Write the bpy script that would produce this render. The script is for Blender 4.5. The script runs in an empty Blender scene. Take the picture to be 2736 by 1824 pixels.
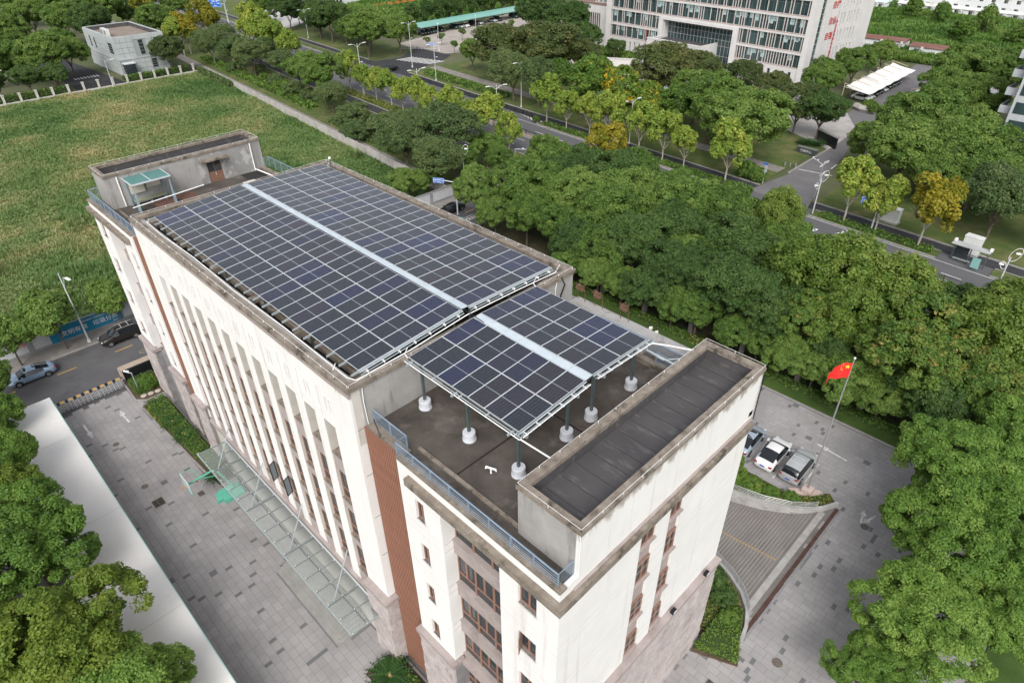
import bpy, bmesh, math, random
import numpy as np
from mathutils import Matrix, Vector
rnd = random.Random(7)
PI = math.pi
sc = bpy.context.scene
col = sc.collection
# ---------------------------------------------------------------- camera, sky, sun, exposure
cam_d = bpy.data.cameras.new('camera'); cam_o = bpy.data.objects.new('camera', cam_d); col.objects.link(cam_o)
cam_d.sensor_width = 36.0; cam_d.lens = 22.968; cam_d.clip_start = 0.5; cam_d.clip_end = 3000
cam_o.matrix_world = Matrix.Translation((50.6245, -12.8314, 44.4142)) @ Matrix.Rotation(0.7935, 4, 'Z') @ Matrix.Rotation(0.9615, 4, 'X') @ Matrix.Rotation(-0.0135, 4, 'Z')
sc.camera = cam_o
world = bpy.data.worlds.new('World'); sc.world = world; world.use_nodes = True
wn = world.node_tree.nodes; wl = world.node_tree.links; wn.clear()
sky_n = wn.new('ShaderNodeTexSky'); sky_n.sky_type = 'NISHITA'; sky_n.sun_disc = False
sky_n.air_density = 1.0; sky_n.dust_density = 4.0; sky_n.ozone_density = 1.0; sky_n.altitude = 50
hs_n = wn.new('ShaderNodeHueSaturation'); hs_n.inputs['Saturation'].default_value = 0.30
bg_n = wn.new('ShaderNodeBackground'); bg_n.inputs['Strength'].default_value = 0.15
out_n = wn.new('ShaderNodeOutputWorld')
wl.new(sky_n.outputs[0], hs_n.inputs['Color']); wl.new(hs_n.outputs[0], bg_n.inputs['Color']); wl.new(bg_n.outputs[0], out_n.inputs['Surface'])
sun_d = bpy.data.lights.new('sun', 'SUN'); sun_d.energy = 1.05; sun_d.angle = math.radians(32); sun_d.color = (1.0, 0.965, 0.92)
sun_o = bpy.data.objects.new('sun', sun_d); col.objects.link(sun_o)
sdir = Vector((0.60, -0.74, 0.92)).normalized()
sky_n.sun_elevation = math.asin(sdir.z); sky_n.sun_rotation = math.atan2(sdir.x, sdir.y)
sun_o.rotation_euler = sdir.to_track_quat('Z', 'Y').to_euler(); sun_o.location = sdir*200
vs = sc.view_settings; vs.view_transform = 'Standard'; vs.look = 'None'; vs.exposure = 0.62; vs.gamma = 1.0; vs.use_curve_mapping = False
sc.cycles.max_bounces = 6; sc.cycles.diffuse_bounces = 3; sc.cycles.glossy_bounces = 3; sc.cycles.transmission_bounces = 4; sc.cycles.transparent_max_bounces = 8
sc.cycles.caustics_reflective = False; sc.cycles.caustics_refractive = False
sc.cycles.use_denoising = True
# ---------------------------------------------------------------- mesh helpers
class MB:
    def __init__(s): s.v = []; s.f = []; s.m = []; s.mi = 0
    def add(s, vs, fs):
        o = len(s.v); s.v += [tuple(p) for p in vs]; s.f += [tuple(i+o for i in f) for f in fs]; s.m += [s.mi]*len(fs); return s
    def mat(s, i): s.mi = i; return s
    def box(s, x0, x1, y0, y1, z0, z1):
        return s.add([(x0,y0,z0),(x1,y0,z0),(x1,y1,z0),(x0,y1,z0),(x0,y0,z1),(x1,y0,z1),(x1,y1,z1),(x0,y1,z1)],
                     [(0,3,2,1),(4,5,6,7),(0,1,5,4),(1,2,6,5),(2,3,7,6),(3,0,4,7)])
    def cbox(s, c, d):
        return s.box(c[0]-d[0]/2, c[0]+d[0]/2, c[1]-d[1]/2, c[1]+d[1]/2, c[2]-d[2]/2, c[2]+d[2]/2)
    def prism(s, poly, z0, z1):
        n = len(poly)
        a = sum(poly[i][0]*poly[(i+1) % n][1]-poly[(i+1) % n][0]*poly[i][1] for i in range(n))
        if a < 0: poly = poly[::-1]
        vs = [(p[0], p[1], z0) for p in poly]+[(p[0], p[1], z1) for p in poly]
        return s.add(vs, [tuple(range(n))[::-1], tuple(range(n, 2*n))]+[(i, (i+1) % n, n+(i+1) % n, n+i) for i in range(n)])
    def profile(s, pts, y0, y1):           # polygon in x,z extruded along y
        n = len(pts)
        a = sum(pts[i][0]*pts[(i+1) % n][1]-pts[(i+1) % n][0]*pts[i][1] for i in range(n))
        if a > 0: pts = pts[::-1]
        vs = [(p[0], y0, p[1]) for p in pts]+[(p[0], y1, p[1]) for p in pts]
        return s.add(vs, [tuple(range(n))[::-1], tuple(range(n, 2*n))]+[(i, (i+1) % n, n+(i+1) % n, n+i) for i in range(n)])
    def tube(s, path, r, n=6, r2=None):
        P = [Vector(p) for p in path]; k = len(P); vs = []; fs = []
        for i, p in enumerate(P):
            d = (P[min(i+1, k-1)]-P[max(i-1, 0)]).normalized()
            ref = Vector((0,0,1)) if abs(d.z) < 0.9 else Vector((1,0,0))
            a = d.cross(ref).normalized(); b = d.cross(a)
            rr = r if r2 is None else r+(r2-r)*i/max(1, k-1)
            for j in range(n):
                t = 2*PI*j/n; q = p+a*(rr*math.cos(t))+b*(rr*math.sin(t)); vs.append(tuple(q))
        for i in range(k-1):
            for j in range(n):
                fs.append((i*n+j, (i+1)*n+j, (i+1)*n+(j+1) % n, i*n+(j+1) % n))
        fs.append(tuple(range(n))); fs.append(tuple(range((k-1)*n, k*n))[::-1])
        return s.add(vs, fs)
    def lathe(s, prof, c=(0,0,0), n=16):   # prof = [(r,z)...] from bottom to top
        vs = []; fs = []; k = len(prof)
        for r, z in prof:
            for j in range(n):
                t = 2*PI*j/n; vs.append((c[0]+r*math.cos(t), c[1]+r*math.sin(t), c[2]+z))
        for i in range(k-1):
            for j in range(n): fs.append((i*n+j, i*n+(j+1) % n, (i+1)*n+(j+1) % n, (i+1)*n+j))
        fs.append(tuple(range(n))[::-1]); fs.append(tuple(range((k-1)*n, k*n)))
        return s.add(vs, fs)
    def ball(s, c, r, n=10, m=6, sz=1.0):
        return s.lathe([(r*math.sin(PI*i/m) if 0 < i < m else r*0.02, -r*sz*math.cos(PI*i/m)) for i in range(m+1)], c, n)
    def xf(s, M):
        s.v = [tuple(M @ Vector(p)) for p in s.v]; return s
    def mesh(s, name, mats, smooth=False):
        me = bpy.data.meshes.new(name); me.from_pydata(s.v, [], s.f)
        for m in (mats if isinstance(mats, (list, tuple)) else [mats]): me.materials.append(m)
        if any(s.m): me.polygons.foreach_set('material_index', s.m)
        if smooth: me.polygons.foreach_set('use_smooth', [True]*len(s.f))
        me.update(); return me
    def build(s, name, mats, parent=None, loc=None, rotz=0, smooth=False):
        return ob(name, s.mesh(name, mats, smooth), parent, loc, rotz)
def ob(name, me, parent=None, loc=None, rotz=0):
    o = bpy.data.objects.new(name, me); col.objects.link(o)
    if parent is not None: o.parent = parent
    if loc is not None: o.location = loc
    if rotz: o.rotation_euler = (0, 0, rotz)
    return o
def tag(o, label=None, cat=None, group=None, kind=None):
    if label: o['label'] = label
    if cat: o['category'] = cat
    if group: o['group'] = group
    if kind: o['kind'] = kind
    return o
def thing(name, label, cat, loc=(0,0,0), rotz=0, group=None):
    return tag(ob(name, None, None, loc, rotz), label, cat, group)
def struct(name, mb, mats, loc=None):
    return tag(mb.build(name, mats, None, loc), kind='structure')
def copy_tree(o, parent=None):
    c = o.copy(); col.objects.link(c)
    if parent is not None: c.parent = parent
    for ch in list(o.children): copy_tree(ch, c)
    return c
def cells(a0, a1, z0, z1, holes):
    A = sorted({a0, a1} | {min(max(x, a0), a1) for h in holes for x in (h[0], h[1])})
    Z = sorted({z0, z1} | {min(max(x, z0), z1) for h in holes for x in (h[2], h[3])})
    out = []
    for j in range(len(Z)-1):
        run = None
        for i in range(len(A)-1):
            ca, cz = (A[i]+A[i+1])/2, (Z[j]+Z[j+1])/2
            solid = not any(h[0] < ca < h[1] and h[2] < cz < h[3] for h in holes)
            if solid: run = [run[0] if run else A[i], A[i+1]]
            if (not solid or i == len(A)-2) and run: out.append((run[0], run[1], Z[j], Z[j+1])); run = None
    return out
def wall_u(mb, u0, u1, v0, v1, z0, z1, holes=()):     # wall along u
    for a, b, c, d in cells(u0, u1, z0, z1, holes): mb.box(a, b, v0, v1, c, d)
    return mb
def wall_v(mb, v0, v1, u0, u1, z0, z1, holes=()):     # wall along v
    for a, b, c, d in cells(v0, v1, z0, z1, holes): mb.box(u0, u1, a, b, c, d)
    return mb
def fast_mesh(name, V, F, mats, attr=None, smooth=False):
    V = np.asarray(V, np.float32); F = np.asarray(F, np.int32)
    me = bpy.data.meshes.new(name); k = F.shape[1]
    me.vertices.add(len(V)); me.vertices.foreach_set('co', V.ravel())
    me.loops.add(F.size); me.loops.foreach_set('vertex_index', F.ravel())
    me.polygons.add(len(F)); me.polygons.foreach_set('loop_start', np.arange(0, F.size, k, dtype=np.int32))
    me.polygons.foreach_set('use_smooth', np.full(len(F), bool(smooth)))
    for m in (mats if isinstance(mats, (list, tuple)) else [mats]): me.materials.append(m)
    if attr is not None:
        a = me.attributes.new('tint', 'FLOAT', 'POINT'); a.data.foreach_set('value', np.asarray(attr, np.float32))
    me.update(calc_edges=True); return me
def vnoise(x, y, seed=0):
    def h(i, j):
        n = np.sin(i*127.1+j*311.7+seed*74.7)*43758.5453; return n-np.floor(n)
    i = np.floor(x); j = np.floor(y); fx = x-i; fy = y-j; fx = fx*fx*(3-2*fx); fy = fy*fy*(3-2*fy)
    return (h(i,j)*(1-fx)+h(i+1,j)*fx)*(1-fy)+(h(i,j+1)*(1-fx)+h(i+1,j+1)*fx)*fy
def fbm(x, y, seed=0, o=4):
    s = 0; a = .5
    for k in range(o): s = s+a*vnoise(x*2**k, y*2**k, seed+k); a *= .5
    return s
# ---------------------------------------------------------------- materials
MATS = {}
def mat(name, c, c2=None, scale=1.0, rough=0.85, bump=0.0, bscale=None, metal=0.0, spec=0.3, stretch=(1,1,1), detail=5, lo=0.35, hi=0.65, dirt=None, grime=None):
    if name in MATS: return MATS[name]
    m = bpy.data.materials.new(name); m.use_nodes = True; MATS[name] = m
    nt = m.node_tree; b = nt.nodes['Principled BSDF']
    b.inputs['Roughness'].default_value = rough; b.inputs['Metallic'].default_value = metal; b.inputs['Specular IOR Level'].default_value = spec
    b.inputs['Base Color'].default_value = (*c, 1)
    if c2 is not None or bump:
        tc = nt.nodes.new('ShaderNodeTexCoord'); mp = nt.nodes.new('ShaderNodeMapping'); mp.inputs['Scale'].default_value = stretch
        nt.links.new(tc.outputs['Object'], mp.inputs['Vector'])
    if c2 is not None:
        nz = nt.nodes.new('ShaderNodeTexNoise'); nz.inputs['Scale'].default_value = scale; nz.inputs['Detail'].default_value = detail; nz.inputs['Roughness'].default_value = 0.62
        nt.links.new(mp.outputs[0], nz.inputs['Vector'])
        cr = nt.nodes.new('ShaderNodeValToRGB'); cr.color_ramp.elements[0].position = lo; cr.color_ramp.elements[1].position = hi
        cr.color_ramp.elements[0].color = (*c, 1); cr.color_ramp.elements[1].color = (*c2, 1)
        nt.links.new(nz.outputs['Fac'], cr.inputs['Fac']); src = cr.outputs['Color']
        if dirt:                                   # (colour, scale, stretch, lo, hi): blotches or streaks of their own
            mp2 = nt.nodes.new('ShaderNodeMapping'); mp2.inputs['Scale'].default_value = dirt[2]; nt.links.new(tc.outputs['Object'], mp2.inputs['Vector'])
            n2 = nt.nodes.new('ShaderNodeTexNoise'); n2.inputs['Scale'].default_value = dirt[1]; n2.inputs['Detail'].default_value = 6; n2.inputs['Roughness'].default_value = .7
            nt.links.new(mp2.outputs[0], n2.inputs['Vector'])
            c3 = nt.nodes.new('ShaderNodeValToRGB'); c3.color_ramp.elements[0].position = dirt[3]; c3.color_ramp.elements[1].position = dirt[4]
            c3.color_ramp.elements[0].color = (0,0,0,1); c3.color_ramp.elements[1].color = (1,1,1,1); nt.links.new(n2.outputs['Fac'], c3.inputs['Fac'])
            mx = nt.nodes.new('ShaderNodeMix'); mx.data_type = 'RGBA'; mx.inputs['B'].default_value = (*dirt[0], 1)
            nt.links.new(c3.outputs['Color'], mx.inputs['Factor']); nt.links.new(src, mx.inputs['A']); src = mx.outputs['Result']
        if grime:                                  # (colour, z0, z1): ragged grime hanging below a coping
            sp_ = nt.nodes.new('ShaderNodeSeparateXYZ'); nt.links.new(tc.outputs['Object'], sp_.inputs[0])
            mr = nt.nodes.new('ShaderNodeMapRange'); mr.inputs['From Min'].default_value = grime[1]; mr.inputs['From Max'].default_value = grime[2]; nt.links.new(sp_.outputs[2], mr.inputs['Value'])
            mg = nt.nodes.new('ShaderNodeMapping'); mg.inputs['Scale'].default_value = (1,1,.35); nt.links.new(tc.outputs['Object'], mg.inputs['Vector'])
            n3 = nt.nodes.new('ShaderNodeTexNoise'); n3.inputs['Scale'].default_value = 1.1; n3.inputs['Detail'].default_value = 8; n3.inputs['Roughness'].default_value = .75; nt.links.new(mg.outputs[0], n3.inputs['Vector'])
            ma = nt.nodes.new('ShaderNodeMath'); ma.operation = 'MULTIPLY_ADD'; ma.inputs[1].default_value = .55; nt.links.new(mr.outputs[0], ma.inputs[0]); nt.links.new(n3.outputs['Fac'], ma.inputs[2])
            c4 = nt.nodes.new('ShaderNodeValToRGB'); c4.color_ramp.elements[0].position = .86; c4.color_ramp.elements[1].position = 1.0; c4.color_ramp.elements[0].color = (0,0,0,1); c4.color_ramp.elements[1].color = (.85,.85,.85,1); nt.links.new(ma.outputs[0], c4.inputs['Fac'])
            mq = nt.nodes.new('ShaderNodeMix'); mq.data_type = 'RGBA'; mq.inputs['B'].default_value = (*grime[0], 1); nt.links.new(c4.outputs['Color'], mq.inputs['Factor']); nt.links.new(src, mq.inputs['A']); src = mq.outputs['Result']
        nt.links.new(src, b.inputs['Base Color'])
    if bump:
        nb = nt.nodes.new('ShaderNodeTexNoise'); nb.inputs['Scale'].default_value = bscale or scale*6; nb.inputs['Detail'].default_value = 4
        nt.links.new(mp.outputs[0], nb.inputs['Vector'])
        bp = nt.nodes.new('ShaderNodeBump'); bp.inputs['Strength'].default_value = bump; bp.inputs['Distance'].default_value = 0.05
        nt.links.new(nb.outputs['Fac'], bp.inputs['Height']); nt.links.new(bp.outputs[0], b.inputs['Normal'])
    return m
def leaf_mat(name, cs, seed_var=0.4, trans=0.4):
    m = bpy.data.materials.new(name); m.use_nodes = True; MATS[name] = m; nt = m.node_tree; b = nt.nodes['Principled BSDF']
    at = nt.nodes.new('ShaderNodeAttribute'); at.attribute_name = 'tint'
    oi = nt.nodes.new('ShaderNodeObjectInfo')
    ad = nt.nodes.new('ShaderNodeMath'); ad.operation = 'MULTIPLY_ADD'; ad.inputs[1].default_value = seed_var; nt.links.new(oi.outputs['Random'], ad.inputs[0]); nt.links.new(at.outputs['Fac'], ad.inputs[2])
    sb = nt.nodes.new('ShaderNodeMath'); sb.operation = 'SUBTRACT'; sb.inputs[1].default_value = seed_var/2; nt.links.new(ad.outputs[0], sb.inputs[0])
    cr = nt.nodes.new('ShaderNodeValToRGB')
    while len(cr.color_ramp.elements) < len(cs): cr.color_ramp.elements.new(0.5)
    for e, (p, c) in zip(cr.color_ramp.elements, cs): e.position = p; e.color = (*c, 1)
    nt.links.new(sb.outputs[0], cr.inputs['Fac']); nt.links.new(cr.outputs['Color'], b.inputs['Base Color'])
    b.inputs['Roughness'].default_value = 0.5; b.inputs['Specular IOR Level'].default_value = 0.35
    tr = nt.nodes.new('ShaderNodeBsdfTranslucent'); mx = nt.nodes.new('ShaderNodeMixShader'); mx.inputs[0].default_value = trans
    nt.links.new(cr.outputs['Color'], tr.inputs['Color']); nt.links.new(b.outputs[0], mx.inputs[1]); nt.links.new(tr.outputs[0], mx.inputs[2])
    nt.links.new(mx.outputs[0], nt.nodes['Material Output'].inputs['Surface'])
    return m
WHITE = mat('white_render', (.715,.705,.69), (.765,.755,.74), .5, .9, dirt=((.56,.53,.50), .9, (1.6,1.6,.10), .57, .78), grime=((.30,.27,.245), 22.6, 24.1))
CEMENT = mat('cement_render', (.29,.283,.275), (.37,.362,.35), .6, .92, .15, 14, dirt=((.16,.15,.14), 1.1, (1.5,1.5,.22), .52, .74))
CEMENT_D = mat('patched_cement', (.22,.215,.21), (.29,.285,.275), .5, .93, .2, 12, dirt=((.40,.395,.385), .8, (1,1,.7), .54, .60))
CAP = mat('parapet_cap', (.17,.14,.115), (.27,.235,.195), 1.6, .95, .3, 18, dirt=((.07,.06,.045), 1.3, (1,1,1), .52, .66))
TRIM = mat('mauve_trim', (.30,.255,.24), (.38,.33,.315), 1.2, .92, .1, 12, dirt=((.20,.165,.15), .8, (1,1,.5), .58, .75))
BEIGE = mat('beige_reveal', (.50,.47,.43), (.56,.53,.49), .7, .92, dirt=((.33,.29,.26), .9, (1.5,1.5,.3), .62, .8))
TERR = mat('terrace_concrete', (.050,.043,.037), (.115,.100,.088), .55, .95, .35, 22, lo=.3, hi=.72, dirt=((.20,.18,.16), .45, (1,1,1), .56, .78))
MEMB = mat('roof_membrane', (.060,.057,.059), (.082,.078,.080), .35, .8, .15, 18, dirt=((.155,.150,.150), 1.7, (.35,1.4,1), .54, .74))
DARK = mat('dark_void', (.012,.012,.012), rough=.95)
STONE = mat('plinth_stone', (.40,.35,.34), (.52,.47,.455), 1.3, .92, .8, 9, dirt=((.27,.23,.22), .7, (1,1,1), .55, .72))
STONE_D = mat('plinth_stone_dark', (.20,.195,.20), (.27,.262,.262), 1.1, .9, .4, 12)
BROWN = mat('slat_brown', (.26,.125,.085), (.31,.155,.105), 2., .65)
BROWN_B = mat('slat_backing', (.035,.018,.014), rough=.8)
FRAME = mat('window_frame_brown', (.24,.135,.10), (.29,.165,.125), 3., .55)
GLASS = mat('window_glass', (.020,.026,.030), (.045,.055,.060), .35, .06, spec=.6)
STEELB = mat('blue_grey_rail', (.20,.265,.345), (.25,.32,.40), 2., .55, metal=.15)
GALV = mat('galvanised_steel', (.42,.47,.49), (.52,.57,.59), 3., .42, metal=.55)
GALV_D = mat('painted_post', (.075,.105,.110), (.11,.14,.145), 1.5, .5, metal=.3)
ALU = mat('aluminium', (.66,.70,.72), rough=.38, metal=.3)
PLATE = mat('walkway_plate', (.50,.57,.62), (.58,.65,.69), 1., .45, metal=.25)
WPIPE = mat('white_pipe', (.78,.78,.77), rough=.45)
PEDEST = mat('painted_pedestal', (.50,.52,.56), (.58,.60,.64), 2., .7)
BLACK = mat('black_plastic', (.012,.012,.013), rough=.45)
ASPH = mat('asphalt', (.088,.086,.090), (.112,.110,.113), .35, .92, .2, 30, dirt=((.060,.059,.061), .16, (1,1,1), .56, .72))
ASPH_D = mat('asphalt_dark', (.032,.033,.037), (.046,.047,.051), .3, .92, .2, 30)
ROADG = mat('carriageway', (.098,.098,.104), (.120,.120,.126), .12, .92, .15, 30, stretch=(.25,1,1))
KERB = mat('kerb_stone', (.26,.25,.24), (.33,.32,.31), 1.1, .9)
PAVEW = mat('pavement', (.19,.175,.16), (.26,.24,.225), .8, .92, .2, 14)
LINEW = mat('road_paint_white', (.68,.68,.66), (.50,.50,.49), 1.5, .8)
LINEY = mat('road_paint_yellow', (.55,.34,.09), (.42,.27,.09), 1.5, .8)
SOIL = mat('soil', (.075,.05,.035), (.12,.085,.06), 1., .97, .5, 10)
LAWN = mat('lawn', (.060,.098,.022), (.095,.118,.034), .5, .95, .6, 14, dirt=((.19,.16,.075), .18, (1,1,1), .5, .72))
LAWNB = mat('lawn_bright', (.038,.075,.014), (.062,.105,.022), .5, .95, .6, 14)
FIELD = mat('field_soil_grass', (.090,.145,.042), (.155,.195,.068), .09, .97, .8, 6, dirt=((.185,.185,.080), .05, (1,1,1), .52, .68))
GROUND = mat('ground', (.070,.088,.036), (.115,.120,.065), .05, .97, .5, 4)
TARP = mat('membrane_white', (.70,.685,.665), (.75,.735,.715), .25, .6, dirt=((.58,.56,.54), .45, (1,.5,1), .6, .85))
TEALM = mat('teal_edge', (.30,.52,.50), rough=.5)
GREENP = mat('green_paint', (.10,.40,.30), (.13,.46,.34), 3., .45)
# ================================================================ SETTING: ground, street, roads
def RV(u, d): return 85.0-0.09*u+d
def strip(mb, u0, u1, d0, d1, z0, z1=None, step=40):
    n = max(1, int(abs(u1-u0)/step))
    for i in range(n):
        a, b = u0+(u1-u0)*i/n, u0+(u1-u0)*(i+1)/n
        q = [(a, RV(a, d0)), (b, RV(b, d0)), (b, RV(b, d1)), (a, RV(a, d1))]
        if z1 is None: mb.add([(x, y, z0) for x, y in q], [(0,1,2,3)])
        else: mb.prism(q, z0, z1)
    return mb
def sheet(mb, poly, z):
    n = len(poly); a = sum(poly[i][0]*poly[(i+1) % n][1]-poly[(i+1) % n][0]*poly[i][1] for i in range(n))
    if a < 0: poly = poly[::-1]
    return mb.add([(x, y, z) for x, y in poly], [tuple(range(n))])
RU0, RU1, RW0, RW1 = 30.0, 43.75, 16.0, 34.0          # ramp cut-out in the ground
g = MB()
for r in ((-1500, RU0, -900, 1500), (RU1, 900, -900, 1500), (RU0, RU1, -900, RW0), (RU0, RU1, RW1, 1500)):
    sheet(g, [(r[0], r[2]), (r[1], r[2]), (r[1], r[3]), (r[0], r[3])], -0.035)
struct('ground', g, GROUND)
# side street west of the yard
struct('side_street', sheet(MB(), [(-30.1,-80), (-21.4,-80), (-21.4,RV(-21.4,-16.3)), (-30.1,RV(-30.1,-16.3))], 0.0), ASPH)
struct('yard_apron', sheet(MB(), [(-21.4,-14), (-18.1,-14), (-18.1,-3.2), (-21.4,-3.2)], 0.001), ASPH)
m = MB()
for k in range(-12, 16):
    v = -8.3+k*6.1
    sheet(m, [(-26.78,v), (-26.62,v), (-26.62,v+2.0), (-26.78,v+2.0)], .006)
tag(m.build('centre_line', LINEY), kind='structure')
struct('street_pavement', MB().box(-33.0,-30.32,-80,RV(-31,-17),-.02,.12), PAVEW)
struct('street_kerb', MB().box(-30.32,-30.1,-80,RV(-30,-17),-.02,.135), KERB)
struct('street_near_kerb', MB().box(-21.55,-21.35,-3.0,RV(-21,-17),-.02,.13), KERB)
# main road, built strip by strip between kerbs
struct('carriageway', strip(MB(), -330, 130, -9.0, 9.45, 0.004), ROADG)
struct('near_service_lane', strip(MB(), -330, 130, -16.3, -13.0, 0.006), ASPH_D)
struct('far_service_lane', strip(MB(), -330, 130, 9.45, 12.2, 0.006), ASPH_D)
m = MB()
for a, b in ((-330,-138), (-109,-33), (-18,130)): strip(m, a, b, -13.0, -9.0, -.02, .14)
struct('near_road_verge', m, LAWN)
m = MB()
for a, b in ((-330,-138), (-51.5,1.5), (14.5,34), (41,130)): strip(m, a, b, 6.8, 9.35, -.02, .14)
struct('far_road_verge', m, LAWN)
m = MB()
for a, b in ((-330,-138), (-109,-33), (-18,130)):
    strip(m, a, b, -13.15, -13.0, -.02, .17); strip(m, a, b, -9.0, -8.85, -.02, .17)
for a, b in ((-330,-138), (-51.5,1.5), (14.5,34), (41,130)):
    strip(m, a, b, 6.65, 6.8, -.02, .17); strip(m, a, b, 9.35, 9.5, -.02, .17)
for a, b in ((-330,-136), (-113,2.5), (13,130)): strip(m, a, b, 12.2, 12.42, -.02, .17)
for a, b in ((-330,-31), (-20.5,130)): strip(m, a, b, -16.5, -16.3, -.02, .17)
struct('road_kerb', m, KERB)
m = MB(); strip(m, -110, -33, -.55, .55, -.02, .1); strip(m, -18, 130, -.55, .55, -.02, .1)
struct('road_median', m, mat('median_paving', (.28,.21,.17), (.36,.28,.23), 1., .9))
m = MB()
for k in range(60):
    u = -300+k*7.0
    for d in (2.9, -3.0, -6.0):
        if -131 < u < -112: continue
        strip(m, u, u+2.6, d-.08, d+.08, .011)
for d in (-8.6, -.95, .95, 6.3): strip(m, -330, -136, d-.07, d+.07, .011); strip(m, -108, 130, d-.07, d+.07, .011)
for k in range(7):                                       # hatched taper at the start of the far verge
    u = -60+k*1.25; w = .25+k*.3
    m.add([(u,RV(u,9.2),.012), (u+.5,RV(u+.5,9.2),.012), (u+1.9,RV(u+1.9,9.2-w),.012), (u+1.4,RV(u+1.4,9.2-w),.012)], [(0,3,2,1)])
tag(m.build('lane_marking', LINEW), kind='structure')
struct('near_green_belt', strip(MB(), -330, -33.2, -29.4, -16.5, -.02, .10), LAWN)
struct('near_footpath', strip(MB(), -330, -33.2, -32.3, -29.4, -.02, .07), PAVEW)
struct('wood_floor', MB().prism([(-21.3,48.6), (130,48.6), (130,RV(130,-16.5)), (-21.3,RV(-21.3,-16.5))], -.02, .09), mat('wood_floor_soil', (.042,.045,.018), (.075,.065,.035), .4, .97, .6, 6))
m = MB(); strip(m, -113, 2.2, 12.4, 46, -.02, .10); strip(m, 13, 130, 12.4, 60, -.02, .10); strip(m, -330, -136, 12.4, 30, -.02, .10)
struct('far_green_belt', m, LAWN)
struct('far_footpath', strip(MB(), -113, 2, 20, 23.2, .05, .115), PAVEW)
# junction street to the car park, gate drive of the office compound
struct('junction_street', sheet(MB(), [(-134,RV(-134,9)), (-114,RV(-114,9)), (-117,123), (-122,131.5), (-140,131.5), (-131,118)], .009), ASPH_D)
m = MB()
for k in range(9):
    a = (-129.6+k*1.45, 115.3+k*.35); m.add([(a[0],a[1],.016), (a[0]+.75,a[1]+.1,.016), (a[0]+1.2,a[1]+6.2,.016), (a[0]+.45,a[1]+6.1,.016)], [(0,1,2,3)])
for k in range(7): strip(m, -133.5+k*.02, -129.5, -6+k*1.1, -5.45+k*1.1, .016)
tag(m.build('zebra_crossing', LINEW), kind='structure')
struct('car_park', sheet(MB(), [(-128,128), (-150,131.5), (-172,224), (-100,224), (-112,150)], .003), mat('car_park_paving', (.30,.265,.235), (.38,.34,.305), .2, .92))
m = MB()
for row in (0, 1, 2, 3):
    for k in range(22):
        x, y = -155.5+row*7.0-k*.42, 141+k*2.75
        if x > -122: continue
        sheet(m, [(x,y), (x+4.6,y+1.0), (x+4.6,y+1.14), (x,y+.14)], .010)
tag(m.build('parking_bay_line', LINEW), kind='structure')
struct('compound_drive', sheet(MB(), [(2.2,RV(2.2,9)), (13.2,RV(13.2,9)), (10.4,105), (8.6,112), (7.2,122), (4.2,134), (3.2,150), (2.6,215), (-10,215), (-4,150), (3.6,124), (3.8,106)], .012), mat('drive_asphalt', (.135,.13,.135), (.165,.16,.164), .25, .92, dirt=((.09,.088,.09), .2, (1,1,1), .6, .72)))
struct('compound_paving', sheet(MB(), [(-95,141), (-10,131), (3.5,123.5), (2.5,140), (-4.5,152), (-20,166.6), (-95,173)], .105+.004), mat('compound_paving_stone', (.34,.32,.30), (.42,.40,.38), .5, .9))
m = MB()
sheet(m, [(6.2,113.2), (6.5,113.2), (6.3,116.4), (6.0,116.4)], .02); sheet(m, [(5.7,116.2), (6.6,116.3), (6.05,118.2)], .02)
for a in (108.6, 113.6): sheet(m, [(8.2,a), (8.42,a), (8.2,a+3), (7.98,a+3)], .02)
sheet(m, [(3.9,109.2), (9.9,110.2), (9.9,110.45), (3.9,109.45)], .02)
tag(m.build('drive_marking', LINEW), kind='structure')
struct('drive_kerb', MB().prism([(3.45,106), (3.75,106), (3.55,124), (3.25,124)], -.02, .26), KERB)
# ---------------------------------------------------------------- the paved yard round the office building
UPC = [(43.2,33.8), (42.5,32.4), (41.6,31.3), (40.4,30.3), (38.4,29.3), (35.8,28.6), (33.0,28.3), (30.0,28.2)]
LOC = [(43.6,16.6), (43.3,17.9), (42.7,19.2), (41.6,20.3), (40.2,21.1), (38.3,21.7), (35.5,22.2), (30.0,22.5)]
FZ = lambda u: 0.0 if u > 42.2 else -(42.2-u)*0.135
bm = bmesh.new()
def loop2d(pts, z=0.0):
    vs_ = [bm.verts.new((x, y, z)) for x, y in pts]
    for i in range(len(vs_)): bm.edges.new((vs_[i], vs_[(i+1) % len(vs_)]))
loop2d([(-18.1,-30), (75,-30), (75,44.5), (-18.1,44.5)])
loop2d(UPC+LOC[::-1])
bmesh.ops.triangle_fill(bm, use_beauty=True, edges=bm.edges[:])
for f in bm.faces:
    if f.normal.z < 0: f.normal_flip()
me = bpy.data.meshes.new('yard_paving'); bm.to_mesh(me); bm.free(); me.materials.append(mat('paving_joint', (.15,.147,.147), (.185,.182,.182), .6, .93))
yard = tag(ob('yard_paving', me), kind='structure')
pav = bpy.data.materials.new('paving_slab'); pav.use_nodes = True
nt = pav.node_tree; b = nt.nodes['Principled BSDF']; b.inputs['Roughness'].default_value = .88; b.inputs['Specular IOR Level'].default_value = .25
at = nt.nodes.new('ShaderNodeAttribute'); at.attribute_name = 'tint'; cr = nt.nodes.new('ShaderNodeValToRGB')
cr.color_ramp.elements[0].color = (.150,.155,.163,1); cr.color_ramp.elements[1].color = (.345,.338,.338,1); cr.color_ramp.elements[1].position = 1
e_ = cr.color_ramp.elements.new(.3); e_.color = (.158,.163,.171,1); e_ = cr.color_ramp.elements.new(.35); e_.color = (.285,.280,.280,1)
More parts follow.
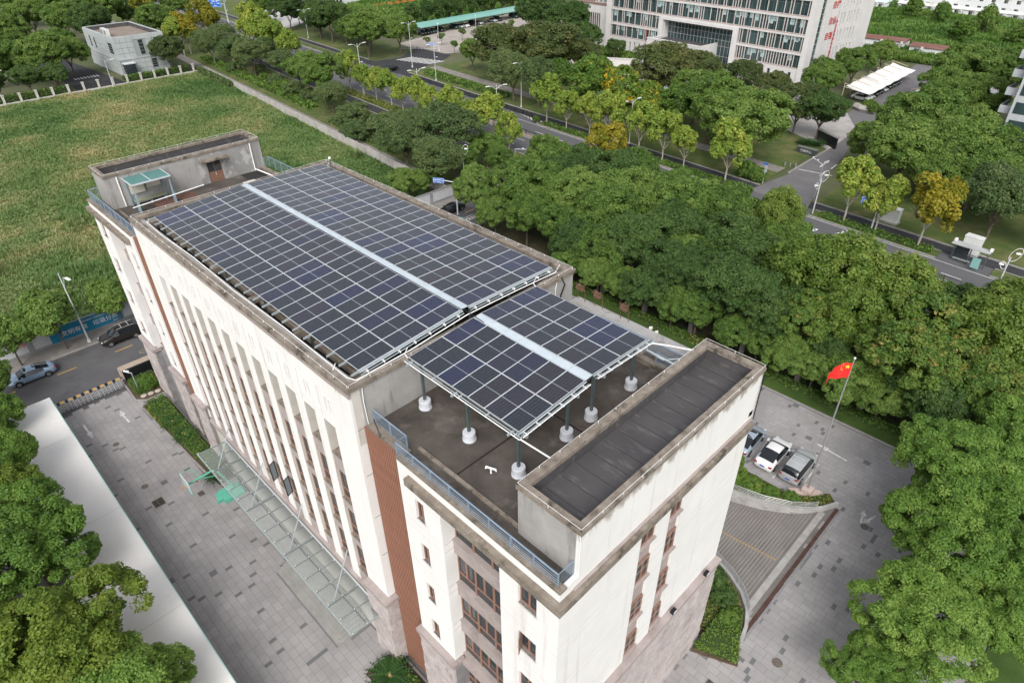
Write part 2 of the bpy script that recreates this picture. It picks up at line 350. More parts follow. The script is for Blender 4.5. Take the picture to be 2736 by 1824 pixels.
tc = nt.nodes.new('ShaderNodeNewGeometry'); nz = nt.nodes.new('ShaderNodeTexNoise'); nz.inputs['Scale'].default_value = .33; nz.inputs['Detail'].default_value = 7; nz.inputs['Roughness'].default_value = .65
c2 = nt.nodes.new('ShaderNodeValToRGB'); c2.color_ramp.elements[0].position = .3; c2.color_ramp.elements[0].color = (.80,.785,.78,1); c2.color_ramp.elements[1].position = .62; c2.color_ramp.elements[1].color = (1.05,1.03,1.02,1)
mx = nt.nodes.new('ShaderNodeMix'); mx.data_type = 'RGBA'; mx.blend_type = 'MULTIPLY'; mx.inputs['Factor'].default_value = 1
nt.links.new(at.outputs['Fac'], cr.inputs['Fac']); nt.links.new(tc.outputs['Position'], nz.inputs['Vector']); nt.links.new(nz.outputs['Fac'], c2.inputs['Fac'])
nt.links.new(cr.outputs['Color'], mx.inputs['A']); nt.links.new(c2.outputs['Color'], mx.inputs['B']); nt.links.new(mx.outputs['Result'], b.inputs['Base Color'])
CAMP = np.array(cam_o.matrix_world.translation); CAMI = np.array(cam_o.matrix_world.inverted())
def in_frame(P, mx_=1.02):
    q = np.c_[P, np.ones(len(P))] @ CAMI.T; f = 22.968/36*2
    x = f*q[:,0]/-q[:,2]; y = f*q[:,1]/-q[:,2]
    return (q[:,2] < 0) & (abs(x) < mx_) & (abs(y) < mx_*.667)
def inpoly(x, y, poly):
    r = False; n = len(poly)
    for i in range(n):
        (x1,y1), (x2,y2) = poly[i], poly[(i+1) % n]
        if (y1 > y) != (y2 > y) and x < (x2-x1)*(y-y1)/(y2-y1)+x1: r = not r
    return r
ISL_UP = [(30,28.45), (35.8,28.85), (38.3,29.55), (40.2,30.5), (41.4,31.5), (42.3,32.6), (42.9,33.9), (42.1,34.6), (39.6,32.1), (30,31.9)]
ISL_LO = [(41.25,13.6), (44.2,14.9), (43.35,16.6), (43.05,17.8), (42.45,19.0), (41.4,20.05), (40.1,20.8), (38.2,21.4), (36,21.7), (36,15.2), (41.25,15.2)]
BED_A = [(-20.4,-3.6), (-15.6,-3.75), (-14.75,-2.9), (-14.75,1.2), (-20.4,1.2)]
BED_B = [(-13.9,-3.65), (-2.6,-3.2), (2.6,-2.9), (2.6,-1.15), (-13.9,-1.15)]
BED_C = [(26.3,-3.6), (30.5,-3.3), (41,-3.3), (41,-.9), (26.3,-.9)]
STEPS = [(14.4,-3.75), (23.6,-3.75), (23.6,-1.1), (14.4,-1.1)]
def tiles(u0, u1, v0, v1, avoid, seed):
    r = random.Random(seed); out = []
    v = v0; row = 0
    while v < v1-.3:
        u = u0-r.choice((0, .28, .56))
        while u < u1:
            dark = r.random() < .075
            L = .28 if dark else .84
            c = (u+L/2, v+.27)
            if not any(inpoly(c[0], c[1], p) for p in avoid): out.append((u, v, L, .54, r.uniform(0,.28) if dark else min(1, max(.42, r.gauss(.66,.11)))))
            u += L
        v += .54; row += 1
    return out
TL = tiles(-17.9, 31, -10.3, -1.15, [BED_A, BED_B, BED_C, STEPS], 3)+tiles(18, 62, 15.2, 44.4, [ISL_UP, ISL_LO, UPC+LOC[::-1], [(41.2,13),(44.3,14.6),(41.2,16)]], 5)+tiles(41.3, 62, -4, 15.2, [ISL_LO], 6)
TL = np.array(TL); C3 = np.c_[TL[:,0]+TL[:,2]/2, TL[:,1]+.27, 0*TL[:,0]]
vis = in_frame(C3) & ~((C3[:,0] < 41) & (C3[:,1] > 14) & (C3[:,0] < 27.0))
hidden_by_building = (C3[:,0] > 26.5) & (C3[:,0] < 41) & (C3[:,1] < 15)
TL = TL[vis & ~hidden_by_building]; C3 = C3[vis & ~hidden_by_building]
near = np.argsort(np.linalg.norm(C3-CAMP, axis=1))
cut_covered = np.array([not (c[0] > 47 and c[1] > 16+0*c[0]) for c in C3])
near = [i for i in near if cut_covered[i]]+[i for i in near if not cut_covered[i]]
def tile_np(u, v, L, W, z=.008, gap=.011):
    x0, x1, y0, y1 = u+gap, u+L-gap, v+gap, v+W-gap
    return [(x0,y0,0), (x1,y0,0), (x1,y1,0), (x0,y1,0), (x0,y0,z), (x1,y0,z), (x1,y1,z), (x0,y1,z)]
TF = [(4,5,6,7), (0,1,5,4), (1,2,6,5), (2,3,7,6), (3,0,4,7)]
tcache = {}
for i in near[:300]:
    u, v, L, W, t = TL[i]; key = (round(L,2), round(t*8)/8)
    if key not in tcache:
        tcache[key] = fast_mesh('paving_slab', tile_np(0, 0, L, W), TF, pav, [key[1]]*8)
    ob('paving_slab', tcache[key], yard, (u, v, rnd.uniform(.000,.002)))
VV = []; FF = []; TT = []
for i in near[300:]:
    u, v, L, W, t = TL[i]; o = len(VV); VV += tile_np(u, v, L, W); FF += [tuple(k+o for k in f) for f in TF]; TT += [t]*8
tag(ob('paving_slabs_far', fast_mesh('paving_slabs_far', VV, FF, pav, TT), yard), kind='stuff')
# painted arrows, parking bays, manholes on the yard
def arrow(x, y, ang, L=2.8, bend=0):
    pts = [(0,-.09), (L*.6,-.09+bend), (L*.6,-.28+bend), (L,bend), (L*.6,.28+bend), (L*.6,.09+bend), (0,.09)]
    c, s = math.cos(ang), math.sin(ang)
    return [(x+c*p[0]-s*p[1], y+s*p[0]+c*p[1]) for p in pts]
LZ = .016
LINE_WORN = mat('road_paint_worn', (.62,.61,.60), (.42,.41,.40), 2.2, .85, lo=.42, hi=.6)
def paint(poly, z=LZ, m_=None): return tag(MB().prism(poly, z-.004, z).build('painted_arrow', m_ or LINE_WORN), kind='structure')
paint(arrow(-15.5,-8.95,0.02)); paint(arrow(-12.6,-5.5,PI-.05,2.7,.15)); paint(arrow(41.5,39.8,PI-.1,3.2)); paint(arrow(38.2,36.5,PI*1.02,2.8)); paint(arrow(45.3,33.4,PI/2+.2,1.6)); paint(arrow(45.9,35.0,-PI/2-.3,1.6))
m = MB()
for a, bb in (((34.85,37.7),(35.35,33.3)), ((37.5,37.7),(37.6,33.0)), ((39.8,37.6),(39.95,33.0)), ((32.4,37.8),(32.8,33.3))):
    d = Vector((bb[0]-a[0], bb[1]-a[1])).normalized(); nx, ny = -d.y*.06, d.x*.06
    m.prism([(a[0]+nx,a[1]+ny), (a[0]-nx,a[1]-ny), (bb[0]-nx,bb[1]-ny), (bb[0]+nx,bb[1]+ny)], LZ-.004, LZ)
for x, s in ((34.85,1), (37.5,1), (39.8,-1), (32.4,1)): m.prism([(x-.05,37.55), (x+.7*s,37.55), (x+.7*s,37.7), (x-.05,37.7)], LZ-.004, LZ+.001)
tag(m.build('parking_bay_marking', LINE_WORN), kind='structure')
IRON = mat('cast_iron', (.10,.085,.07), (.16,.14,.12), 6., .8, .5, 30)
def manhole(x, y, r, label):
    t = thing('manhole_cover', label, 'manhole', (x, y, .022))
    MB().lathe([(r,0), (r,.008)], n=20).build('rim', KERB, t); MB().lathe([(r*.86,.006), (r*.86,.016)], n=20).build('lid', IRON, t)
manhole(-10.1,-7.6,.34,'round manhole cover in the forecourt between gate and carport'); manhole(-2.4,-7.7,.36,'round manhole cover beside the rectangular drain grate of the forecourt')
manhole(46.0,17.1,.42,'round manhole cover at the bottom of the yard beyond the ramp drain'); manhole(45.7,33.2,.40,'round manhole cover beside the worn white yard arrows')
manhole(47.6,40.5,.36,'dark round manhole cover near the hedge under the camphor trees'); manhole(-24.4,.2,.42,'round manhole cover in the side street near the planter kerb')
def grate(x0, x1, y0, y1, label, n=6):
    t = thing('drain_grate', label, 'drain grate', ((x0+x1)/2, (y0+y1)/2, .022)); w, h = (x1-x0)/2, (y1-y0)/2
    MB().box(-w,w,-h,h,0,.006).build('pit', DARK, t)
    m = MB(); m.box(-w,w,-h,-h+.05,.006,.02); m.box(-w,w,h-.05,h,.006,.02); m.box(-w,-w+.05,-h+.05,h-.05,.006,.02); m.box(w-.05,w,-h+.05,h-.05,.006,.02); m.build('frame', IRON, t)
    bar = MB().box(-.025,.025,-h+.05,h-.05,.006,.018).mesh('bar', IRON)
    for k in range(n): ob('bar', bar, t, (-w+(k+.5)*2*w/n, 0, 0))
    cb = MB().box(-w+.05,w-.05,-.02,.02,.007,.019).build('cross_bar', IRON, t)
grate(-.1,.95,-8.0,-7.1,'large rectangular drain grate in the forecourt paving'); grate(1.8,2.4,-4.7,-4.2,'small drain grate beside the basketball stand'); grate(43.2,43.9,12.2,12.8,'drain grate on the concrete by the front hedge')
# ---------------------------------------------------------------- garage ramp
RAMPM = mat('ramp_concrete', (.150,.135,.125), (.20,.185,.172), .5, .92, .2, 20, dirt=((.05,.048,.046), .35, (1,.5,1), .6, .78))
ramp = tag(ob('garage_ramp', None), kind='structure')
bm = bmesh.new()
us = [30, 33, 36, 38, 40, 41, 41.8, 42.2, 42.6, 43.15]
def edge_v(curve, u):
    for (a, b2) in zip(curve[:-1], curve[1:]):
        if b2[0] <= u <= a[0]: return a[1]+(b2[1]-a[1])*(u-a[0])/(b2[0]-a[0])
    return curve[0][1] if u > curve[0][0] else curve[-1][1]
rows = [(bm.verts.new((u, edge_v(LOC,u)-.1, FZ(u)-.005)), bm.verts.new((u, edge_v(UPC,u)+.1, FZ(u)-.005))) for u in us]
for a, b2 in zip(rows[:-1], rows[1:]): bm.faces.new((a[0], b2[0], b2[1], a[1]))
me = bpy.data.meshes.new('ramp_surface'); bm.to_mesh(me); bm.free(); me.materials.append(RAMPM); ob('ramp_surface', me, ramp)
RIBM = mat('ramp_rib', (.215,.198,.185), (.265,.248,.235), .7, .92)
u = 42.0
while u > 32:
    a, b2 = edge_v(LOC,u)+.05, edge_v(UPC,u)-.05
    MB().add([(u,a,FZ(u)+.012), (u-.13,a,FZ(u-.13)+.012), (u-.13,b2,FZ(u-.13)+.012), (u,b2,FZ(u)+.012), (u+.03,a,FZ(u)-.02), (u-.16,a,FZ(u)-.03), (u-.16,b2,FZ(u)-.03), (u+.03,b2,FZ(u)-.02)],
             [(0,3,2,1), (0,4,7,3), (1,2,6,5)]).build('rib', RIBM, ramp); u -= .27
m = MB(); u = 41.9
while u > 33:
    m.add([(u,24.85,FZ(u)+.017), (u-.11,24.85,FZ(u-.11)+.017), (u-.11,25.05,FZ(u-.11)+.017), (u,25.05,FZ(u)+.017)], [(0,3,2,1)]); u -= .27
m.build('yellow_line', LINEY, ramp)
MB().box(42.25,42.75,edge_v(LOC,42.5)+.1,edge_v(UPC,42.5)-.1,-.02,.004).build('threshold_strip', mat('pale_concrete', (.40,.39,.375), (.30,.29,.275), 1.5, .9), ramp)
for k, (a, b2) in enumerate(((16.9, 21.0), (21.02, 25.2), (25.22, 29.4), (29.42, 33.5))):
    MB().box(43.12,43.42,a,b2,-.01,.02).build('drain_cover', mat('rusty_drain', (.065,.035,.028), (.095,.052,.042), 2., .7), ramp)
MB().box(43.44,43.62,16.9,33.5,-.03,.010).build('drain_channel', STONE_D, ramp)
def thick_wall(curve, w, z0f, z1, name, m_, par):
    mb = MB(); n = len(curve)
    for i in range(n-1):
        a, b2 = Vector(curve[i]), Vector(curve[i+1]); d = (b2-a).normalized(); nn = Vector((-d.y, d.x))*w
        d2 = (Vector(curve[min(i+2,n-1)])-a).normalized() if i+2 < n else d; n2 = Vector((-d2.y, d2.x))*w
        d0 = (b2-Vector(curve[i-1])).normalized() if i > 0 else d; n0 = Vector((-d0.y, d0.x))*w
        za, zb = z0f(a.x), z0f(b2.x)
        p = [(a.x,a.y), (b2.x,b2.y), (b2.x+n2.x,b2.y+n2.y), (a.x+n0.x,a.y+n0.y)]
        mb.add([(p[0][0],p[0][1],za), (p[1][0],p[1][1],zb), (p[2][0],p[2][1],zb), (p[3][0],p[3][1],za)]+[(x,y,z1) for x,y in p], [(0,3,2,1), (4,5,6,7), (0,1,5,4), (1,2,6,5), (2,3,7,6), (3,0,4,7)])
    bm = bmesh.new(); me_ = mb.mesh(name, m_); bm.from_mesh(me_); bmesh.ops.recalc_face_normals(bm, faces=bm.faces[:]); bm.to_mesh(me_); bm.free()
    return ob(name, me_, par)
WALLC = mat('ramp_wall_stone', (.33,.325,.315), (.43,.425,.41), 1.3, .9, .2, 12, dirt=((.16,.15,.14), .9, (1,1,.4), .6, .78))
thick_wall(UPC, -.26, lambda u: FZ(u)-.3, .42, 'retaining_wall', WALLC, ramp)
thick_wall(LOC, .26, lambda u: FZ(u)-.3, .34, 'retaining_wall', WALLC, ramp)
def rail_curve(curve, off, label):
    t = thing('ramp_railing', label, 'railing', (curve[0][0], curve[0][1], 0)); bx, by = curve[0]
    C = [(x-bx, y-by) for x, y in curve]
    SS = mat('stainless_rail', (.70,.70,.68), rough=.3, metal=.7)
    for z in (.62, .78, .94, 1.12): MB().tube([(x,y,z) for x, y in C], .022 if z < 1 else .032, 6).build('rail', SS, t)
    for i, (x, y) in enumerate(C[::3]): MB().box(x-.025,x+.025,y-.025,y+.025,.33,1.12).build('post', SS, t)
sm = lambda c: [((c[i][0]*(1-f)+c[i+1][0]*f), (c[i][1]*(1-f)+c[i+1][1]*f)) for i in range(len(c)-1) for f in (0,.5)]+[c[-1]]
rail_curve([(x-.02,y+.13) for x, y in sm(UPC)][3:], 0, 'curved stainless railing above the ramp below the flagpole bed')
rail_curve([(x,y-.13) for x, y in sm(LOC)][4:], 0, 'curved stainless railing beside the round hedge bushes at the ramp')
# beds, kerbs, hedge strip
struct('flagpole_bed', MB().prism(ISL_UP, -.02, .16), SOIL); struct('front_bed', MB().prism(ISL_LO, -.02, .14), SOIL)
struct('gate_bed', MB().prism(BED_A, -.02, .12), SOIL); struct('entrance_bed', MB().prism(BED_B, -.02, .12), SOIL); struct('wing_bed', MB().prism(BED_C, -.02, .12), SOIL)
kb = MB()
for P in (BED_A, BED_B, BED_C):
    for i in range(len(P)):
        a, b2 = Vector(P[i]), Vector(P[(i+1) % len(P)]); d = (b2-a).normalized(); nn = Vector((-d.y, d.x))*.07
        kb.prism([(a+nn)[:], (b2+nn)[:], (b2-nn)[:], (a-nn)[:]], -.02, .17)
struct('bed_kerb', kb, KERB)
struct('yard_kerb', MB().box(-18,75,44.5,44.66,-.03,.15), KERB)
struct('hedge_strip', MB().box(-18,75,44.67,48.55,-.03,.10), LAWNB)
struct('right_lawn', MB().box(56,130,10,44.4,-.03,.10), LAWNB)
# ================================================================ OFFICE BUILDING
bld = thing('office_building', 'cream five-storey office building with brown slat strips and solar panels on its roof', 'building', (0,0,0))
BAY0, BAYP, BAYW, NB = .22, 2.135, 1.16, 12
ZT = 24.0
def P(name, mb, mats, parent=None, **k): return mb.build(name, mats, parent or bld, **k)
# --- main block
m = MB(); m.box(-2.1,26.9,-.44,15.9,0,22.9)
P('core', m, CEMENT)
bays = [BAY0+i*BAYP for i in range(NB)]
m = MB()
wall_u(m, -2.1, 27.1, -1.1, -.95, 20.3, ZT, [(u-.10,u-.02,20.0,22.6) for u in bays]+[(u+.58,u+.76,21.05,22.2) for u in bays]+[(u+.95,u+1.13,21.05,22.2) for u in bays])
P('facade_top_wall', m, WHITE)
P('slot_backing', MB().box(-2.1,27.1,-.948,-.45,20.3,ZT), BEIGE)
P('facade_pier', MB().box(-2.1,bays[0],-1.1,-.45,5.75,20.3), WHITE); P('facade_pier', MB().box(bays[-1]+BAYW,27.1,-1.1,-.45,5.75,20.3), WHITE)
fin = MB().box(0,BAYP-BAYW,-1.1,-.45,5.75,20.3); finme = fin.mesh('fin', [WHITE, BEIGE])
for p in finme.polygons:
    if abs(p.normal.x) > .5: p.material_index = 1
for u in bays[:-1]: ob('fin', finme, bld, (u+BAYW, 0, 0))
sp = MB(); sp.box(0,BAYW,-1.04,-.5,0,1.25); sp_top = sp.mesh('spandrel', TRIM)
sp2 = MB().box(0,BAYW,-1.03,-.5,0,.78).mesh('spandrel', TRIM)
sp3 = MB().box(0,BAYW,-1.03,-.5,0,1.2).mesh('spandrel', TRIM)
led = MB().box(0,BAYW,-1.09,-.48,0,.07).mesh('ledge', CAP)
for u in bays:
    ob('spandrel', sp_top, bld, (u,0,16.45)); ob('ledge', led, bld, (u,0,17.70))
    for z in (13.06, 9.62): ob('spandrel', sp2, bld, (u,0,z)); ob('ledge', led, bld, (u,0,z+.78))
    ob('spandrel', sp3, bld, (u,0,5.8)); ob('ledge', led, bld, (u,0,7.0))
# windows: frame is the part, pane and sill its sub-parts
wcache = {}
def window(x, y, z, w, h, rot=0, style='two', parent=None, fr=FRAME, sill=None, gl=None):
    key = (round(w,2), round(h,2), style, fr.name, gl.name if gl else '')
    if key not in wcache:
        f = MB(); t = .06; d0, d1 = -.07, .02
        f.box(0,w,d0,d1,0,t); f.box(0,w,d0,d1,h-t,h); f.box(0,t,d0,d1,t,h-t); f.box(w-t,w,d0,d1,t,h-t)
        if style == 'two': f.box(w/2-.05,w/2+.05,d0,d1,t,h-t)
        if style == 'low': f.box(t,w-t,d0,d1,h*.3,h*.3+.06); f.box(w*.62,w*.62+.07,d0,d1,h*.3+.06,h-t)
        if style == 'tri':
            f.box(t,w-t,d0,d1,h*.30,h*.30+.05); f.box(t,w-t,d0,d1,h*.84,h*.84+.05); f.box(w*.45,w*.45+.12,d0,d1,h*.30+.05,h*.84)
        if style == 'grid':
            for k in (1,2,3): f.box(t,w-t,d0,d1,h*k/4-.02,h*k/4+.02)
            f.box(w/2-.03,w/2+.03,d0-.005,d1,t,h-t)
        p = MB().add([(.03,-.01,.03), (w-.03,-.01,.03), (w-.03,-.01,h-.03), (.03,-.01,h-.03)], [(0,1,2,3)])
        wcache[key] = (f.mesh('window', fr), p.mesh('pane', gl or GLASS), MB().box(-.08,w+.08,-.22,.02,-.10,0).mesh('sill', sill or TRIM))
    a, b2, c = wcache[key]
    o = ob('window', a, parent or bld, (x, y, z), rot); ob('pane', b2, o)
    if sill is not None: ob('sill', c, o)
    return o
for u in bays:
    for z, h in ((13.91,2.52), (10.47,2.57), (7.07,2.53)): window(u+.01, -.84, z, BAYW-.02, h, 0, 'low')
    window(u+.01, -.46, 17.8, BAYW-.02, 2.4, 0, 'two')
# two opened casements
oc = MB(); oc.box(0,.55,-.025,.025,0,.04); oc.box(0,.55,-.025,.025,1.61,1.65); oc.box(0,.04,-.025,.025,.04,1.61); oc.box(.51,.55,-.025,.025,.04,1.61); ocm = oc.mesh('open_casement', BLACK)
for i in (6, 7):
    o = ob('open_casement', ocm, bld, (bays[i]+.06,-1.02,7.75), -1.2); MB().add([(.05,0,.05), (.5,0,.05), (.5,0,1.6), (.05,0,1.6)], [(0,1,2,3)]).build('pane', mat('open_pane', (.30,.34,.35), rough=.3, spec=.3), o)  # pale pane colour stands in for the light grey reflection in the glass
o = ob('open_casement', MB().box(0,.5,-.025,.025,0,.05).box(0,.5,-.025,.025,1.2,1.25).box(0,.05,-.025,.025,.05,1.2).box(.45,.5,-.025,.025,.05,1.2).mesh('open_casement', FRAME), bld, (38.62,-.70,15.1), -1.0); MB().add([(.05,0,.05), (.45,0,.05), (.45,0,1.2), (.05,0,1.2)], [(0,1,2,3)]).build('pane', MATS['open_pane'], o)
for v_ in (9.4, 13.0):
    o = MB().cbox((41.22,v_,9.46), (.22,.34,.26)).build('floodlight', BLACK, bld); MB().cbox((41.34,v_,9.48), (.02,.26,.18)).build('lens', PEDEST, o)
# ground floor, plinth piers and caps of the main block
P('ground_floor_wall', MB().box(-2.1,27.1,-1.0,-.45,0,5.4), BEIGE)
P('string_course', MB().box(.3,24.9,-1.30,-.5,5.42,5.74), TRIM)
def stone_pier(u0, u1, v0, v1, z0, z1, faces='lr', bw=.62, bh=.62, seed=1, capv=.14, capz=.32, stone=None):
    """stone-clad pier: dark joint core with separate proud stone blocks on its -v and +u faces"""
    r = random.Random(seed); P('plinth_core', MB().box(u0+.06,u1-.06,v0+.06,v1-.002,z0,z1), STONE_D)
    z = z0; row = 0
    while z < z1-.1:
        zz = min(z+bh, z1)
        if 'l' in faces:
            a = u0; off = (row % 2)*bw*.5; e = u0+off if off else u0+bw
            while a < u1-.05:
                e = min(e, u1); MB().box(a+.012,e-.012,v0+.02-r.uniform(0,.05),v0+.12,z+.012,zz-.012).build('stone_block', stone or STONE, bld); a = e; e = a+bw
        if 'f' in faces:
            a = v0+.13; off = (row % 2)*bw*.5; e = a+(bw*.5 if off else bw)
            while a < v1-.05:
                e = min(e, v1); MB().box(u1-.12,u1-.02+r.uniform(0,.05),a+.012,e-.012,z+.012,zz-.012).build('stone_block', stone or STONE, bld); a = e; e = a+bw
        z = zz; row += 1
    P('plinth_cap', MB().box(u0-.1,u1+capv,v0-capv,v1,z1+.002,z1+capz), CAP if capv > .2 else TRIM)
stone_pier(25.0,27.35,-1.45,-.45,0,6.85,'lf',.66,.58,2,.16)
stone_pier(-2.2,.15,-1.4,-.45,0,6.85,'l',.8,.75,3,.16)
# parapet ring, cap, roof floor
m = MB(); m.box(-2.1,27.1,-1.1,-.78,22.9,ZT) if False else None
P('parapet', MB().box(-2.1,26.9,15.58,15.9,22.9,ZT), CEMENT); P('parapet', MB().box(-2.1,-1.8,-.45,15.58,22.9,ZT-.1), CEMENT)
P('parapet', MB().box(-2.1,26.9,-.449,-.28,22.9,ZT-.02), CEMENT)
P('end_wall', MB().box(26.9,27.1,-.448,15.9,5.5,ZT), CEMENT)
for z in (21.35, 18.0, 14.6, 11.2): P('joint', MB().box(27.098,27.106,-.94,.3,z,z+.05), STONE_D)
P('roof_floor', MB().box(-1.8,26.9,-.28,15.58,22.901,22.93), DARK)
m = MB(); m.box(-2.22,27.24,-1.22,-.72,ZT+.002,ZT+.26); m.box(-2.22,27.24,15.46,16.0,ZT+.002,ZT+.26); m.box(-2.22,-1.7,-.72,15.46,ZT+.002,ZT+.26); m.box(26.72,27.24,-.72,15.46,ZT+.002,ZT+.26)
P('parapet_cap', m, CAP)
P('parapet_moulding', MB().box(-2.2,27.2,-1.17,-1.1,ZT-.34,ZT-.02), TRIM)
for u in (-.9, 4.2, 9.6, 15.0, 20.4, 26.0): P('gutter_tie', MB().box(u-.12,u+.12,-.28,.75,23.55,23.95), CAP)
P('gutter_beam', MB().box(-1.7,26.7,.35,.75,23.2,23.545), CAP)
def rod(path, name='lightning_rod', r=.018, par=None, n=4):
    P(name, MB().tube(path, r, n), WPIPE, par)
def rod_line(a, b2, z, h=.14, step=1.2):
    a, b2 = Vector(a), Vector(b2); L = (b2-a).length; n = int(L/step); mm = MB().tube([(a.x,a.y,z+h), (b2.x,b2.y,z+h)], .010, 4)
    for i in range(n+1):
        q = a+(b2-a)*i/n; mm.box(q.x-.012,q.x+.012,q.y-.012,q.y+.012,z,z+h)
    P('lightning_rod', mm, WPIPE)
rod_line((-2,-1.05), (27.05,-1.05), ZT+.26); rod_line((-2,15.85), (27.05,15.85), ZT+.26); rod_line((27.1,-1.0), (27.1,15.8), ZT+.26); rod_line((-2.05,-1), (-2.05,15.8), ZT+.26)
# --- wings (near wing, and the far wing as its mirror image)
def wing(S):
    U = (lambda u: u) if S > 0 else (lambda u: 25.0-u)
    def bx(mb, u0, u1, *r): a, b2 = sorted((U(u0), U(u1))); return mb.box(a, b2, *r)
    def wu(mb, u0, u1, v0, v1, z0, z1, holes=()):
        a, b2 = sorted((U(u0), U(u1))); return wall_u(mb, a, b2, v0, v1, z0, z1, [(*sorted((U(h[0]), U(h[1]))), h[2], h[3]) for h in holes])
    tg = 'near' if S > 0 else 'far'
    P('wing_core', bx(MB(), 27.1, 40.68, .12, 14.5, 0, 21.2), CEMENT)
    WSM = [(31.36,32.02,z,z+1.45) for z in (18.1,14.74,11.3,7.86)]; WRT = [(38.57,39.66,z,z+1.36) for z in (18.58,15.06,11.6,8.14)]
    P('wing_wall', wu(MB(), 30.2, 33.35, -.8, -.55, 7.1, 20.85, WSM), WHITE); P('wing_wall', wu(MB(), 37.4, 40.9, -.8, -.55, 0 if S > 0 else 7.1, 20.85, WRT), WHITE)
    P('wing_return', bx(MB(), 33.1, 33.35, -.549, .12, 7.1, 20.85), WHITE); P('wing_return', bx(MB(), 30.2, 30.45, -.549, .12, 0, 21.2), WHITE); P('wing_return', bx(MB(), 37.4, 37.65, -.549, .12, 0, 20.85), WHITE)
    P('wing_top_band', bx(MB(), 30.2, 40.9, -.8, -.551, 20.86, 21.55), WHITE); P('wing_top_band', bx(MB(), 30.2, 40.66, -.55, -.425, 20.86, 21.55), WHITE); P('wing_soffit', bx(MB(), 30.2, 40.66, -.424, .118, 20.86, 21.19), WHITE)
    P('wing_cornice', bx(MB(), 31.1, 41.2, -1.12, -.802, 20.55, 21.0), CAP)
    for h in WSM: window(min(U(h[0]),U(h[1])), -.60, h[2], .66, 1.45, 0, 'two', sill=BEIGE)
    for h in WRT: window(min(U(h[0]),U(h[1])), -.60, h[2], 1.09, 1.36, 0, 'two', sill=BEIGE)
    for k, (z0, z1) in enumerate(((17.62,20.3), (14.1,16.65), (10.65,13.15), (7.25,9.65), (3.8,6.3))):
        for j in range(3): window(min(U(33.37+j*1.345),U(33.37+(j+1)*1.345)), .06, z0, 1.34, z1-z0, 0, 'tri')
        P('recess_spandrel', bx(MB(), 33.36, 37.4, -.18, .1, z0-1.0 if z0 > 5 else 0, z0), TRIM); P('recess_sill', bx(MB(), 33.36, 37.4, -.24, .1, z0+.002, z0+.08), TRIM)
    for z in (17.9, 14.45, 11.0):
        for u0, u1 in ((30.2,33.35), (37.4,40.9)):
            P('facade_joint', bx(MB(), u0, u1, -.8035, -.795, z-.32, z-.30), BEIGE); P('facade_joint', bx(MB(), u0, u1, -.8035, -.795, z-.9, z-.88), BEIGE)
        P('facade_joint', bx(MB(), 33.346, 33.3535, -.7, .1, z-.32, z-.30), STONE_D); P('facade_joint', bx(MB(), 33.346, 33.3535, -.7, .1, z-.9, z-.88), STONE_D)
    # slat strip
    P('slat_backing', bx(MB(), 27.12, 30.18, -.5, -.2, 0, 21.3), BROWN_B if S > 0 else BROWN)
    if S > 0:
        sl = MB().box(0,.09,-.60,-.54,.2,21.55).mesh('slat', BROWN)
        for k in range(17): ob('slat', sl, bld, (27.2+k*.176, 0, 0))
    else:
        sl = MB().box(0,.10,-.72,-.52,4.6,21.55).mesh('slat', BROWN)
        for k in range(17): ob('slat', sl, bld, (-5.1+k*.17, 0, 0))
    # terrace floor, kerb, gutter lip
    P('terrace_floor', bx(MB(), 27.1, 40.68, .121, 14.5, 21.2, 21.30), TERR); P('terrace_floor', bx(MB(), 27.12, 30.19, -.5, .12, 21.301, 21.42), CAP)
    P('terrace_edge', bx(MB(), 30.2, 40.95, -.86, -.42, 21.552, 21.66), CAP); P('terrace_edge', bx(MB(), 30.2, 40.68, -.42, .12, 21.3, 21.34), TERR)
    P('gutter_lip', bx(MB(), 30.3, 37.4, .42, .62, 21.3, 21.40), CAP)
    P('terrace_edge', bx(MB(), 27.2, 40.9, 14.1, 14.5, 21.3, 21.62), CAP)
    # roof-top stair house
    T = 24.1
    P('stair_house_wall', bx(MB(), 37.5, 40.68, .3, .55, 21.3, T), CEMENT if S > 0 else CEMENT); P('stair_house_wall', bx(MB(), 37.5, 40.68, 14.4, 14.65, 21.3, T), CEMENT)
    if S > 0: P('stair_house_wall', MB().box(37.5,37.75,.55,14.4,21.3,T), CEMENT)
    else:
        P('stair_house_wall', MB().box(-12.75,-12.5,.55,8.3,21.3,T), CEMENT); P('stair_house_wall', wall_v(MB(), 8.3, 14.4, -12.75, -12.5, 21.3, T, [(9.1,10.5,21.2,23.3)]), CEMENT_D)
    a, b2 = sorted((U(37.5), U(40.9)))
    m = MB(); m.box(a-.06,b2+.06,.24,.66,T+.002,T+.22); m.box(a-.06,b2+.06,14.28,14.71,T+.002,T+.22); m.box(a-.06,a+.36,.66,14.28,T+.002,T+.22); m.box(b2-.36,b2+.06,.66,14.28,T+.002,T+.22)
    P('stair_house_cap', m, CAP)
    P('stair_house_roof', MB().box(a+.2,b2-.2,.5,14.45,23.35,23.42), MEMB)
    ins = MB(); ins.box(a+.26,a+.3,.56,14.39,23.42,T-.02); ins.box(b2-.3,b2-.26,.56,14.39,23.42,T-.02); ins.box(a+.3,b2-.3,.56,.6,23.42,T-.02); ins.box(a+.3,b2-.3,14.35,14.39,23.42,T-.02)
    P('roof_upstand', ins, MEMB)
    for k in range(1, 14): P('membrane_seam', MB().box(a+.35,b2-.35,.6+k*1.0,.63+k*1.0,23.42,23.432), mat('seam', (.050,.047,.048), rough=.7))
    rod_line((a,.28), (a,14.67), T+.22); rod_line((b2,.28), (b2,14.67), T+.22); rod_line((a,.28), (b2,.28), T+.22); rod_line((a,14.67), (b2,14.67), T+.22)
wing(1); wing(-1)
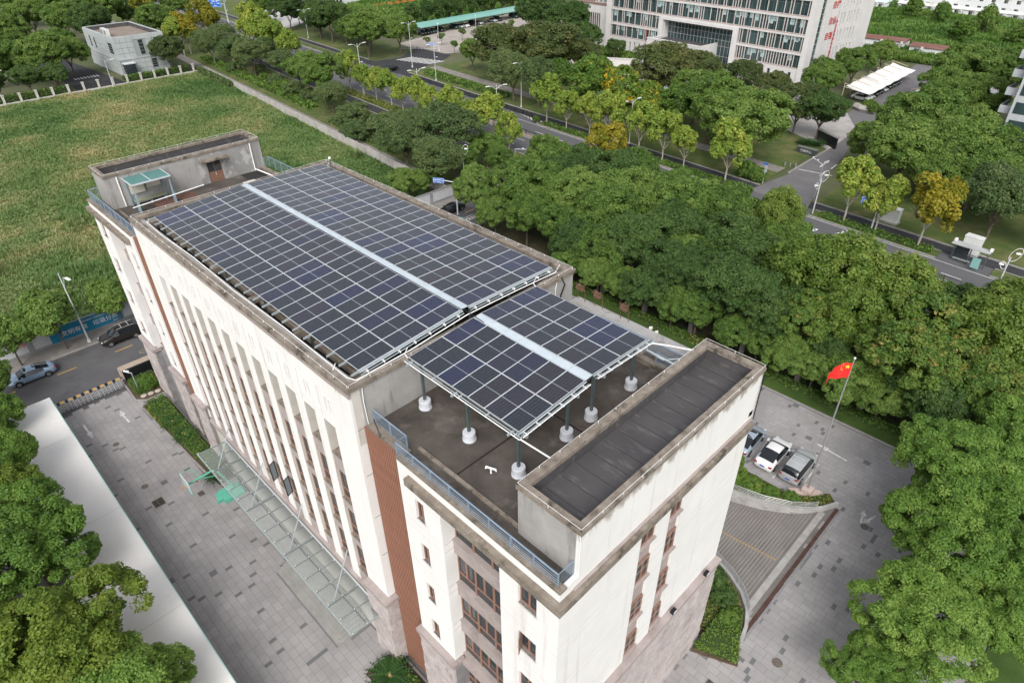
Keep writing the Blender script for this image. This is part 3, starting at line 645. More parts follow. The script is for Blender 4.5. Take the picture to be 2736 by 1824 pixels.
# front facade of the near wing (faces +u)
STR = [(4.92,6.06,9.3,20.5), (7.32,8.36,9.3,20.5)]
P('front_wall', wall_v(MB(), -.549, 14.65, 40.68, 40.9, 9.2, 21.55, STR), WHITE); P('front_wall', MB().box(40.68,40.9,.3,14.65,21.552,24.1), WHITE)
P('front_cornice', MB().box(40.902,41.2,-.8,14.3,20.55,21.0), CAP); P('front_upper_cornice', MB().box(40.902,41.02,.0,14.6,21.0,21.1), TRIM)
for (v0, v1, z0, z1) in STR:
    P('stair_window_strip', MB().box(40.66,40.76,v0,v1,z0,z1), TRIM)
    for z in (19.0, 16.12, 12.85, 9.72): window(40.80, v0+.05, z, v1-v0-.1, 1.5, PI/2, 'two', sill=TRIM)
for z in (17.9, 14.45, 11.0):
    P('facade_joint', MB().box(40.895,40.9035,-.8,14.65,z-.32,z-.30), BEIGE); P('facade_joint', MB().box(40.895,40.9035,-.8,14.65,z-.9,z-.88), BEIGE)
stone_pier(40.4,41.12,-.8,14.7,0,9.0,'f',.66,.5,6,.2)
stone_pier(30.15,33.42,-1.02,-.3,0,6.9,'l',.62,.52,5,.16)
P('plinth_return', MB().box(33.1,33.42,-.92,.1,0,6.9), STONE_D); P('plinth_band', MB().box(33.42,37.4,-.5,.1,6.7,7.0), TRIM)
stone_pier(-8.3,-5.1,-1.02,-.3,0,6.6,'l',.9,.8,8,.16); stone_pier(-15.95,-12.3,-1.02,-.3,0,6.6,'l',.9,.8,9,.16); P('plinth_return', MB().box(-12.5,-8.3,-.4,.1,0,6.6), STONE_D)
# right-hand low parapet of the terrace, downpipes, cables, bench slab
P('side_parapet', MB().box(27.1,37.4,15.6,16.55,20.6,21.95), CEMENT); P('side_roof', MB().box(27.1,37.4,14.5,15.6,20.4,21.25), TERR)
P('side_parapet_end', MB().box(33.2,33.5,14.5,15.6,21.25,21.9), CEMENT)
P('terrace_bench', MB().box(36.55,37.45,8.4,11.4,21.3,21.62), mat('precast_slab', (.32,.27,.225), (.40,.345,.295), 1.5, .93, .4, 20))
P('terrace_vent', MB().lathe([(.13,0), (.13,.3), (.16,.32)], (35.9,12.9,21.3), 10), CEMENT)
for u in (33.0,): P('terrace_seam', MB().box(u-.05,u+.05,.7,14.0,21.3,21.306), mat('bitumen_seam', (.025,.02,.017), rough=.9))
P('terrace_seam', MB().box(27.2,37.4,7.1,7.2,21.3,21.307), MATS['bitumen_seam'])
t_ = MB(); t_.tube([(34.1,1.9,21.3), (34.1,1.9,21.62)], .05, 8); t_.tube([(33.85,1.8,21.55), (33.85,1.8,21.64), (34.35,2.0,21.64), (34.35,2.0,21.55)], .055, 8); P('vent_pipe', t_, WPIPE)
P('cable', MB().tube([(27.25,14.6,24.2), (27.3,14.9,23.6), (27.16,14.7,22.8), (27.16,14.6,21.4)], .045, 6), BLACK); rod([(27.2,14.3,24.2), (27.14,14.2,23.5), (27.14,14.2,21.4)], 'conduit', .035)
rod([(27.15,-.3,24.1), (27.16,-.35,23.0), (27.16,-.3,21.5)], 'conduit', .025); P('cable', MB().tube([(28.4,-.45,21.5), (27.9,-.3,21.9), (27.75,-.3,22.2)], .03, 5), BLACK)
rod([(40.75,.35,24.2), (40.95,.2,24.0), (40.95,.22,21.7)], 'conduit', .02); P('conduit', MB().tube([(41.02,14.55,24.0), (41.02,14.5,22.5), (41.1,14.3,21.2)], .03, 5), BLACK)
# far stair house: door, canopy slab, downpipes
d = P('roof_door', MB().box(-12.66,-12.6,9.1,10.5,21.3,23.3), FRAME)
for v in (9.18, 9.83):
    MB().box(-12.6,-12.575,v,v+.58,21.4,22.2).build('door_panel', mat('door_wood', (.20,.105,.07), (.25,.14,.10), 4., .6), d); MB().box(-12.6,-12.585,v,v+.58,22.28,23.2).build('pane', GLASS, d)
MB().box(-12.6,-12.54,9.77,9.83,21.9,22.15).build('handle', ALU, d)
P('door_canopy', MB().box(-12.5,-11.75,8.5,11.1,23.5,23.62), CAP)
for v in (1.3, 13.6): P('downpipe', MB().tube([(-12.42,v,24.05), (-12.42,v,21.35)], .06, 8), WPIPE)
P('downpipe', MB().tube([(-12.3,13.6,21.5), (-11.8,13.6,21.55), (-4.2,14.0,21.75)], .07, 8), WPIPE)
P('long_pipe', MB().tube([(-9.2,1.0,22.25), (-9.7,7.4,22.35)], .05, 8), WPIPE)
P('roof_mat', MB().box(-11.9,-9.6,3.2,6.9,21.3,21.33), mat('brown_mat', (.115,.06,.045), (.15,.085,.065), 3., .95)); P('black_sheet', MB().box(-12.3,-6.0,12.0,14.0,21.3,21.34), mat('bitumen_sheet', (.02,.02,.02), (.035,.033,.032), 2., .7))
P('vent_block', MB().box(-8.4,-7.6,2.2,3.6,21.3,21.75), BEIGE); P('vent_block', MB().lathe([(.35,0),(.35,.25),(.28,.3)], (-9.3,11.6,21.34), 12), BEIGE); P('vent_plinth', MB().box(-9.9,-8.7,11.0,12.2,21.342,21.5), BEIGE)
# rusted bracket frames on the side parapet
RUST = mat('rust', (.10,.055,.035), (.20,.12,.08), 6., .9)
for (u, v) in ((27.6,16.1), (29.0,16.15), (31.1,16.1)):
    t = thing('rusted_bracket', {27.6:'rusted steel bracket frame on the side parapet beside the concrete end wall', 29.0:'middle of the three rusted bracket frames on the side parapet', 31.1:'rusted bracket frame on the side parapet nearest the blue-grey railing'}[u], 'bracket', (u, v, 21.95), 0, 'rusted frames on the side parapet')
    r = random.Random(int(u*10))
    for s in (-1, 1): MB().tube([(s*.3,.2,0), (s*.32,.1,.9), (s*.25,-.1,1.35)], .022, 5).build('leg', RUST, t)
    for k in range(9):
        a = (r.uniform(-.3,.3), r.uniform(-.2,.2), r.uniform(.7,1.3)); MB().tube([a, (a[0]+r.uniform(-.3,.3), a[1]+r.uniform(-.2,.2), a[2]+r.uniform(.05,.35))], .02, 4).build('bar', RUST, t)
    MB().box(-.25,.25,-.1,.1,.85,1.2).build('bent_plate', RUST, t)
# ---------------------------------------------------------------- roof railings
def railing(label, path, zb, h=.95, nr=6, step=1.35, r=.026):
    t = thing('roof_railing', label, 'railing', (path[0][0], path[0][1], zb), 0, 'blue-grey roof railings')
    o = Vector((path[0][0], path[0][1])); pts = [Vector(p)-o for p in path]
    for k in range(nr):
        z = .12+k*(h-.2)/(nr-1)
        MB().tube([(p.x,p.y,z) for p in pts], .014, 5).build('rail', STEELB, t)
    MB().tube([(p.x,p.y,h) for p in pts], .035, 6).build('handrail', STEELB, t)
    pm = MB().box(-.03,.03,-.03,.03,0,h).mesh('post', STEELB)
    for a, b2 in zip(pts[:-1], pts[1:]):
        n = max(1, round((b2-a).length/step))
        for i in range(n): q = a+(b2-a)*i/n; ob('post', pm, t, (q.x, q.y, 0))
    ob('post', pm, t, (pts[-1].x, pts[-1].y, 0))
railing('blue-grey steel railing along the near terrace above the recessed windows', [(27.3,.02), (30.05,.02), (30.05,-.62), (40.62,-.62), (40.62,.25)], 21.40)
railing('blue-grey steel railing on the right side of the near terrace behind the canopy', [(30.1,15.1), (37.3,15.1)], 21.3, 1.05)
railing('second lower rail run beside the right terrace gutter next to the stair house', [(34.9,14.25), (37.4,14.25)], 21.62, .8)
railing('blue-grey steel railing on the far terrace edge beside the shelter', [(-2.3,-.55), (-15.6,-.55), (-15.6,.2)], 21.60)
railing('grey railing at the far right corner of the roof by the weedy field', [(-2.3,15.2), (-12.5,15.2), (-12.5,14.7)], 21.3, 1.05)
# ---------------------------------------------------------------- smoking shelter on the far terrace
t = thing('roof_shelter', 'small teal-roofed shelter with bench against the far stair house', 'shelter', (-10.9,3.3,21.3))
TEALP = mat('teal_roof_sheet', (.075,.19,.175), (.10,.22,.205), 1.5, .5); STB = mat('shelter_frame', (.23,.33,.38), rough=.5)
MB().box(-1.5,.85,-1.6,1.6,2.46,2.54).build('roof', TEALP, t)
m = MB(); m.box(-1.55,.9,-1.66,-1.6,2.44,2.57); m.box(-1.55,.9,1.6,1.66,2.44,2.57); m.box(.85,.9,-1.6,1.6,2.44,2.57); m.box(-1.5,.85,-.03,.03,2.541,2.57); m.build('roof_trim', ALU, t)
for x, y in ((-1.4,-1.5), (-1.4,1.5), (.7,-1.5), (.7,1.5)): MB().box(x-.05,x+.05,y-.05,y+.05,0,2.46).build('post', STB, t)
MB().profile([(.2,0), (.9,0), (.65,1.6), (.55,1.6)], -1.58, -1.5).build('side_panel', STB, t); MB().profile([(.2,0), (.9,0), (.65,1.6), (.55,1.6)], 1.5, 1.58).build('side_panel', STB, t)
for y0, y1, z0 in ((-1.35,-.1,1.0), (.1,1.3,1.25)): MB().box(-1.38,-1.34,y0,y1,z0,2.3).build('tarpaulin', mat('tarp_beige', (.50,.46,.39), (.58,.54,.47), 2., .9), t)
MB().box(-1.2,-.55,-1.4,1.4,.5,.56).build('bench_seat', mat('bench_green', (.22,.24,.16), (.28,.29,.20), 3., .8), t)
for y in (-1.2, 0, 1.2): MB().box(-1.1,-.65,y-.04,y+.04,0,.5).build('leg', STB, t)
# ================================================================ SOLAR ARRAYS
pv = bpy.data.materials.new('pv_cells'); pv.use_nodes = True; nt = pv.node_tree; b = nt.nodes['Principled BSDF']
b.inputs['Roughness'].default_value = .2; b.inputs['Specular IOR Level'].default_value = .62
tc = nt.nodes.new('ShaderNodeTexCoord'); sx = nt.nodes.new('ShaderNodeSeparateXYZ'); nt.links.new(tc.outputs['Object'], sx.inputs[0])
def mth(op, a, b_=None, c=None):
    n = nt.nodes.new('ShaderNodeMath'); n.operation = op
    for i, x in enumerate((a, b_, c)):
        if x is None: continue
        if isinstance(x, (int, float)): n.inputs[i].default_value = x
        else: nt.links.new(x, n.inputs[i])
    return n.outputs[0]
def gridline(axis, pitch, w):
    f = mth('FRACT', mth('ADD', mth('DIVIDE', axis, pitch), 50.0)); return mth('LESS_THAN', mth('MINIMUM', f, mth('SUBTRACT', 1.0, f)), w/pitch/2)
gx = gridline(sx.outputs[0], .1832, .006); gy = gridline(sx.outputs[1], .0925, .004); bus = gridline(sx.outputs[0], .0183, .0016)
mid = mth('LESS_THAN', mth('ABSOLUTE', sx.outputs[1]), .011)
oi = nt.nodes.new('ShaderNodeObjectInfo'); cr = nt.nodes.new('ShaderNodeValToRGB')
els = [(0, (.016,.020,.028)), (.45, (.018,.021,.031)), (.62, (.026,.021,.028)), (.82, (.018,.020,.042)), (1., (.013,.018,.058))]
while len(cr.color_ramp.elements) < len(els): cr.color_ramp.elements.new(.5)
for e, (p, c) in zip(cr.color_ramp.elements, els): e.position = p; e.color = (*c, 1)
nt.links.new(oi.outputs['Random'], cr.inputs['Fac'])
def mixc(fac, a, cb):
    n = nt.nodes.new('ShaderNodeMix'); n.data_type = 'RGBA'; nt.links.new(fac, n.inputs['Factor']); nt.links.new(a, n.inputs['A']); n.inputs['B'].default_value = (*cb, 1); return n.outputs['Result']
c_ = mixc(mth('MAXIMUM', gx, gy), mixc(bus, cr.outputs['Color'], (.05,.055,.065)), (.12,.14,.165)); c_ = mixc(mid, c_, (.42,.46,.50))
nt.links.new(c_, b.inputs['Base Color'])
pm = MB(); W, L = 1.134, 2.278
pm.box(-W/2,W/2,-L/2,-L/2+.02,-.035,.004); pm.box(-W/2,W/2,L/2-.02,L/2,-.035,.004); pm.box(-W/2,-W/2+.02,-L/2+.02,L/2-.02,-.035,.004); pm.box(W/2-.02,W/2,-L/2+.02,L/2-.02,-.035,.004)
pm.mat(1).add([(-W/2+.02,-L/2+.02,0), (W/2-.02,-L/2+.02,0), (W/2-.02,L/2-.02,0), (-W/2+.02,L/2-.02,0)], [(0,1,2,3)])
panel_me = pm.mesh('solar_panel', [ALU, pv])
def plane_z(a, b_): return lambda u, v: a+b_[0]*u+b_[1]*v
def panels(par, u0, v0, nu, nv, zf, slope):
    for i in range(nu):
        for j in range(nv):
            u, v = u0+i*1.154+W/2, v0+j*2.298+L/2
            o = ob('solar_panel', panel_me, par, (u, v, zf(u, v)+rnd.uniform(-.004,.004))); o.rotation_euler = (math.atan(slope), 0.0033, 0)
ZA = 24.6
main = thing('solar_array', 'large dark solar array of two banks covering the main roof', 'solar array', (0,0,0))
zl = lambda u, v: ZA-.0033*u+.0714*v
zr = lambda u, v: ZA-.0033*u+.4756-.0272*(v-7.43)
panels(main, 0, 0, 23, 3, zl, .0714); panels(main, 0, 7.43, 23, 3, zr, -.0272)
for i in range(23):
    if i % 2 == 0:
        u0, u1 = i*1.154, min(26.5, (i+2)*1.154-.02)
        MB().add([(u0,6.98,zl(u0,6.98)-.01), (u1,6.98,zl(u1,6.98)-.01), (u1,7.40,zr(u1,7.40)-.01), (u0,7.40,zr(u0,7.40)-.01), (u0,6.98,zl(u0,6.98)-.05), (u1,6.98,zl(u1,6.98)-.05), (u1,7.40,zr(u1,7.40)-.05), (u0,7.40,zr(u0,7.40)-.05)],
                 [(0,1,2,3), (4,7,6,5), (0,4,5,1), (1,5,6,2), (2,6,7,3), (3,7,4,0)]).build('walkway_plate', PLATE, main)
for i in range(24):                         # purlin ends sticking out on the left edge, cross beams
    u = i*1.154-.01; MB().add([(x, y, z) for x in (u-.04,u+.04) for y, z in ((-.42,zl(u,-.42)-.14), (6.95,zl(u,6.95)-.14), (6.95,zl(u,6.95)-.045), (-.42,zl(u,-.42)-.045))], [(0,1,2,3), (7,6,5,4), (0,4,5,1), (1,5,6,2), (2,6,7,3), (3,7,4,0)]).build('purlin', GALV, main)
    MB().add([(x, y, z) for x in (u-.04,u+.04) for y, z in ((7.45,zr(u,7.45)-.14), (14.42,zr(u,14.42)-.14), (14.42,zr(u,14.42)-.045), (7.45,zr(u,7.45)-.045))], [(0,1,2,3), (7,6,5,4), (0,4,5,1), (1,5,6,2), (2,6,7,3), (3,7,4,0)]).build('purlin', GALV, main)
for v, z0 in ((.3,zl), (3.5,zl), (6.6,zl), (7.8,zr), (11.0,zr), (14.1,zr)):
    MB().tube([(-.1,v,z0(0,v)-.22), (26.65,v,z0(26.6,v)-.22)], .07, 6).build('main_beam', GALV, main)
    for u in (.4, 5.5, 10.8, 16.0, 21.3, 26.2): MB().box(u-.05,u+.05,v-.05,v+.05,22.93,z0(u,v)-.2).build('support_post', GALV_D, main)
for v0, v1, zf in ((0,6.95,zl), (7.43,14.4,zr)):
    MB().tube([(26.62,v0,zf(26.6,v0)-.1), (26.62,v1,zf(26.6,v1)-.1)], .05, 6).build('edge_rail', GALV, main); MB().tube([(26.72,v0,zf(26.6,v0)-.2), (26.72,v1,zf(26.6,v1)-.2)], .03, 5).build('edge_rail', GALV, main)
    for k in range(7): q = v0+.4+k*(v1-v0-.8)/6; MB().box(26.55,26.8,q-.03,q+.03,zf(26.6,q)-.24,zf(26.6,q)-.12).build('clamp', WPIPE, main)
MB().tube([(-.2,-.55,24.35), (3,-.62,24.3), (8,-.5,24.32), (14,-.6,24.28), (20,-.52,24.3), (26.4,-.6,24.3), (26.9,-.4,24.3), (26.95,3,24.45), (26.95,7,24.8), (26.95,11,24.7), (26.9,14.5,24.5)], .03, 6).build('conduit', WPIPE, main)
MB().tube([(9.0,7.02,25.02), (13,6.97,25.01), (20,6.98,24.98), (26.8,7.05,24.97), (28.4,7.3,24.55)], .025, 5).build('cable', BLACK, main)
for u, v in ((25.4,-.75), (.3,-.6), (-.3,14.9), (26.6,14.9)):
    MB().tube([(u-.15,v,24.2), (u,v,24.42), (u+.12,v+.1,24.75)], .03, 5).build('cable_elbow', WPIPE, main)
MB().tube([(.6,14.75,23.0), (.6,14.75,25.35)], .05, 8).build('sensor_mast', GALV_D, main); MB().ball((.6,14.75,25.42), .13, 8, 5).build('sensor_head', WPIPE, main)
# canopy array over the near terrace
can = thing('solar_canopy', 'free-standing solar canopy on posts with white concrete feet over the near terrace', 'solar canopy', (0,0,0))
CU, CVL, CVR = 27.255, 2.586, 7.732
base = ZA-.232; zcl = lambda u, v: base+.0531*(v-CVL)-.0033*u+.0197*v+.0; zc0 = base+.0531*(CVR-CVL)
zcr = lambda u, v: zc0-.0579*(v-CVR)-.0033*u+.0197*v
panels(can, CU, CVL, 7, 2, zcl, .0728); panels(can, CU, CVR, 7, 2, zcr, -.0382)
for i in range(7):
    u0, u1 = CU+i*1.154, CU+(i+1)*1.154-.015
    MB().add([(u0,CVL+4.62,zcl(u0,7.2)-.01), (u1,CVL+4.62,zcl(u1,7.2)-.01), (u1,CVR-.03,zcr(u1,7.7)-.01), (u0,CVR-.03,zcr(u0,7.7)-.01), (u0,CVL+4.62,zcl(u0,7.2)-.05), (u1,CVL+4.62,zcl(u1,7.2)-.05), (u1,CVR-.03,zcr(u1,7.7)-.05), (u0,CVR-.03,zcr(u0,7.7)-.05)],
             [(0,1,2,3), (4,7,6,5), (0,4,5,1), (1,5,6,2), (2,6,7,3), (3,7,4,0)]).build('walkway_plate', PLATE, can)
CE = CU+7*1.154
for u in (CU+.3, CU+2.2, CU+4.2, CU+6.1, CE-.1):
    MB().tube([(u,CVL-.25,zcl(u,CVL-.2)-.1), (u,CVL+4.6,zcl(u,7.2)-.1)], .04, 5).build('purlin', GALV, can); MB().tube([(u,CVR,zcr(u,CVR)-.1), (u,CVR+4.65,zcr(u,12.3)-.1)], .04, 5).build('purlin', GALV, can)
POSTS = [(35.1,2.77), (31.6,2.75), (28.05,2.75), (35.05,6.3), (35.0,8.3), (34.95,11.85), (31.6,11.85), (28.05,11.85), (31.6,6.3), (31.6,8.3)]
ped = MB().lathe([(.36,0), (.36,.10), (.335,.12), (.335,.50), (.31,.54)], n=22).mesh('concrete_foot', PEDEST, False)
for u, v in POSTS:
    zt = (zcl if v < 7.4 else zcr)(u, v)-.24
    MB().box(u-.065,u+.065,v-.065,v+.065,21.8,zt).build('post', GALV_D, can); ob('concrete_foot', ped, can, (u, v, 21.3))
for v, zf in ((2.77,zcl), (6.3,zcl), (8.3,zcr), (11.85,zcr)):
    MB().add([(u_, y, z) for u_ in (CU-.1, CE+.35) for y, z in ((v-.05,zf(u_,v)-.30), (v+.05,zf(u_,v)-.30), (v+.05,zf(u_,v)-.15), (v-.05,zf(u_,v)-.15))], [(3,2,1,0), (4,5,6,7), (0,1,5,4), (1,2,6,5), (2,3,7,6), (3,0,4,7)]).build('main_beam', GALV, can)
for v0, v1, zf in ((CVL-.1,CVL+4.6,zcl), (CVR,CVR+4.7,zcr)):
    for off, dz, r in ((.06,.05,.045), (.2,.12,.03), (.34,.05,.028)):
        MB().tube([(CE+off,v0,zf(CE,v0)-dz), (CE+off,v1,zf(CE,v1)-dz)], r, 5).build('edge_rail', GALV if off < .3 else WPIPE, can)
    for k in range(6): q = v0+.3+k*(v1-v0-.6)/5; MB().box(CE+.02,CE+.36,q-.03,q+.03,zf(CE,q)-.12,zf(CE,q)-.06).build('clamp', ALU, can)
for off, r in ((-.14,.03), (-.28,.028)):
    MB().tube([(CU-.2,CVL+off,zcl(CU,CVL)-.1), (CE+.3,CVL+off,zcl(CE,CVL)-.1)], r, 5).build('edge_rail', WPIPE if off < -.2 else GALV, can)
for u in (CU+.4, CU+3.9, CE-.3):
    MB().box(u-.05,u+.05,CVL-.45,CVL-.05,zcl(u,CVL)-.16,zcl(u,CVL)-.06).build('bracket', GALV, can)
MB().tube([(CE+.2,2.45,zcl(CE,2.4)-.2), (37.6,2.65,23.95)], .04, 6).build('tie_rod', WPIPE, can); MB().tube([(35.0,11.9,zcr(35,11.9)-.3), (37.6,12.0,24.05)], .055, 6).build('tie_rod', GALV, can)
MB().tube([(CE+.3,CVR+4.6,zcr(CE,12.3)-.1), (36.2,13.0,24.2), (37.5,13.6,24.2)], .04, 6).build('conduit', WPIPE, can); MB().tube([(CE,12.0,24.1), (36.3,12.6,23.5), (37.5,12.9,24.1)], .02, 5).build('cable', WPIPE, can)
for v, zf in ((CVL,zcl), (CVR+4.6,zcr)): MB().tube([(CU-.05,v,zf(CU,v)-.1), (CU-.25,v-.05,zf(CU,v)+.12), (CU-.2,v+.15,zf(CU,v)+.45)], .03, 5).build('cable_elbow', WPIPE, can)
# ================================================================ FORECOURT AND YARD THINGS
# glass entrance canopy
CGL = bpy.data.materials.new('canopy_glass'); CGL.use_nodes = True; nt = CGL.node_tree; b = nt.nodes['Principled BSDF']
b.inputs['Base Color'].default_value = (.86,.91,.895,1); b.inputs['Transmission Weight'].default_value = .85; b.inputs['Roughness'].default_value = .12; b.inputs['IOR'].default_value = 1.12; b.inputs['Specular IOR Level'].default_value = .25
t = thing('entrance_canopy', 'long greenish glass canopy with steel ribs and tie rods over the entrance steps', 'canopy', (2.4,-1.1,0))
CS = mat('canopy_steel', (.34,.40,.40), (.42,.48,.48), 3., .4, metal=.35); CLn = 23.6; NC = 16; CW = CLn/NC
zc = lambda y: 4.45+.09*(-y)/2.4
gme = MB().add([(.03,-.1,zc(-.1)), (CW-.03,-.1,zc(-.1)), (CW-.03,-1.28,zc(-1.28)), (.03,-1.28,zc(-1.28))]+[(.03,-.1,zc(-.1)-.02), (CW-.03,-.1,zc(-.1)-.02), (CW-.03,-1.28,zc(-1.28)-.02), (.03,-1.28,zc(-1.28)-.02)], [(3,2,1,0), (4,5,6,7), (0,1,5,4), (1,2,6,5), (2,3,7,6), (3,0,4,7)]).mesh('glass_pane', CGL)
gm2 = MB().add([(.03,-1.32,zc(-1.32)), (CW-.03,-1.32,zc(-1.32)), (CW-.03,-2.45,zc(-2.45)), (.03,-2.45,zc(-2.45))]+[(.03,-1.32,zc(-1.32)-.02), (CW-.03,-1.32,zc(-1.32)-.02), (CW-.03,-2.45,zc(-2.45)-.02), (.03,-2.45,zc(-2.45)-.02)], [(3,2,1,0), (4,5,6,7), (0,1,5,4), (1,2,6,5), (2,3,7,6), (3,0,4,7)]).mesh('glass_pane', CGL)
for i in range(NC):
    ob('glass_pane', gme, t, (i*CW,0,0)); ob('glass_pane', gm2, t, (i*CW,0,0))
for i in range(NC+1):
    big = i % 4 == 2
    h = .26 if big else .12; w_ = .09 if big else .05
    MB().add([(x, y, z) for x in (i*CW-w_/2, i*CW+w_/2) for y, z in ((.0,4.42-h), (-2.5,zc(-2.5)-.04-h*.6), (-2.5,zc(-2.5)-.04), (.0,4.40))], [(0,1,2,3), (7,6,5,4), (0,4,5,1), (1,5,6,2), (2,6,7,3), (3,7,4,0)]).build('rib', CS, t)
    if big and 0 < i < 16: MB().tube([(i*CW,-2.0,zc(-2)), (i*CW-.6,.05,7.6)], .045, 6).build('tie_rod', GALV, t)
    for y in (-.15,-1.3,-2.4): MB().lathe([(.05,0), (.05,.04)], (i*CW,y,zc(y)+.01), 6).build('spider_fixing', ALU, t)
MB().tube([(0,-1.3,4.40), (CLn,-1.3,4.40)], .05, 6).build('purlin', CS, t); MB().box(-.05,CLn+.05,-2.56,-2.48,zc(-2.5)-.14,zc(-2.5)+.03).build('edge_gutter', CS, t); MB().box(-.05,CLn+.05,-.08,-.0,4.36,4.56).build('wall_flashing', ALU, t)
# entrance steps
t = thing('entrance_steps', 'broad grey stone steps under the near end of the glass entrance canopy', 'steps', (14.5,-1.05,0))
STEPM = mat('step_stone', (.25,.245,.23), (.315,.31,.295), .8, .88, .1, 12, dirt=((.19,.18,.165), .5, (1,1,1), .6, .75))
for k in range(5):
    z1 = .16*(5-k); MB().box(0, 7.7+k*.27, -1.55-k*.28, -.0 if k == 0 else -1.2, z1-.16 if k else 0, z1-.002*k).build('step', STEPM, t)
    if k: MB().box(7.7+(k-1)*.27+.01,7.7+k*.27,-1.19,-.05,z1-.16,z1-.002*k).build('step', STEPM, t)
# carport with white membrane roof
t = thing('membrane_carport', 'long low carport with white membrane roof and teal edge beside the forecourt', 'carport', (2.5,-12.8,0))
for (u0, u1, z) in ((-20.8,-13.0,2.75), (-12.8,25,3.0)):
    m = MB(); n = 40; y0, y1 = 2.5, -2.6
    for j in range(n+1):
        x = u0+(u1-u0)*j/n; s = .025*math.sin((x-u0)*2*PI/10.4)
        for k in range(6): y = y0+(y1-y0)*k/5; m.v.append((x, y, z+s*(1-k/5)-.10*math.sin(PI*k/5)+.12*k/5))
    m.f = [(j*6+k, j*6+k+1, (j+1)*6+k+1, (j+1)*6+k) for j in range(n) for k in range(5)]; m.m = [0]*len(m.f)
    rf = m.build('roof_membrane', TARP, t, smooth=True)
    MB().box(u0,u1,2.50,2.56,z-.12,z+.04).build('edge_beam', TEALM, t)
    MB().box(u1-.02,u1+.04,-2.6,2.5,z-.16,z+.03).build('end_beam', WPIPE, t)
    MB().box(u0-.04,u0+.02,-2.6,2.5,z-.16,z+.03).build('end_beam', WPIPE, t)
    x = u0+1
    while x < u1:
        MB().box(x-.06,x+.06,-2.4,-2.28,0,z+.1).build('post', WPIPE, t); MB().tube([(x,-2.3,z-.2), (x,2.4,z-.1)], .05, 6).build('rafter', WPIPE, t); x += 5.2
for (xs, sx) in ((-.5,0), (12.0,0)):
    zz_ = lambda y_: 3.0-.10*math.sin(PI*(2.5-y_)/5.1)+.12*(2.5-y_)/5.1+.03
    MB().add([(xs+o_, y_, zz_(y_)) for y_ in (2.48,1.4,.4,-.6,-1.6,-2.55) for o_ in (-.02,.02)], [(2*i_, 2*i_+2, 2*i_+3, 2*i_+1) for i_ in range(5)]).build('membrane_seam', mat('seam_tape', (.50,.49,.48), rough=.7), t)
for x in (-7, -3.5, 1.5, 6.5): MB().tube([(x,-2.4,3.22), (x+.1,.3,3.2)], .025, 5).build('tie_rod', WPIPE, t)
# retractable gate
t = thing('folding_gate', 'silver retractable folding gate across the yard entrance', 'gate', (-18.9,-3.9,0))
GS = mat('gate_steel', (.50,.51,.54), (.60,.61,.64), 4., .35, metal=.5)
for k in range(17):
    y = -k*.385; m = MB()
    m.box(-.22,-.18,y-.02,y+.02,.08,1.25); m.box(.18,.22,y-.02,y+.02,.08,1.25); m.tube([(-.2,y,1.25), (0,y,1.42), (.2,y,1.25)], .022, 5); m.build('frame_arch', GS, t)
    MB().ball((-.2,y,.06), .06, 6, 4).build('wheel', BLACK, t); MB().ball((.2,y,.06), .06, 6, 4).build('wheel', BLACK, t)
    if k < 16:
        m = MB()
        for x in (-.2,.2):
            for z in (.25,.55,.85): m.tube([(x,y,z), (x,y-.385,z+.3)], .012, 4); m.tube([(x,y,z+.3), (x,y-.385,z)], .012, 4)
        m.build('lattice', GS, t)
        m = MB().box(-.24,.24,y-.34,y-.05,1.24,1.30); m.build('top_cover', [LINEY, BLACK][k % 2], t)
# dark planter wall with round stepping stones and a camera pole at the gate bed
t = thing('planter_wall', 'dark stone planter wall in the bed beside the folding gate', 'wall', (-19.6,-3.3,0))
MB().box(-.2,.05,0,4.5,0,1.5).build('panel', mat('black_granite', (.015,.017,.018), rough=.25), t); MB().box(-1.6,-.2,0,4.5,0,1.25).build('top_slab', mat('tan_slab', (.34,.27,.21), (.40,.33,.26), 2., .9), t); MB().box(-1.75,-1.6,-.1,4.5,0,1.1).build('cladding', STONE, t)
for k, (x, y) in enumerate(((-15.7,-2.9), (-15.6,-2.2), (-15.5,-1.5))): tag(MB().lathe([(.3,0), (.3,.05), (.26,.07)], n=14).build('stepping_stone', mat('pale_stone', (.42,.38,.32), (.5,.46,.40), 3., .9), None, (x,y,.12)), ['round stepping stone at the kerb end of the gate bed','middle round stepping stone of three in the gate bed','round stepping stone nearest the building in the gate bed'][k], 'stepping stone', 'stepping stones in the gate bed')
def cam_pole(x, y, h, rz, label, arm=1.2):
    t = thing('camera_pole', label, 'camera pole', (x,y,0), rz)
    MB().tube([(0,0,0), (0,0,h)], .05, 8).build('pole', GALV, t); MB().tube([(0,0,h-.1), (arm,0,h)], .035, 6).build('arm', WPIPE, t)
    for q in (arm*.55, arm): MB().cbox((q,0,h+.1), (.28,.14,.14)).build('camera', WPIPE, t)
cam_pole(-16.5,-3.0,2.9,PI*1.2,'thin pole with white camera in the gate bed',.7)
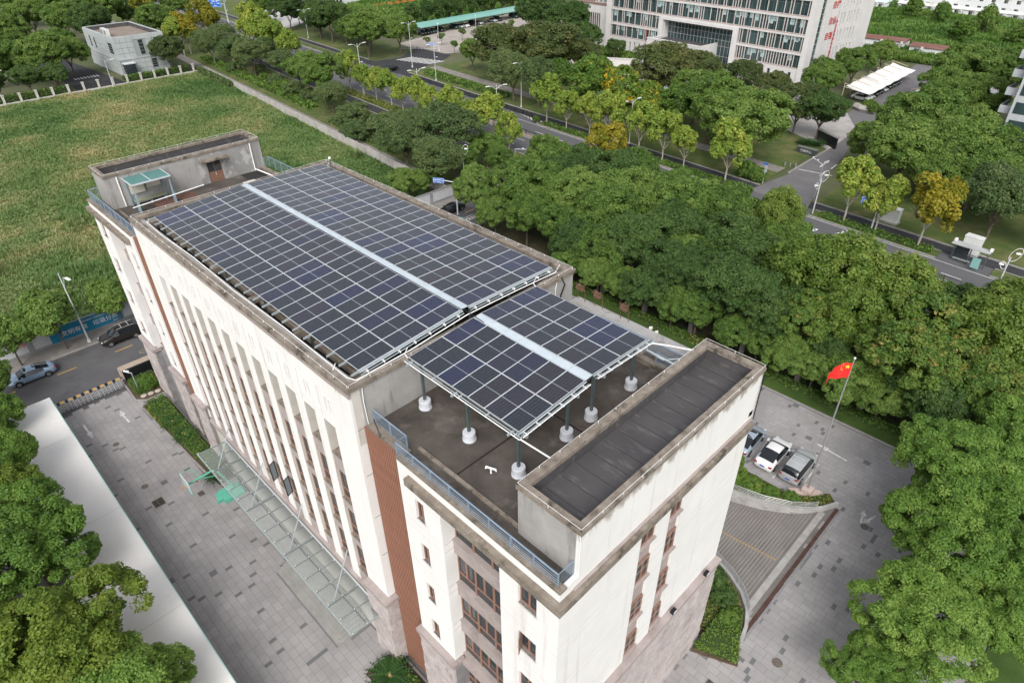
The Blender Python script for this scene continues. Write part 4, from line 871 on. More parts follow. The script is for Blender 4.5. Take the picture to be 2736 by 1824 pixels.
# basketball stand
t = thing('basketball_stand', 'green portable basketball stand folded beside the glass canopy', 'basketball stand', (4.0,-2.7,0))
MB().box(-.7,.9,-.7,1.1,.05,.38).build('base', GREENP, t); MB().prism([(-.65,-.9), (.4,-1.2), (.4,-.7), (-.65,-.7)], .05, .32).build('base_nose', GREENP, t)
MB().tube([(-.2,.6,.38), (-.4,-.1,2.6), (-.6,-.5,2.95)], .10, 6).build('mast', GREENP, t); MB().tube([(-.6,-.5,2.95), (-.6,-1.6,2.9), (-.6,-2.7,2.85)], .09, 6).build('boom', GREENP, t)
MB().tube([(-.4,-.4,2.4), (-.6,-1.5,2.75)], .04, 6).build('brace', GREENP, t); MB().tube([(-.6,-1.6,2.95), (-1.7,-1.8,3.3), (-1.75,-2.7,3.35)], .03, 5).build('brace', GREENP, t)
MB().box(-1.5,.3,-2.80,-2.74,2.55,3.6).build('backboard', mat('backboard', (.55,.66,.68), rough=.2), t); MB().box(-1.55,.35,-2.82,-2.72,2.45,2.55).build('board_pad', GREENP, t)
hp = MB(); hp.tube([(-.6+.225*math.cos(a*PI/8), -3.05+.225*math.sin(a*PI/8), 2.75) for a in range(17)], .018, 5); hp.build('hoop', mat('hoop_orange', (.65,.25,.05), rough=.5), t)
for x in (-.6,.8): MB().lathe([(.08,0),(.08,.1)], (x,.9,0), 8).build('wheel', BLACK, t)
MB().ball((-.6,-1.9,2.7), .1, 8, 5).build('red_pad', mat('red_paint', (.55,.05,.04), rough=.5), t)
# flagpole and flag
t = thing('flagpole', 'tall steel flagpole on a pink stone base in the flagpole bed', 'flagpole', (40.6,33.3,0))
PINK = mat('pink_granite', (.46,.36,.32), (.54,.43,.39), 3., .85)
MB().box(-.42,.42,-.42,.42,.16,.75).build('plinth_block', PINK, t); MB().prism([(-1.1,-1.3), (1.3,-.6), (1.55,.5), (.7,1.0), (-1.4,-.6)], .158, .24).build('base_slab', PINK, t)
MB().tube([(0,0,.75), (0,0,14.8)], .085, 10, .045).build('mast', mat('pole_steel', (.42,.42,.43), rough=.4, metal=.5), t); MB().ball((0,0,14.88), .10, 8, 5).build('finial', ALU, t)
FLAG = mat('flag_red', (.62,.022,.020), (.70,.030,.025), 1.5, .75); STARM = mat('flag_yellow', (.85,.62,.04), rough=.7)
fl = tag(ob('flag', None, None, (40.6,33.3,13.1)), 'red flag with yellow stars flying from the flagpole', 'flag')
fdir = Vector((-.62,-.78,0)).normalized()
def fpt(a, z): # a along fly 0..2.1, z 0..1.4
    w = .16*math.sin(a*3.2+z*1.2)*min(1,a)+.08*math.sin(a*6.5+1); dr = -.28*a*a/2.1*.75*(1+.2*math.sin(z*3))
    n = Vector((-fdir.y, fdir.x, 0)); sq = 1-.12*(a/2.1)
    return fdir*(.06+a*.86)+n*w+Vector((0,0,z*sq+dr+.12*a*math.sin(a*2+z)*.5))
m = MB(); NA, NZ = 22, 14
for i in range(NA+1):
    for j in range(NZ+1): m.v.append(tuple(fpt(2.1*i/NA, 1.4*j/NZ)))
m.f = [(i*(NZ+1)+j, (i+1)*(NZ+1)+j, (i+1)*(NZ+1)+j+1, i*(NZ+1)+j+1) for i in range(NA) for j in range(NZ)]; m.m = [0]*len(m.f)
m.build('cloth', FLAG, fl, smooth=True)
def star(cx, cz, r, rot=0):
    for side in (-1, 1):
        mm = MB(); P_ = []
        for k in range(10):
            rr = r if k % 2 == 0 else r*.382; an = PI/2+rot+k*PI/5; P_.append((cx-rr*math.cos(an)*1, cz+rr*math.sin(an)))
        n = Vector((-fdir.y, fdir.x, 0))*.012*side
        vv = [fpt(cx,cz)+n]+[fpt(a,z)+n for a, z in P_]
        mm.add([tuple(x) for x in vv], [(0, k+1, (k+1) % 10+1) for k in range(10)]); mm.build('star', STARM, fl)
star(.36,1.05,.22)
for k, (a, z) in enumerate(((.72,1.27), (.85,1.12), (.85,.92), (.72,.78))): star(a, z, .075, .3*k)
# ---------------------------------------------------------------- cars
TYRE = mat('tyre', (.012,.012,.012), rough=.85); RIM = mat('alloy_rim', (.35,.36,.37), rough=.3, metal=.7); CARGL = mat('car_glass', (.012,.015,.018), rough=.04, spec=.7); LAMP = mat('lamp_clear', (.75,.77,.78), rough=.15); TAIL = mat('lamp_red', (.35,.015,.015), rough=.2); PLATEB = mat('plate_blue', (.03,.13,.55), rough=.4)
CLAD = mat('car_cladding', (.03,.03,.032), rough=.7)
SHAPES = {   # x, half width, bottom z, shoulder z, top z, roof half width
 'sedan': (4.7, .335, [(-2.35,.62,.42,.66,.70,.40), (-2.22,.83,.28,.84,.92,.62), (-1.75,.90,.22,.92,1.04,.70), (-1.20,.92,.20,.94,1.20,.66), (-.55,.925,.20,.95,1.42,.60), (.15,.925,.20,.94,1.45,.60), (.62,.92,.20,.92,1.36,.60), (1.28,.91,.20,.90,1.00,.70), (1.85,.89,.22,.82,.90,.66), (2.22,.80,.28,.66,.72,.55), (2.35,.60,.40,.55,.58,.40)], (2,4,6,7)),
 'suv': (4.65, .36, [(-2.33,.70,.50,.95,1.02,.60), (-2.25,.88,.34,1.04,1.20,.70), (-2.10,.92,.26,1.08,1.56,.66), (-1.75,.93,.24,1.08,1.70,.64), (-.80,.935,.24,1.08,1.74,.65), (.15,.935,.24,1.07,1.72,.65), (.50,.93,.24,1.06,1.62,.65), (1.18,.92,.24,1.04,1.14,.76), (1.80,.90,.26,.98,1.06,.70), (2.20,.82,.34,.82,.90,.60), (2.33,.64,.46,.70,.74,.45)], (1,3,6,7)),
}
def car_meshes(kind, paint, clad=None):
    L, wr, S, (r0, r1, f0, f1) = SHAPES[kind]
    body = MB(); glass = {'rear_window': MB(), 'windscreen': MB(), 'side_window': MB()}; ring = []
    for (x, w, zb, zs, zt, rw) in S:
        half = [(w*.86,zb), (w*.985,zb+.10), (w,zb+(zs-zb)*.55), (w*.975,zs), (rw+(w*.975-rw)*.14,zs+(zt-zs)*.86), (rw*.86,zt-(zt-zs)*.02), (0,zt+.015)]
        ring.append([(x,-y,z) for y, z in half]+[(x,y,z) for y, z in half[-2::-1]])
    n = len(ring[0])
    for i in range(len(ring)-1):
        for j in range(n-1):
            q = [ring[i][j], ring[i+1][j], ring[i+1][j+1], ring[i][j+1]]
            dst = body; body.mi = 0
            if j in (4,5,6,7) and r0 <= i < r1: dst = glass['rear_window']
            elif j in (4,5,6,7) and f0 <= i < f1: dst = glass['windscreen']
            elif j in (3,8) and r0+(kind == 'sedan') <= i < f1: dst = glass['side_window']
            elif clad and j in (0, n-2): body.mi = 1
            dst.add(q, [(0,1,2,3)])
    body.mi = 0
    body.add(ring[0], [tuple(range(n))]); body.add(ring[-1], [tuple(range(n))[::-1]])
    body.add([p for i in range(len(ring)) for p in (ring[i][0], ring[i][-1])], [(2*i, 2*i+1, 2*i+3, 2*i+2) for i in range(len(ring)-1)])
    def fin_(mb, name, mats):
        me_ = mb.mesh(name, mats); bm = bmesh.new(); bm.from_mesh(me_); bmesh.ops.remove_doubles(bm, verts=bm.verts[:], dist=.0005)
        for f in bm.faces: f.smooth = True
        bm.to_mesh(me_); bm.free(); return me_
    out = {'body': fin_(body, 'body', [paint, clad or CLAD])}
    for k, g_ in glass.items(): out[k] = fin_(g_, k, CARGL)
    out['roof_cover'] = None
    return out, L, wr, S
def make_car(kind, paint, label, loc, rz, group=None, glassroof=False, rack=False, clad=None, plate=True):
    M, L, wr, S = car_meshes(kind, paint, clad)
    t = thing('parked_car' if group else 'car', label, 'car', loc, rz, group)
    ob('body', M['body'], t)
    for k in ('rear_window', 'windscreen', 'side_window'): ob(k, M[k], t)
    if glassroof:
        zt = S[4][4]; MB().add([(-.5,-.5,S[4][4]-.005), (.55,-.5,zt-.02), (.55,.5,zt-.02), (-.5,.5,S[4][4]-.005), (-.5,0,zt+.028), (.55,0,S[5][4]+.0)], [(0,1,5,4), (4,5,2,3)]).build('glass_roof', CARGL, t)
    wm = MB().lathe([(wr*.60,-.11), (wr*.95,-.11), (wr,-.07), (wr,.07), (wr*.95,.11), (wr*.60,.11)], n=20).xf(Matrix.Rotation(PI/2,4,'X')).mesh('wheel', TYRE)
    rm = MB().lathe([(wr*.62,-.115), (wr*.62,.115)], n=16).xf(Matrix.Rotation(PI/2,4,'X')).mesh('rim', RIM)
    for x in (-L*.30, L*.305):
        for y in (-.82,.82):
            arch = MB().lathe([(wr*1.12,-.02), (wr*1.12,.02)], n=20).xf(Matrix.Rotation(PI/2,4,'X')).build('wheel_arch', CLAD, t, (x, y*1.105, wr))
            o = ob('wheel', wm, t, (x, y*1.02+(.0), wr)); ob('rim', rm, o)
            o.location.y = y*1.045
    for s in (-1, 1):
        x, w, zb, zs, zt, rw = S[-2]; MB().cbox((x-.06,s*w*.80,zs-.02), (.28,.26,.12)).build('headlight', LAMP, t)
        x, w, zb, zs, zt, rw = S[1]; MB().cbox((x+.02,s*w*.82,zs-.02), (.22,.28,.14)).build('tail_light', TAIL, t)
        MB().cbox((.95,s*1.02,S[6][3]+.06), (.16,.22,.13)).build('mirror', paint, t)
    if plate:
        MB().cbox((S[0][0]-.005,0,.72), (.03,.44,.14)).build('number_plate', PLATEB, t)
    MB().cbox((S[-1][0]-.01,0,.5), (.05,.9,.16)).build('grille', CLAD, t)
    if rack:
        for s in (-1, 1): MB().tube([(-1.7,s*.60,1.72), (-1.6,s*.60,1.80), (.2,s*.60,1.80), (.3,s*.60,1.72)], .02, 5).build('roof_rail', ALU, t)
        for x in (-1.1,-.3): MB().box(x-.03,x+.03,-.58,.58,1.79,1.83).build('cross_bar', ALU, t)
    return t
def paintm(name, c, rough=.22, metal=.0): return mat('paint_'+name, c, rough=rough, metal=metal, spec=.6)
PB = paintm('light_blue', (.27,.37,.50), .25, .25); PW = paintm('white', (.74,.74,.74)); PS = paintm('silver', (.46,.475,.48), .3, .25); PK = paintm('black', (.012,.012,.014)); PBR = paintm('brown', (.030,.024,.022), .25, .3); PG = paintm('grey_blue', (.38,.44,.52), .25, .3)
make_car('sedan', PB, 'metallic light blue sedan driving along the side street', (-28.0,-10.35,.004), -PI/2-.02, glassroof=True)
make_car('suv', PBR, 'near-black brown station car parked at the far kerb of the side street', (-28.9,-.6,.004), -PI/2-.03, 'cars in the side street', rack=True)
make_car('sedan', PK, 'black saloon parked in the side street under the blue road sign', (-28.6,51.6,.004), -PI/2, 'cars in the side street')
make_car('sedan', PG, 'pale blue sedan with black roof parked nearest the building corner', (33.75,35.35,.026), PI/2+.05, 'cars parked in the yard bays', glassroof=True)
make_car('sedan', PW, 'white sedan parked between the pale blue sedan and the silver estate', (36.35,35.3,.026), PI/2+.02, 'cars parked in the yard bays')
make_car('suv', PS, 'silver off-road estate with roof rails parked nearest the flagpole', (38.75,35.35,.026), PI/2+.02, 'cars parked in the yard bays', rack=True, clad=mat('tan_cladding', (.24,.21,.17), rough=.6))
make_car('suv', PK, 'black off-road car turning at the junction to the car park', (-118.5,105.5,.012), PI/2+.2)
# generic parked cars share the meshes of four originals
proto = [make_car('sedan', PW, 'x', (0,0,0), 0), make_car('suv', PK, 'x', (0,0,0), 0), make_car('sedan', PS, 'x', (0,0,0), 0), make_car('suv', paintm('dark_green', (.02,.05,.045)), 'x', (0,0,0), 0)]
used = [False]*4
def park(k, x, y, rz, label, group):
    o = proto[k] if not used[k] else copy_tree(proto[k]); used[k] = True
    o.name = 'parked_car'; o.location = (x, y, .02); o.rotation_euler = (0,0,rz); o['label'] = label; o['group'] = group
    return o
ordn = ['first','second','third','fourth','fifth','sixth','seventh','eighth','ninth','tenth','eleventh','twelfth','thirteenth','fourteenth','fifteenth']
GC = [(0,1),(1,1),(2,3),(3.6,1),(6.4,3),(7.5,2),(8.5,0),(10.3,1),(11.4,2),(14.4,2),(15.5,1),(19.2,3),(20.2,1),(21.2,0),(22.3,3)]
for i, (k, c) in enumerate(GC):
    s = k/22.5; x, y = -156.6-.8*s, 146.6+57*s
    park(c, x, y, -.02, f'{ordn[i]} parked car from the near end under the green shelter', 'cars under the green shelter')
for i, (c, q) in enumerate(((0,0), (2,.9), (1,2.1), (1,3.2), (2,4.3), (1,5.4), (3,6.5), (1,7.6))):
    park(c, -6.6-.05*q, 165.3+q*2.75, -.1, f'{ordn[i]} parked car from the near end under the white tensile shelter', 'cars under the white tensile shelter')
for i, (c, x, y) in enumerate(((0,24.5,137.8), (2,21.8,140.8))): park(c, x, y, .3, ['white car half hidden under trees by the balcony block','silver car under trees beside the balcony block'][i], 'cars under the trees by the balcony block')
for i in range(7): park((0,2)[i % 2], -262+1.2*i*.2, 42+i*2.7, .2, f'{ordn[i]} of the cars parked among the trees far behind the pale grey block', 'cars parked far behind the pale grey block')
# ================================================================ VEGETATION
LEAF = {
 'C': leaf_mat('leaf_camphor', [(.1,(0.074,0.141,0.026)), (.5,(0.124,0.218,0.039)), (.9,(0.205,0.297,0.067))]),
 'D': leaf_mat('leaf_dark', [(.1,(0.047,0.098,0.024)), (.5,(0.076,0.144,0.034)), (.9,(0.117,0.191,0.047))]),
 'N': leaf_mat('leaf_near_camphor', [(.1,(0.084,0.171,0.026)), (.5,(0.142,0.257,0.041)), (.9,(0.222,0.337,0.065))]),
 'M': leaf_mat('leaf_olive', [(.1,(0.118,0.196,0.026)), (.5,(0.192,0.263,0.036)), (.9,(0.300,0.337,0.053))]),
 'L': leaf_mat('leaf_light', [(.1,(0.083,0.150,0.023)), (.5,(0.137,0.221,0.033)), (.9,(0.232,0.302,0.063))]),
 'K': leaf_mat('leaf_rain_tree', [(.15,(0.082,0.159,0.029)), (.5,(0.132,0.220,0.038)), (.75,(0.228,0.257,0.050)), (.97,(0.372,0.233,0.096))]),
 'F': leaf_mat('leaf_flowering', [(.2,(0.078,0.165,0.024)), (.5,(0.120,0.220,0.031)), (.80,(0.180,0.245,0.036)), (.95,(0.624,0.441,0.024))]),
 'A': leaf_mat('leaf_grey_green', [(.1,(0.074,0.129,0.043)), (.5,(0.120,0.184,0.060)), (.9,(0.192,0.233,0.084))]),
 'P': leaf_mat('leaf_plane', [(.1,(0.150,0.251,0.038)), (.5,(0.240,0.337,0.053)), (.9,(0.396,0.435,0.077))]),
 'Y': leaf_mat('leaf_yellow', [(.15,(0.153,0.184,0.018)), (.5,(0.257,0.248,0.022)), (.85,(0.378,0.310,0.031))]),
 'B': leaf_mat('leaf_brownish', [(.1,(0.062,0.098,0.029)), (.5,(0.102,0.141,0.041)), (.9,(0.174,0.177,0.058))]),
 'G': leaf_mat('grass_blade', [(.05,(0.081,0.161,0.039)), (.38,(0.149,0.241,0.069)), (.66,(0.236,0.287,0.103)), (.95,(0.402,0.368,0.172))], .0, .35),
 'W': leaf_mat('weed_leaf', [(.1,(0.066,0.147,0.024)), (.5,(0.120,0.226,0.036)), (.9,(0.222,0.275,0.072))], .2, .35),
 'R': leaf_mat('reed_blade', [(.1,(.110,.190,.060)), (.5,(.190,.260,.090)), (.9,(.380,.380,.200))], .2, .35),
 'H': leaf_mat('hedge_leaf', [(.1,(0.058,0.122,0.019)), (.5,(0.096,0.184,0.026)), (.9,(0.180,0.245,0.038))], .15, .25),
 'X': leaf_mat('hedge_variegated', [(.1,(.090,.140,.020)), (.5,(.190,.215,.040)), (.9,(.360,.300,.130))], .15, .25),
 'Z': leaf_mat('cycad_leaf', [(.1,(.018,.055,.012)), (.5,(.030,.085,.018)), (.9,(.055,.120,.026))], .1, .2),
}
BARK = mat('bark', (.085,.065,.050), (.14,.115,.09), 3., .95, .6, 14); BARKP = mat('bark_pale', (.28,.26,.22), (.40,.385,.34), 2.5, .9, .4, 12)
def unit(a): return a/np.maximum(np.linalg.norm(a, axis=1, keepdims=True), 1e-9)
def leaves_mesh(name, pos, nrm, size, tint, m_, r, asp=1.5):
    n = len(pos); ref = unit(r.normal(size=(n,3))); t1 = unit(np.cross(nrm, ref)); t2 = np.cross(nrm, t1)
    s = size[:,None]; a = pos+t1*s*asp*.5; c = pos-t1*s*asp*.5; b2 = pos+t2*s*.5+nrm*s*.12; d = pos-t2*s*.5+nrm*s*.12
    V = np.stack([a,b2,c,d], 1).reshape(-1,3); F = np.arange(4*n).reshape(-1,4)
    return fast_mesh(name, V, F, m_, np.repeat(tint, 4))
def crown_mesh(kind, seed, R=4.0, H=8.4, lobes=9, clumps=130, per=95, leaf=.23, rc=.85, flat=1.0, spread=.62, zc=.62, up=.35, vert=1.0, lobr=.48):
    r = np.random.default_rng(seed)
    ang = r.uniform(0,2*PI,lobes)+np.arange(lobes)*2.4; rad = np.sqrt(r.uniform(.02,1,lobes))*spread*R
    LC = np.stack([np.cos(ang)*rad, np.sin(ang)*rad, H*(zc+.16*vert*(1-(rad/R)**2*1.6)+r.normal(0,.05,lobes)*vert)], 1)
    LC[0] = (0,0,H*(zc+.16*vert)); LR = R*r.uniform(lobr*.8, lobr*1.2, lobes)
    li = r.integers(0, lobes, clumps*3); d = r.normal(size=(clumps*3,3)); d[:,2] = d[:,2]*.9+up; d = unit(d)
    cp = LC[li]+d*LR[li][:,None]*np.array([1,1,flat])*r.uniform(.78,1.02,(clumps*3,1))
    keep = np.ones(len(cp), bool)
    for k in range(lobes):
        q = (cp-LC[k])/np.array([1,1,flat]); keep &= (np.linalg.norm(q, axis=1) > LR[k]*.72) | (li == k)
    keep &= cp[:,2] > H*.22
    cp = cp[keep][:clumps]; d = d[keep][:clumps]; n = len(cp)
    ct = np.clip(r.normal(.5,.15,n), 0, 1); crr = rc*r.uniform(.65,1.25,n)
    dd = r.normal(size=(n,per,3)); dd[:,:,2] += .25; dd += d[:,None,:]*.55
    dd = dd/np.linalg.norm(dd, axis=2, keepdims=True); rr = r.uniform(.35,1,(n,per,1))**.5
    pos = (cp[:,None,:]+dd*rr*crr[:,None,None]*np.array([1,1,.75*vert if vert > 1 else .75])).reshape(-1,3)
    nrm = unit((dd*.75+np.array([0,0,.55])).reshape(-1,3)+r.normal(0,.45,(n*per,3)))
    size = leaf*r.uniform(.65,1.3,n*per); tint = np.clip(np.repeat(ct, per)+r.normal(0,.11,n*per), 0, 1)
    return leaves_mesh('crown', pos, nrm, size, tint, LEAF[kind], r)
def trunk_mesh(seed, H=8.4, R=4.0, r0=.2, m_=None, fork=.28, limbs=5, reach=.5, top=.66):
    r = random.Random(seed); m = MB(); f = H*fork
    m.tube([(0,0,-.05), (.03,.02,f*.5), (0,0,f)], r0, 8, r0*.75)
    for k in range(limbs):
        a = 2*PI*k/limbs+r.uniform(-.3,.3); q = R*reach*r.uniform(.7,1.2); z = H*r.uniform(top-.1,top+.08)
        mid_ = (math.cos(a)*q*.45, math.sin(a)*q*.45, f+(z-f)*.5)
        m.tube([(0,0,f-.1), mid_, (math.cos(a)*q, math.sin(a)*q, z)], r0*.5, 6, r0*.16)
        for j in range(2):
            a2 = a+r.uniform(-.7,.7); q2 = q*r.uniform(.8,1.25); m.tube([mid_, (math.cos(a2)*q2, math.sin(a2)*q2, z*r.uniform(.92,1.12))], r0*.28, 5, r0*.08)
    return m.mesh('trunk', m_ or BARK)
SPEC = {}   # kind: list of (crown mesh, trunk mesh, R0, H0)
def spec(k, n, mk, R=4.0, H=8.4, tr={}, **kw): SPEC[k] = [(crown_mesh(mk, 11*i+ord(k[0]), R=R, H=H, **kw), trunk_mesh(i+3, H, R, **tr), R, H) for i in range(n)]
spec('C', 4, 'C', clumps=260, per=150, leaf=.165, rc=.66, lobes=14, lobr=.42, spread=.68)
spec('D', 3, 'D', clumps=240, per=150, leaf=.165, rc=.68, lobes=12, lobr=.43, spread=.66)
spec('N', 3, 'N', clumps=330, per=210, leaf=.115, rc=.55, lobes=15, lobr=.36, spread=.68)
spec('M', 2, 'M', clumps=300, per=190, leaf=.115, rc=.55, lobes=15, lobr=.36, spread=.72)
spec('S', 1, 'C', R=3.0, H=7.2, clumps=120, per=100, leaf=.2, rc=.65, zc=.60, tr=dict(r0=.12, fork=.3))
spec('L', 2, 'L', R=4.0, H=10.4, clumps=210, per=125, leaf=.20, rc=.72, lobes=13, spread=.55, zc=.55, vert=1.5, lobr=.42)
spec('K', 2, 'K', R=4.0, H=9.2, clumps=180, per=120, leaf=.20, rc=.75, lobes=11)
spec('F', 1, 'F', R=4.0, H=9.2, clumps=150, per=85, leaf=.25, rc=.8, lobes=11)
spec('A', 2, 'A', R=4.0, H=9.2, clumps=150, per=120, leaf=.18, rc=.95, lobes=10, spread=.7)
spec('P', 2, 'P', R=3.0, H=8.1, clumps=85, per=75, leaf=.27, rc=.62, lobes=10, spread=.7, zc=.60, vert=1.7, lobr=.30, flat=1.5, tr=dict(m_=BARKP, r0=.14, fork=.30, reach=.6))
spec('Y', 1, 'Y', R=3.6, H=9.0, clumps=100, per=80, leaf=.27, rc=.68, lobes=10, spread=.7, zc=.60, vert=1.6, lobr=.32, flat=1.4, tr=dict(m_=BARKP, r0=.15, fork=.30, reach=.6))
spec('B', 2, 'B', clumps=170, per=130, leaf=.2)
spec('V', 1, 'D', R=2.0, H=8.0, clumps=70, per=70, leaf=.27, rc=.7, lobes=6, zc=.55, vert=1.7, flat=1.6)
spec('T', 1, 'C', R=1.4, H=4.2, clumps=40, per=60, leaf=.16, rc=.4, lobes=6, zc=.66, tr=dict(r0=.06))
spec('W', 1, 'W', R=2.6, H=6.8, clumps=80, per=70, leaf=.28, rc=.7, lobes=7, zc=.5, vert=1.5, flat=1.3)
spec('U', 1, 'A', R=2.6, H=3.9, clumps=90, per=70, leaf=.2, rc=.6, lobes=8, zc=.45, spread=.75)
KIND = {'C':('camphor tree','round mid-green'), 'D':('evergreen tree','dark green'), 'N':('camphor tree','broad bright green'), 'M':('young camphor tree','olive green open-crowned'), 'S':('street tree','small round'), 'L':('poplar-like tree','tall light green'), 'K':('rain tree','orange-tinged'), 'F':('rain tree','yellow-flowering'), 'A':('feathery tree','grey-green'), 'P':('plane tree','yellow-green pale-trunked'), 'Y':('plane tree','bright yellow'), 'B':('tree','brownish dark-crowned'), 'V':('slender tree','narrow dark'), 'T':('sapling','small staked'), 'W':('willow','pale drooping'), 'U':('shrub','loose grey-green')}
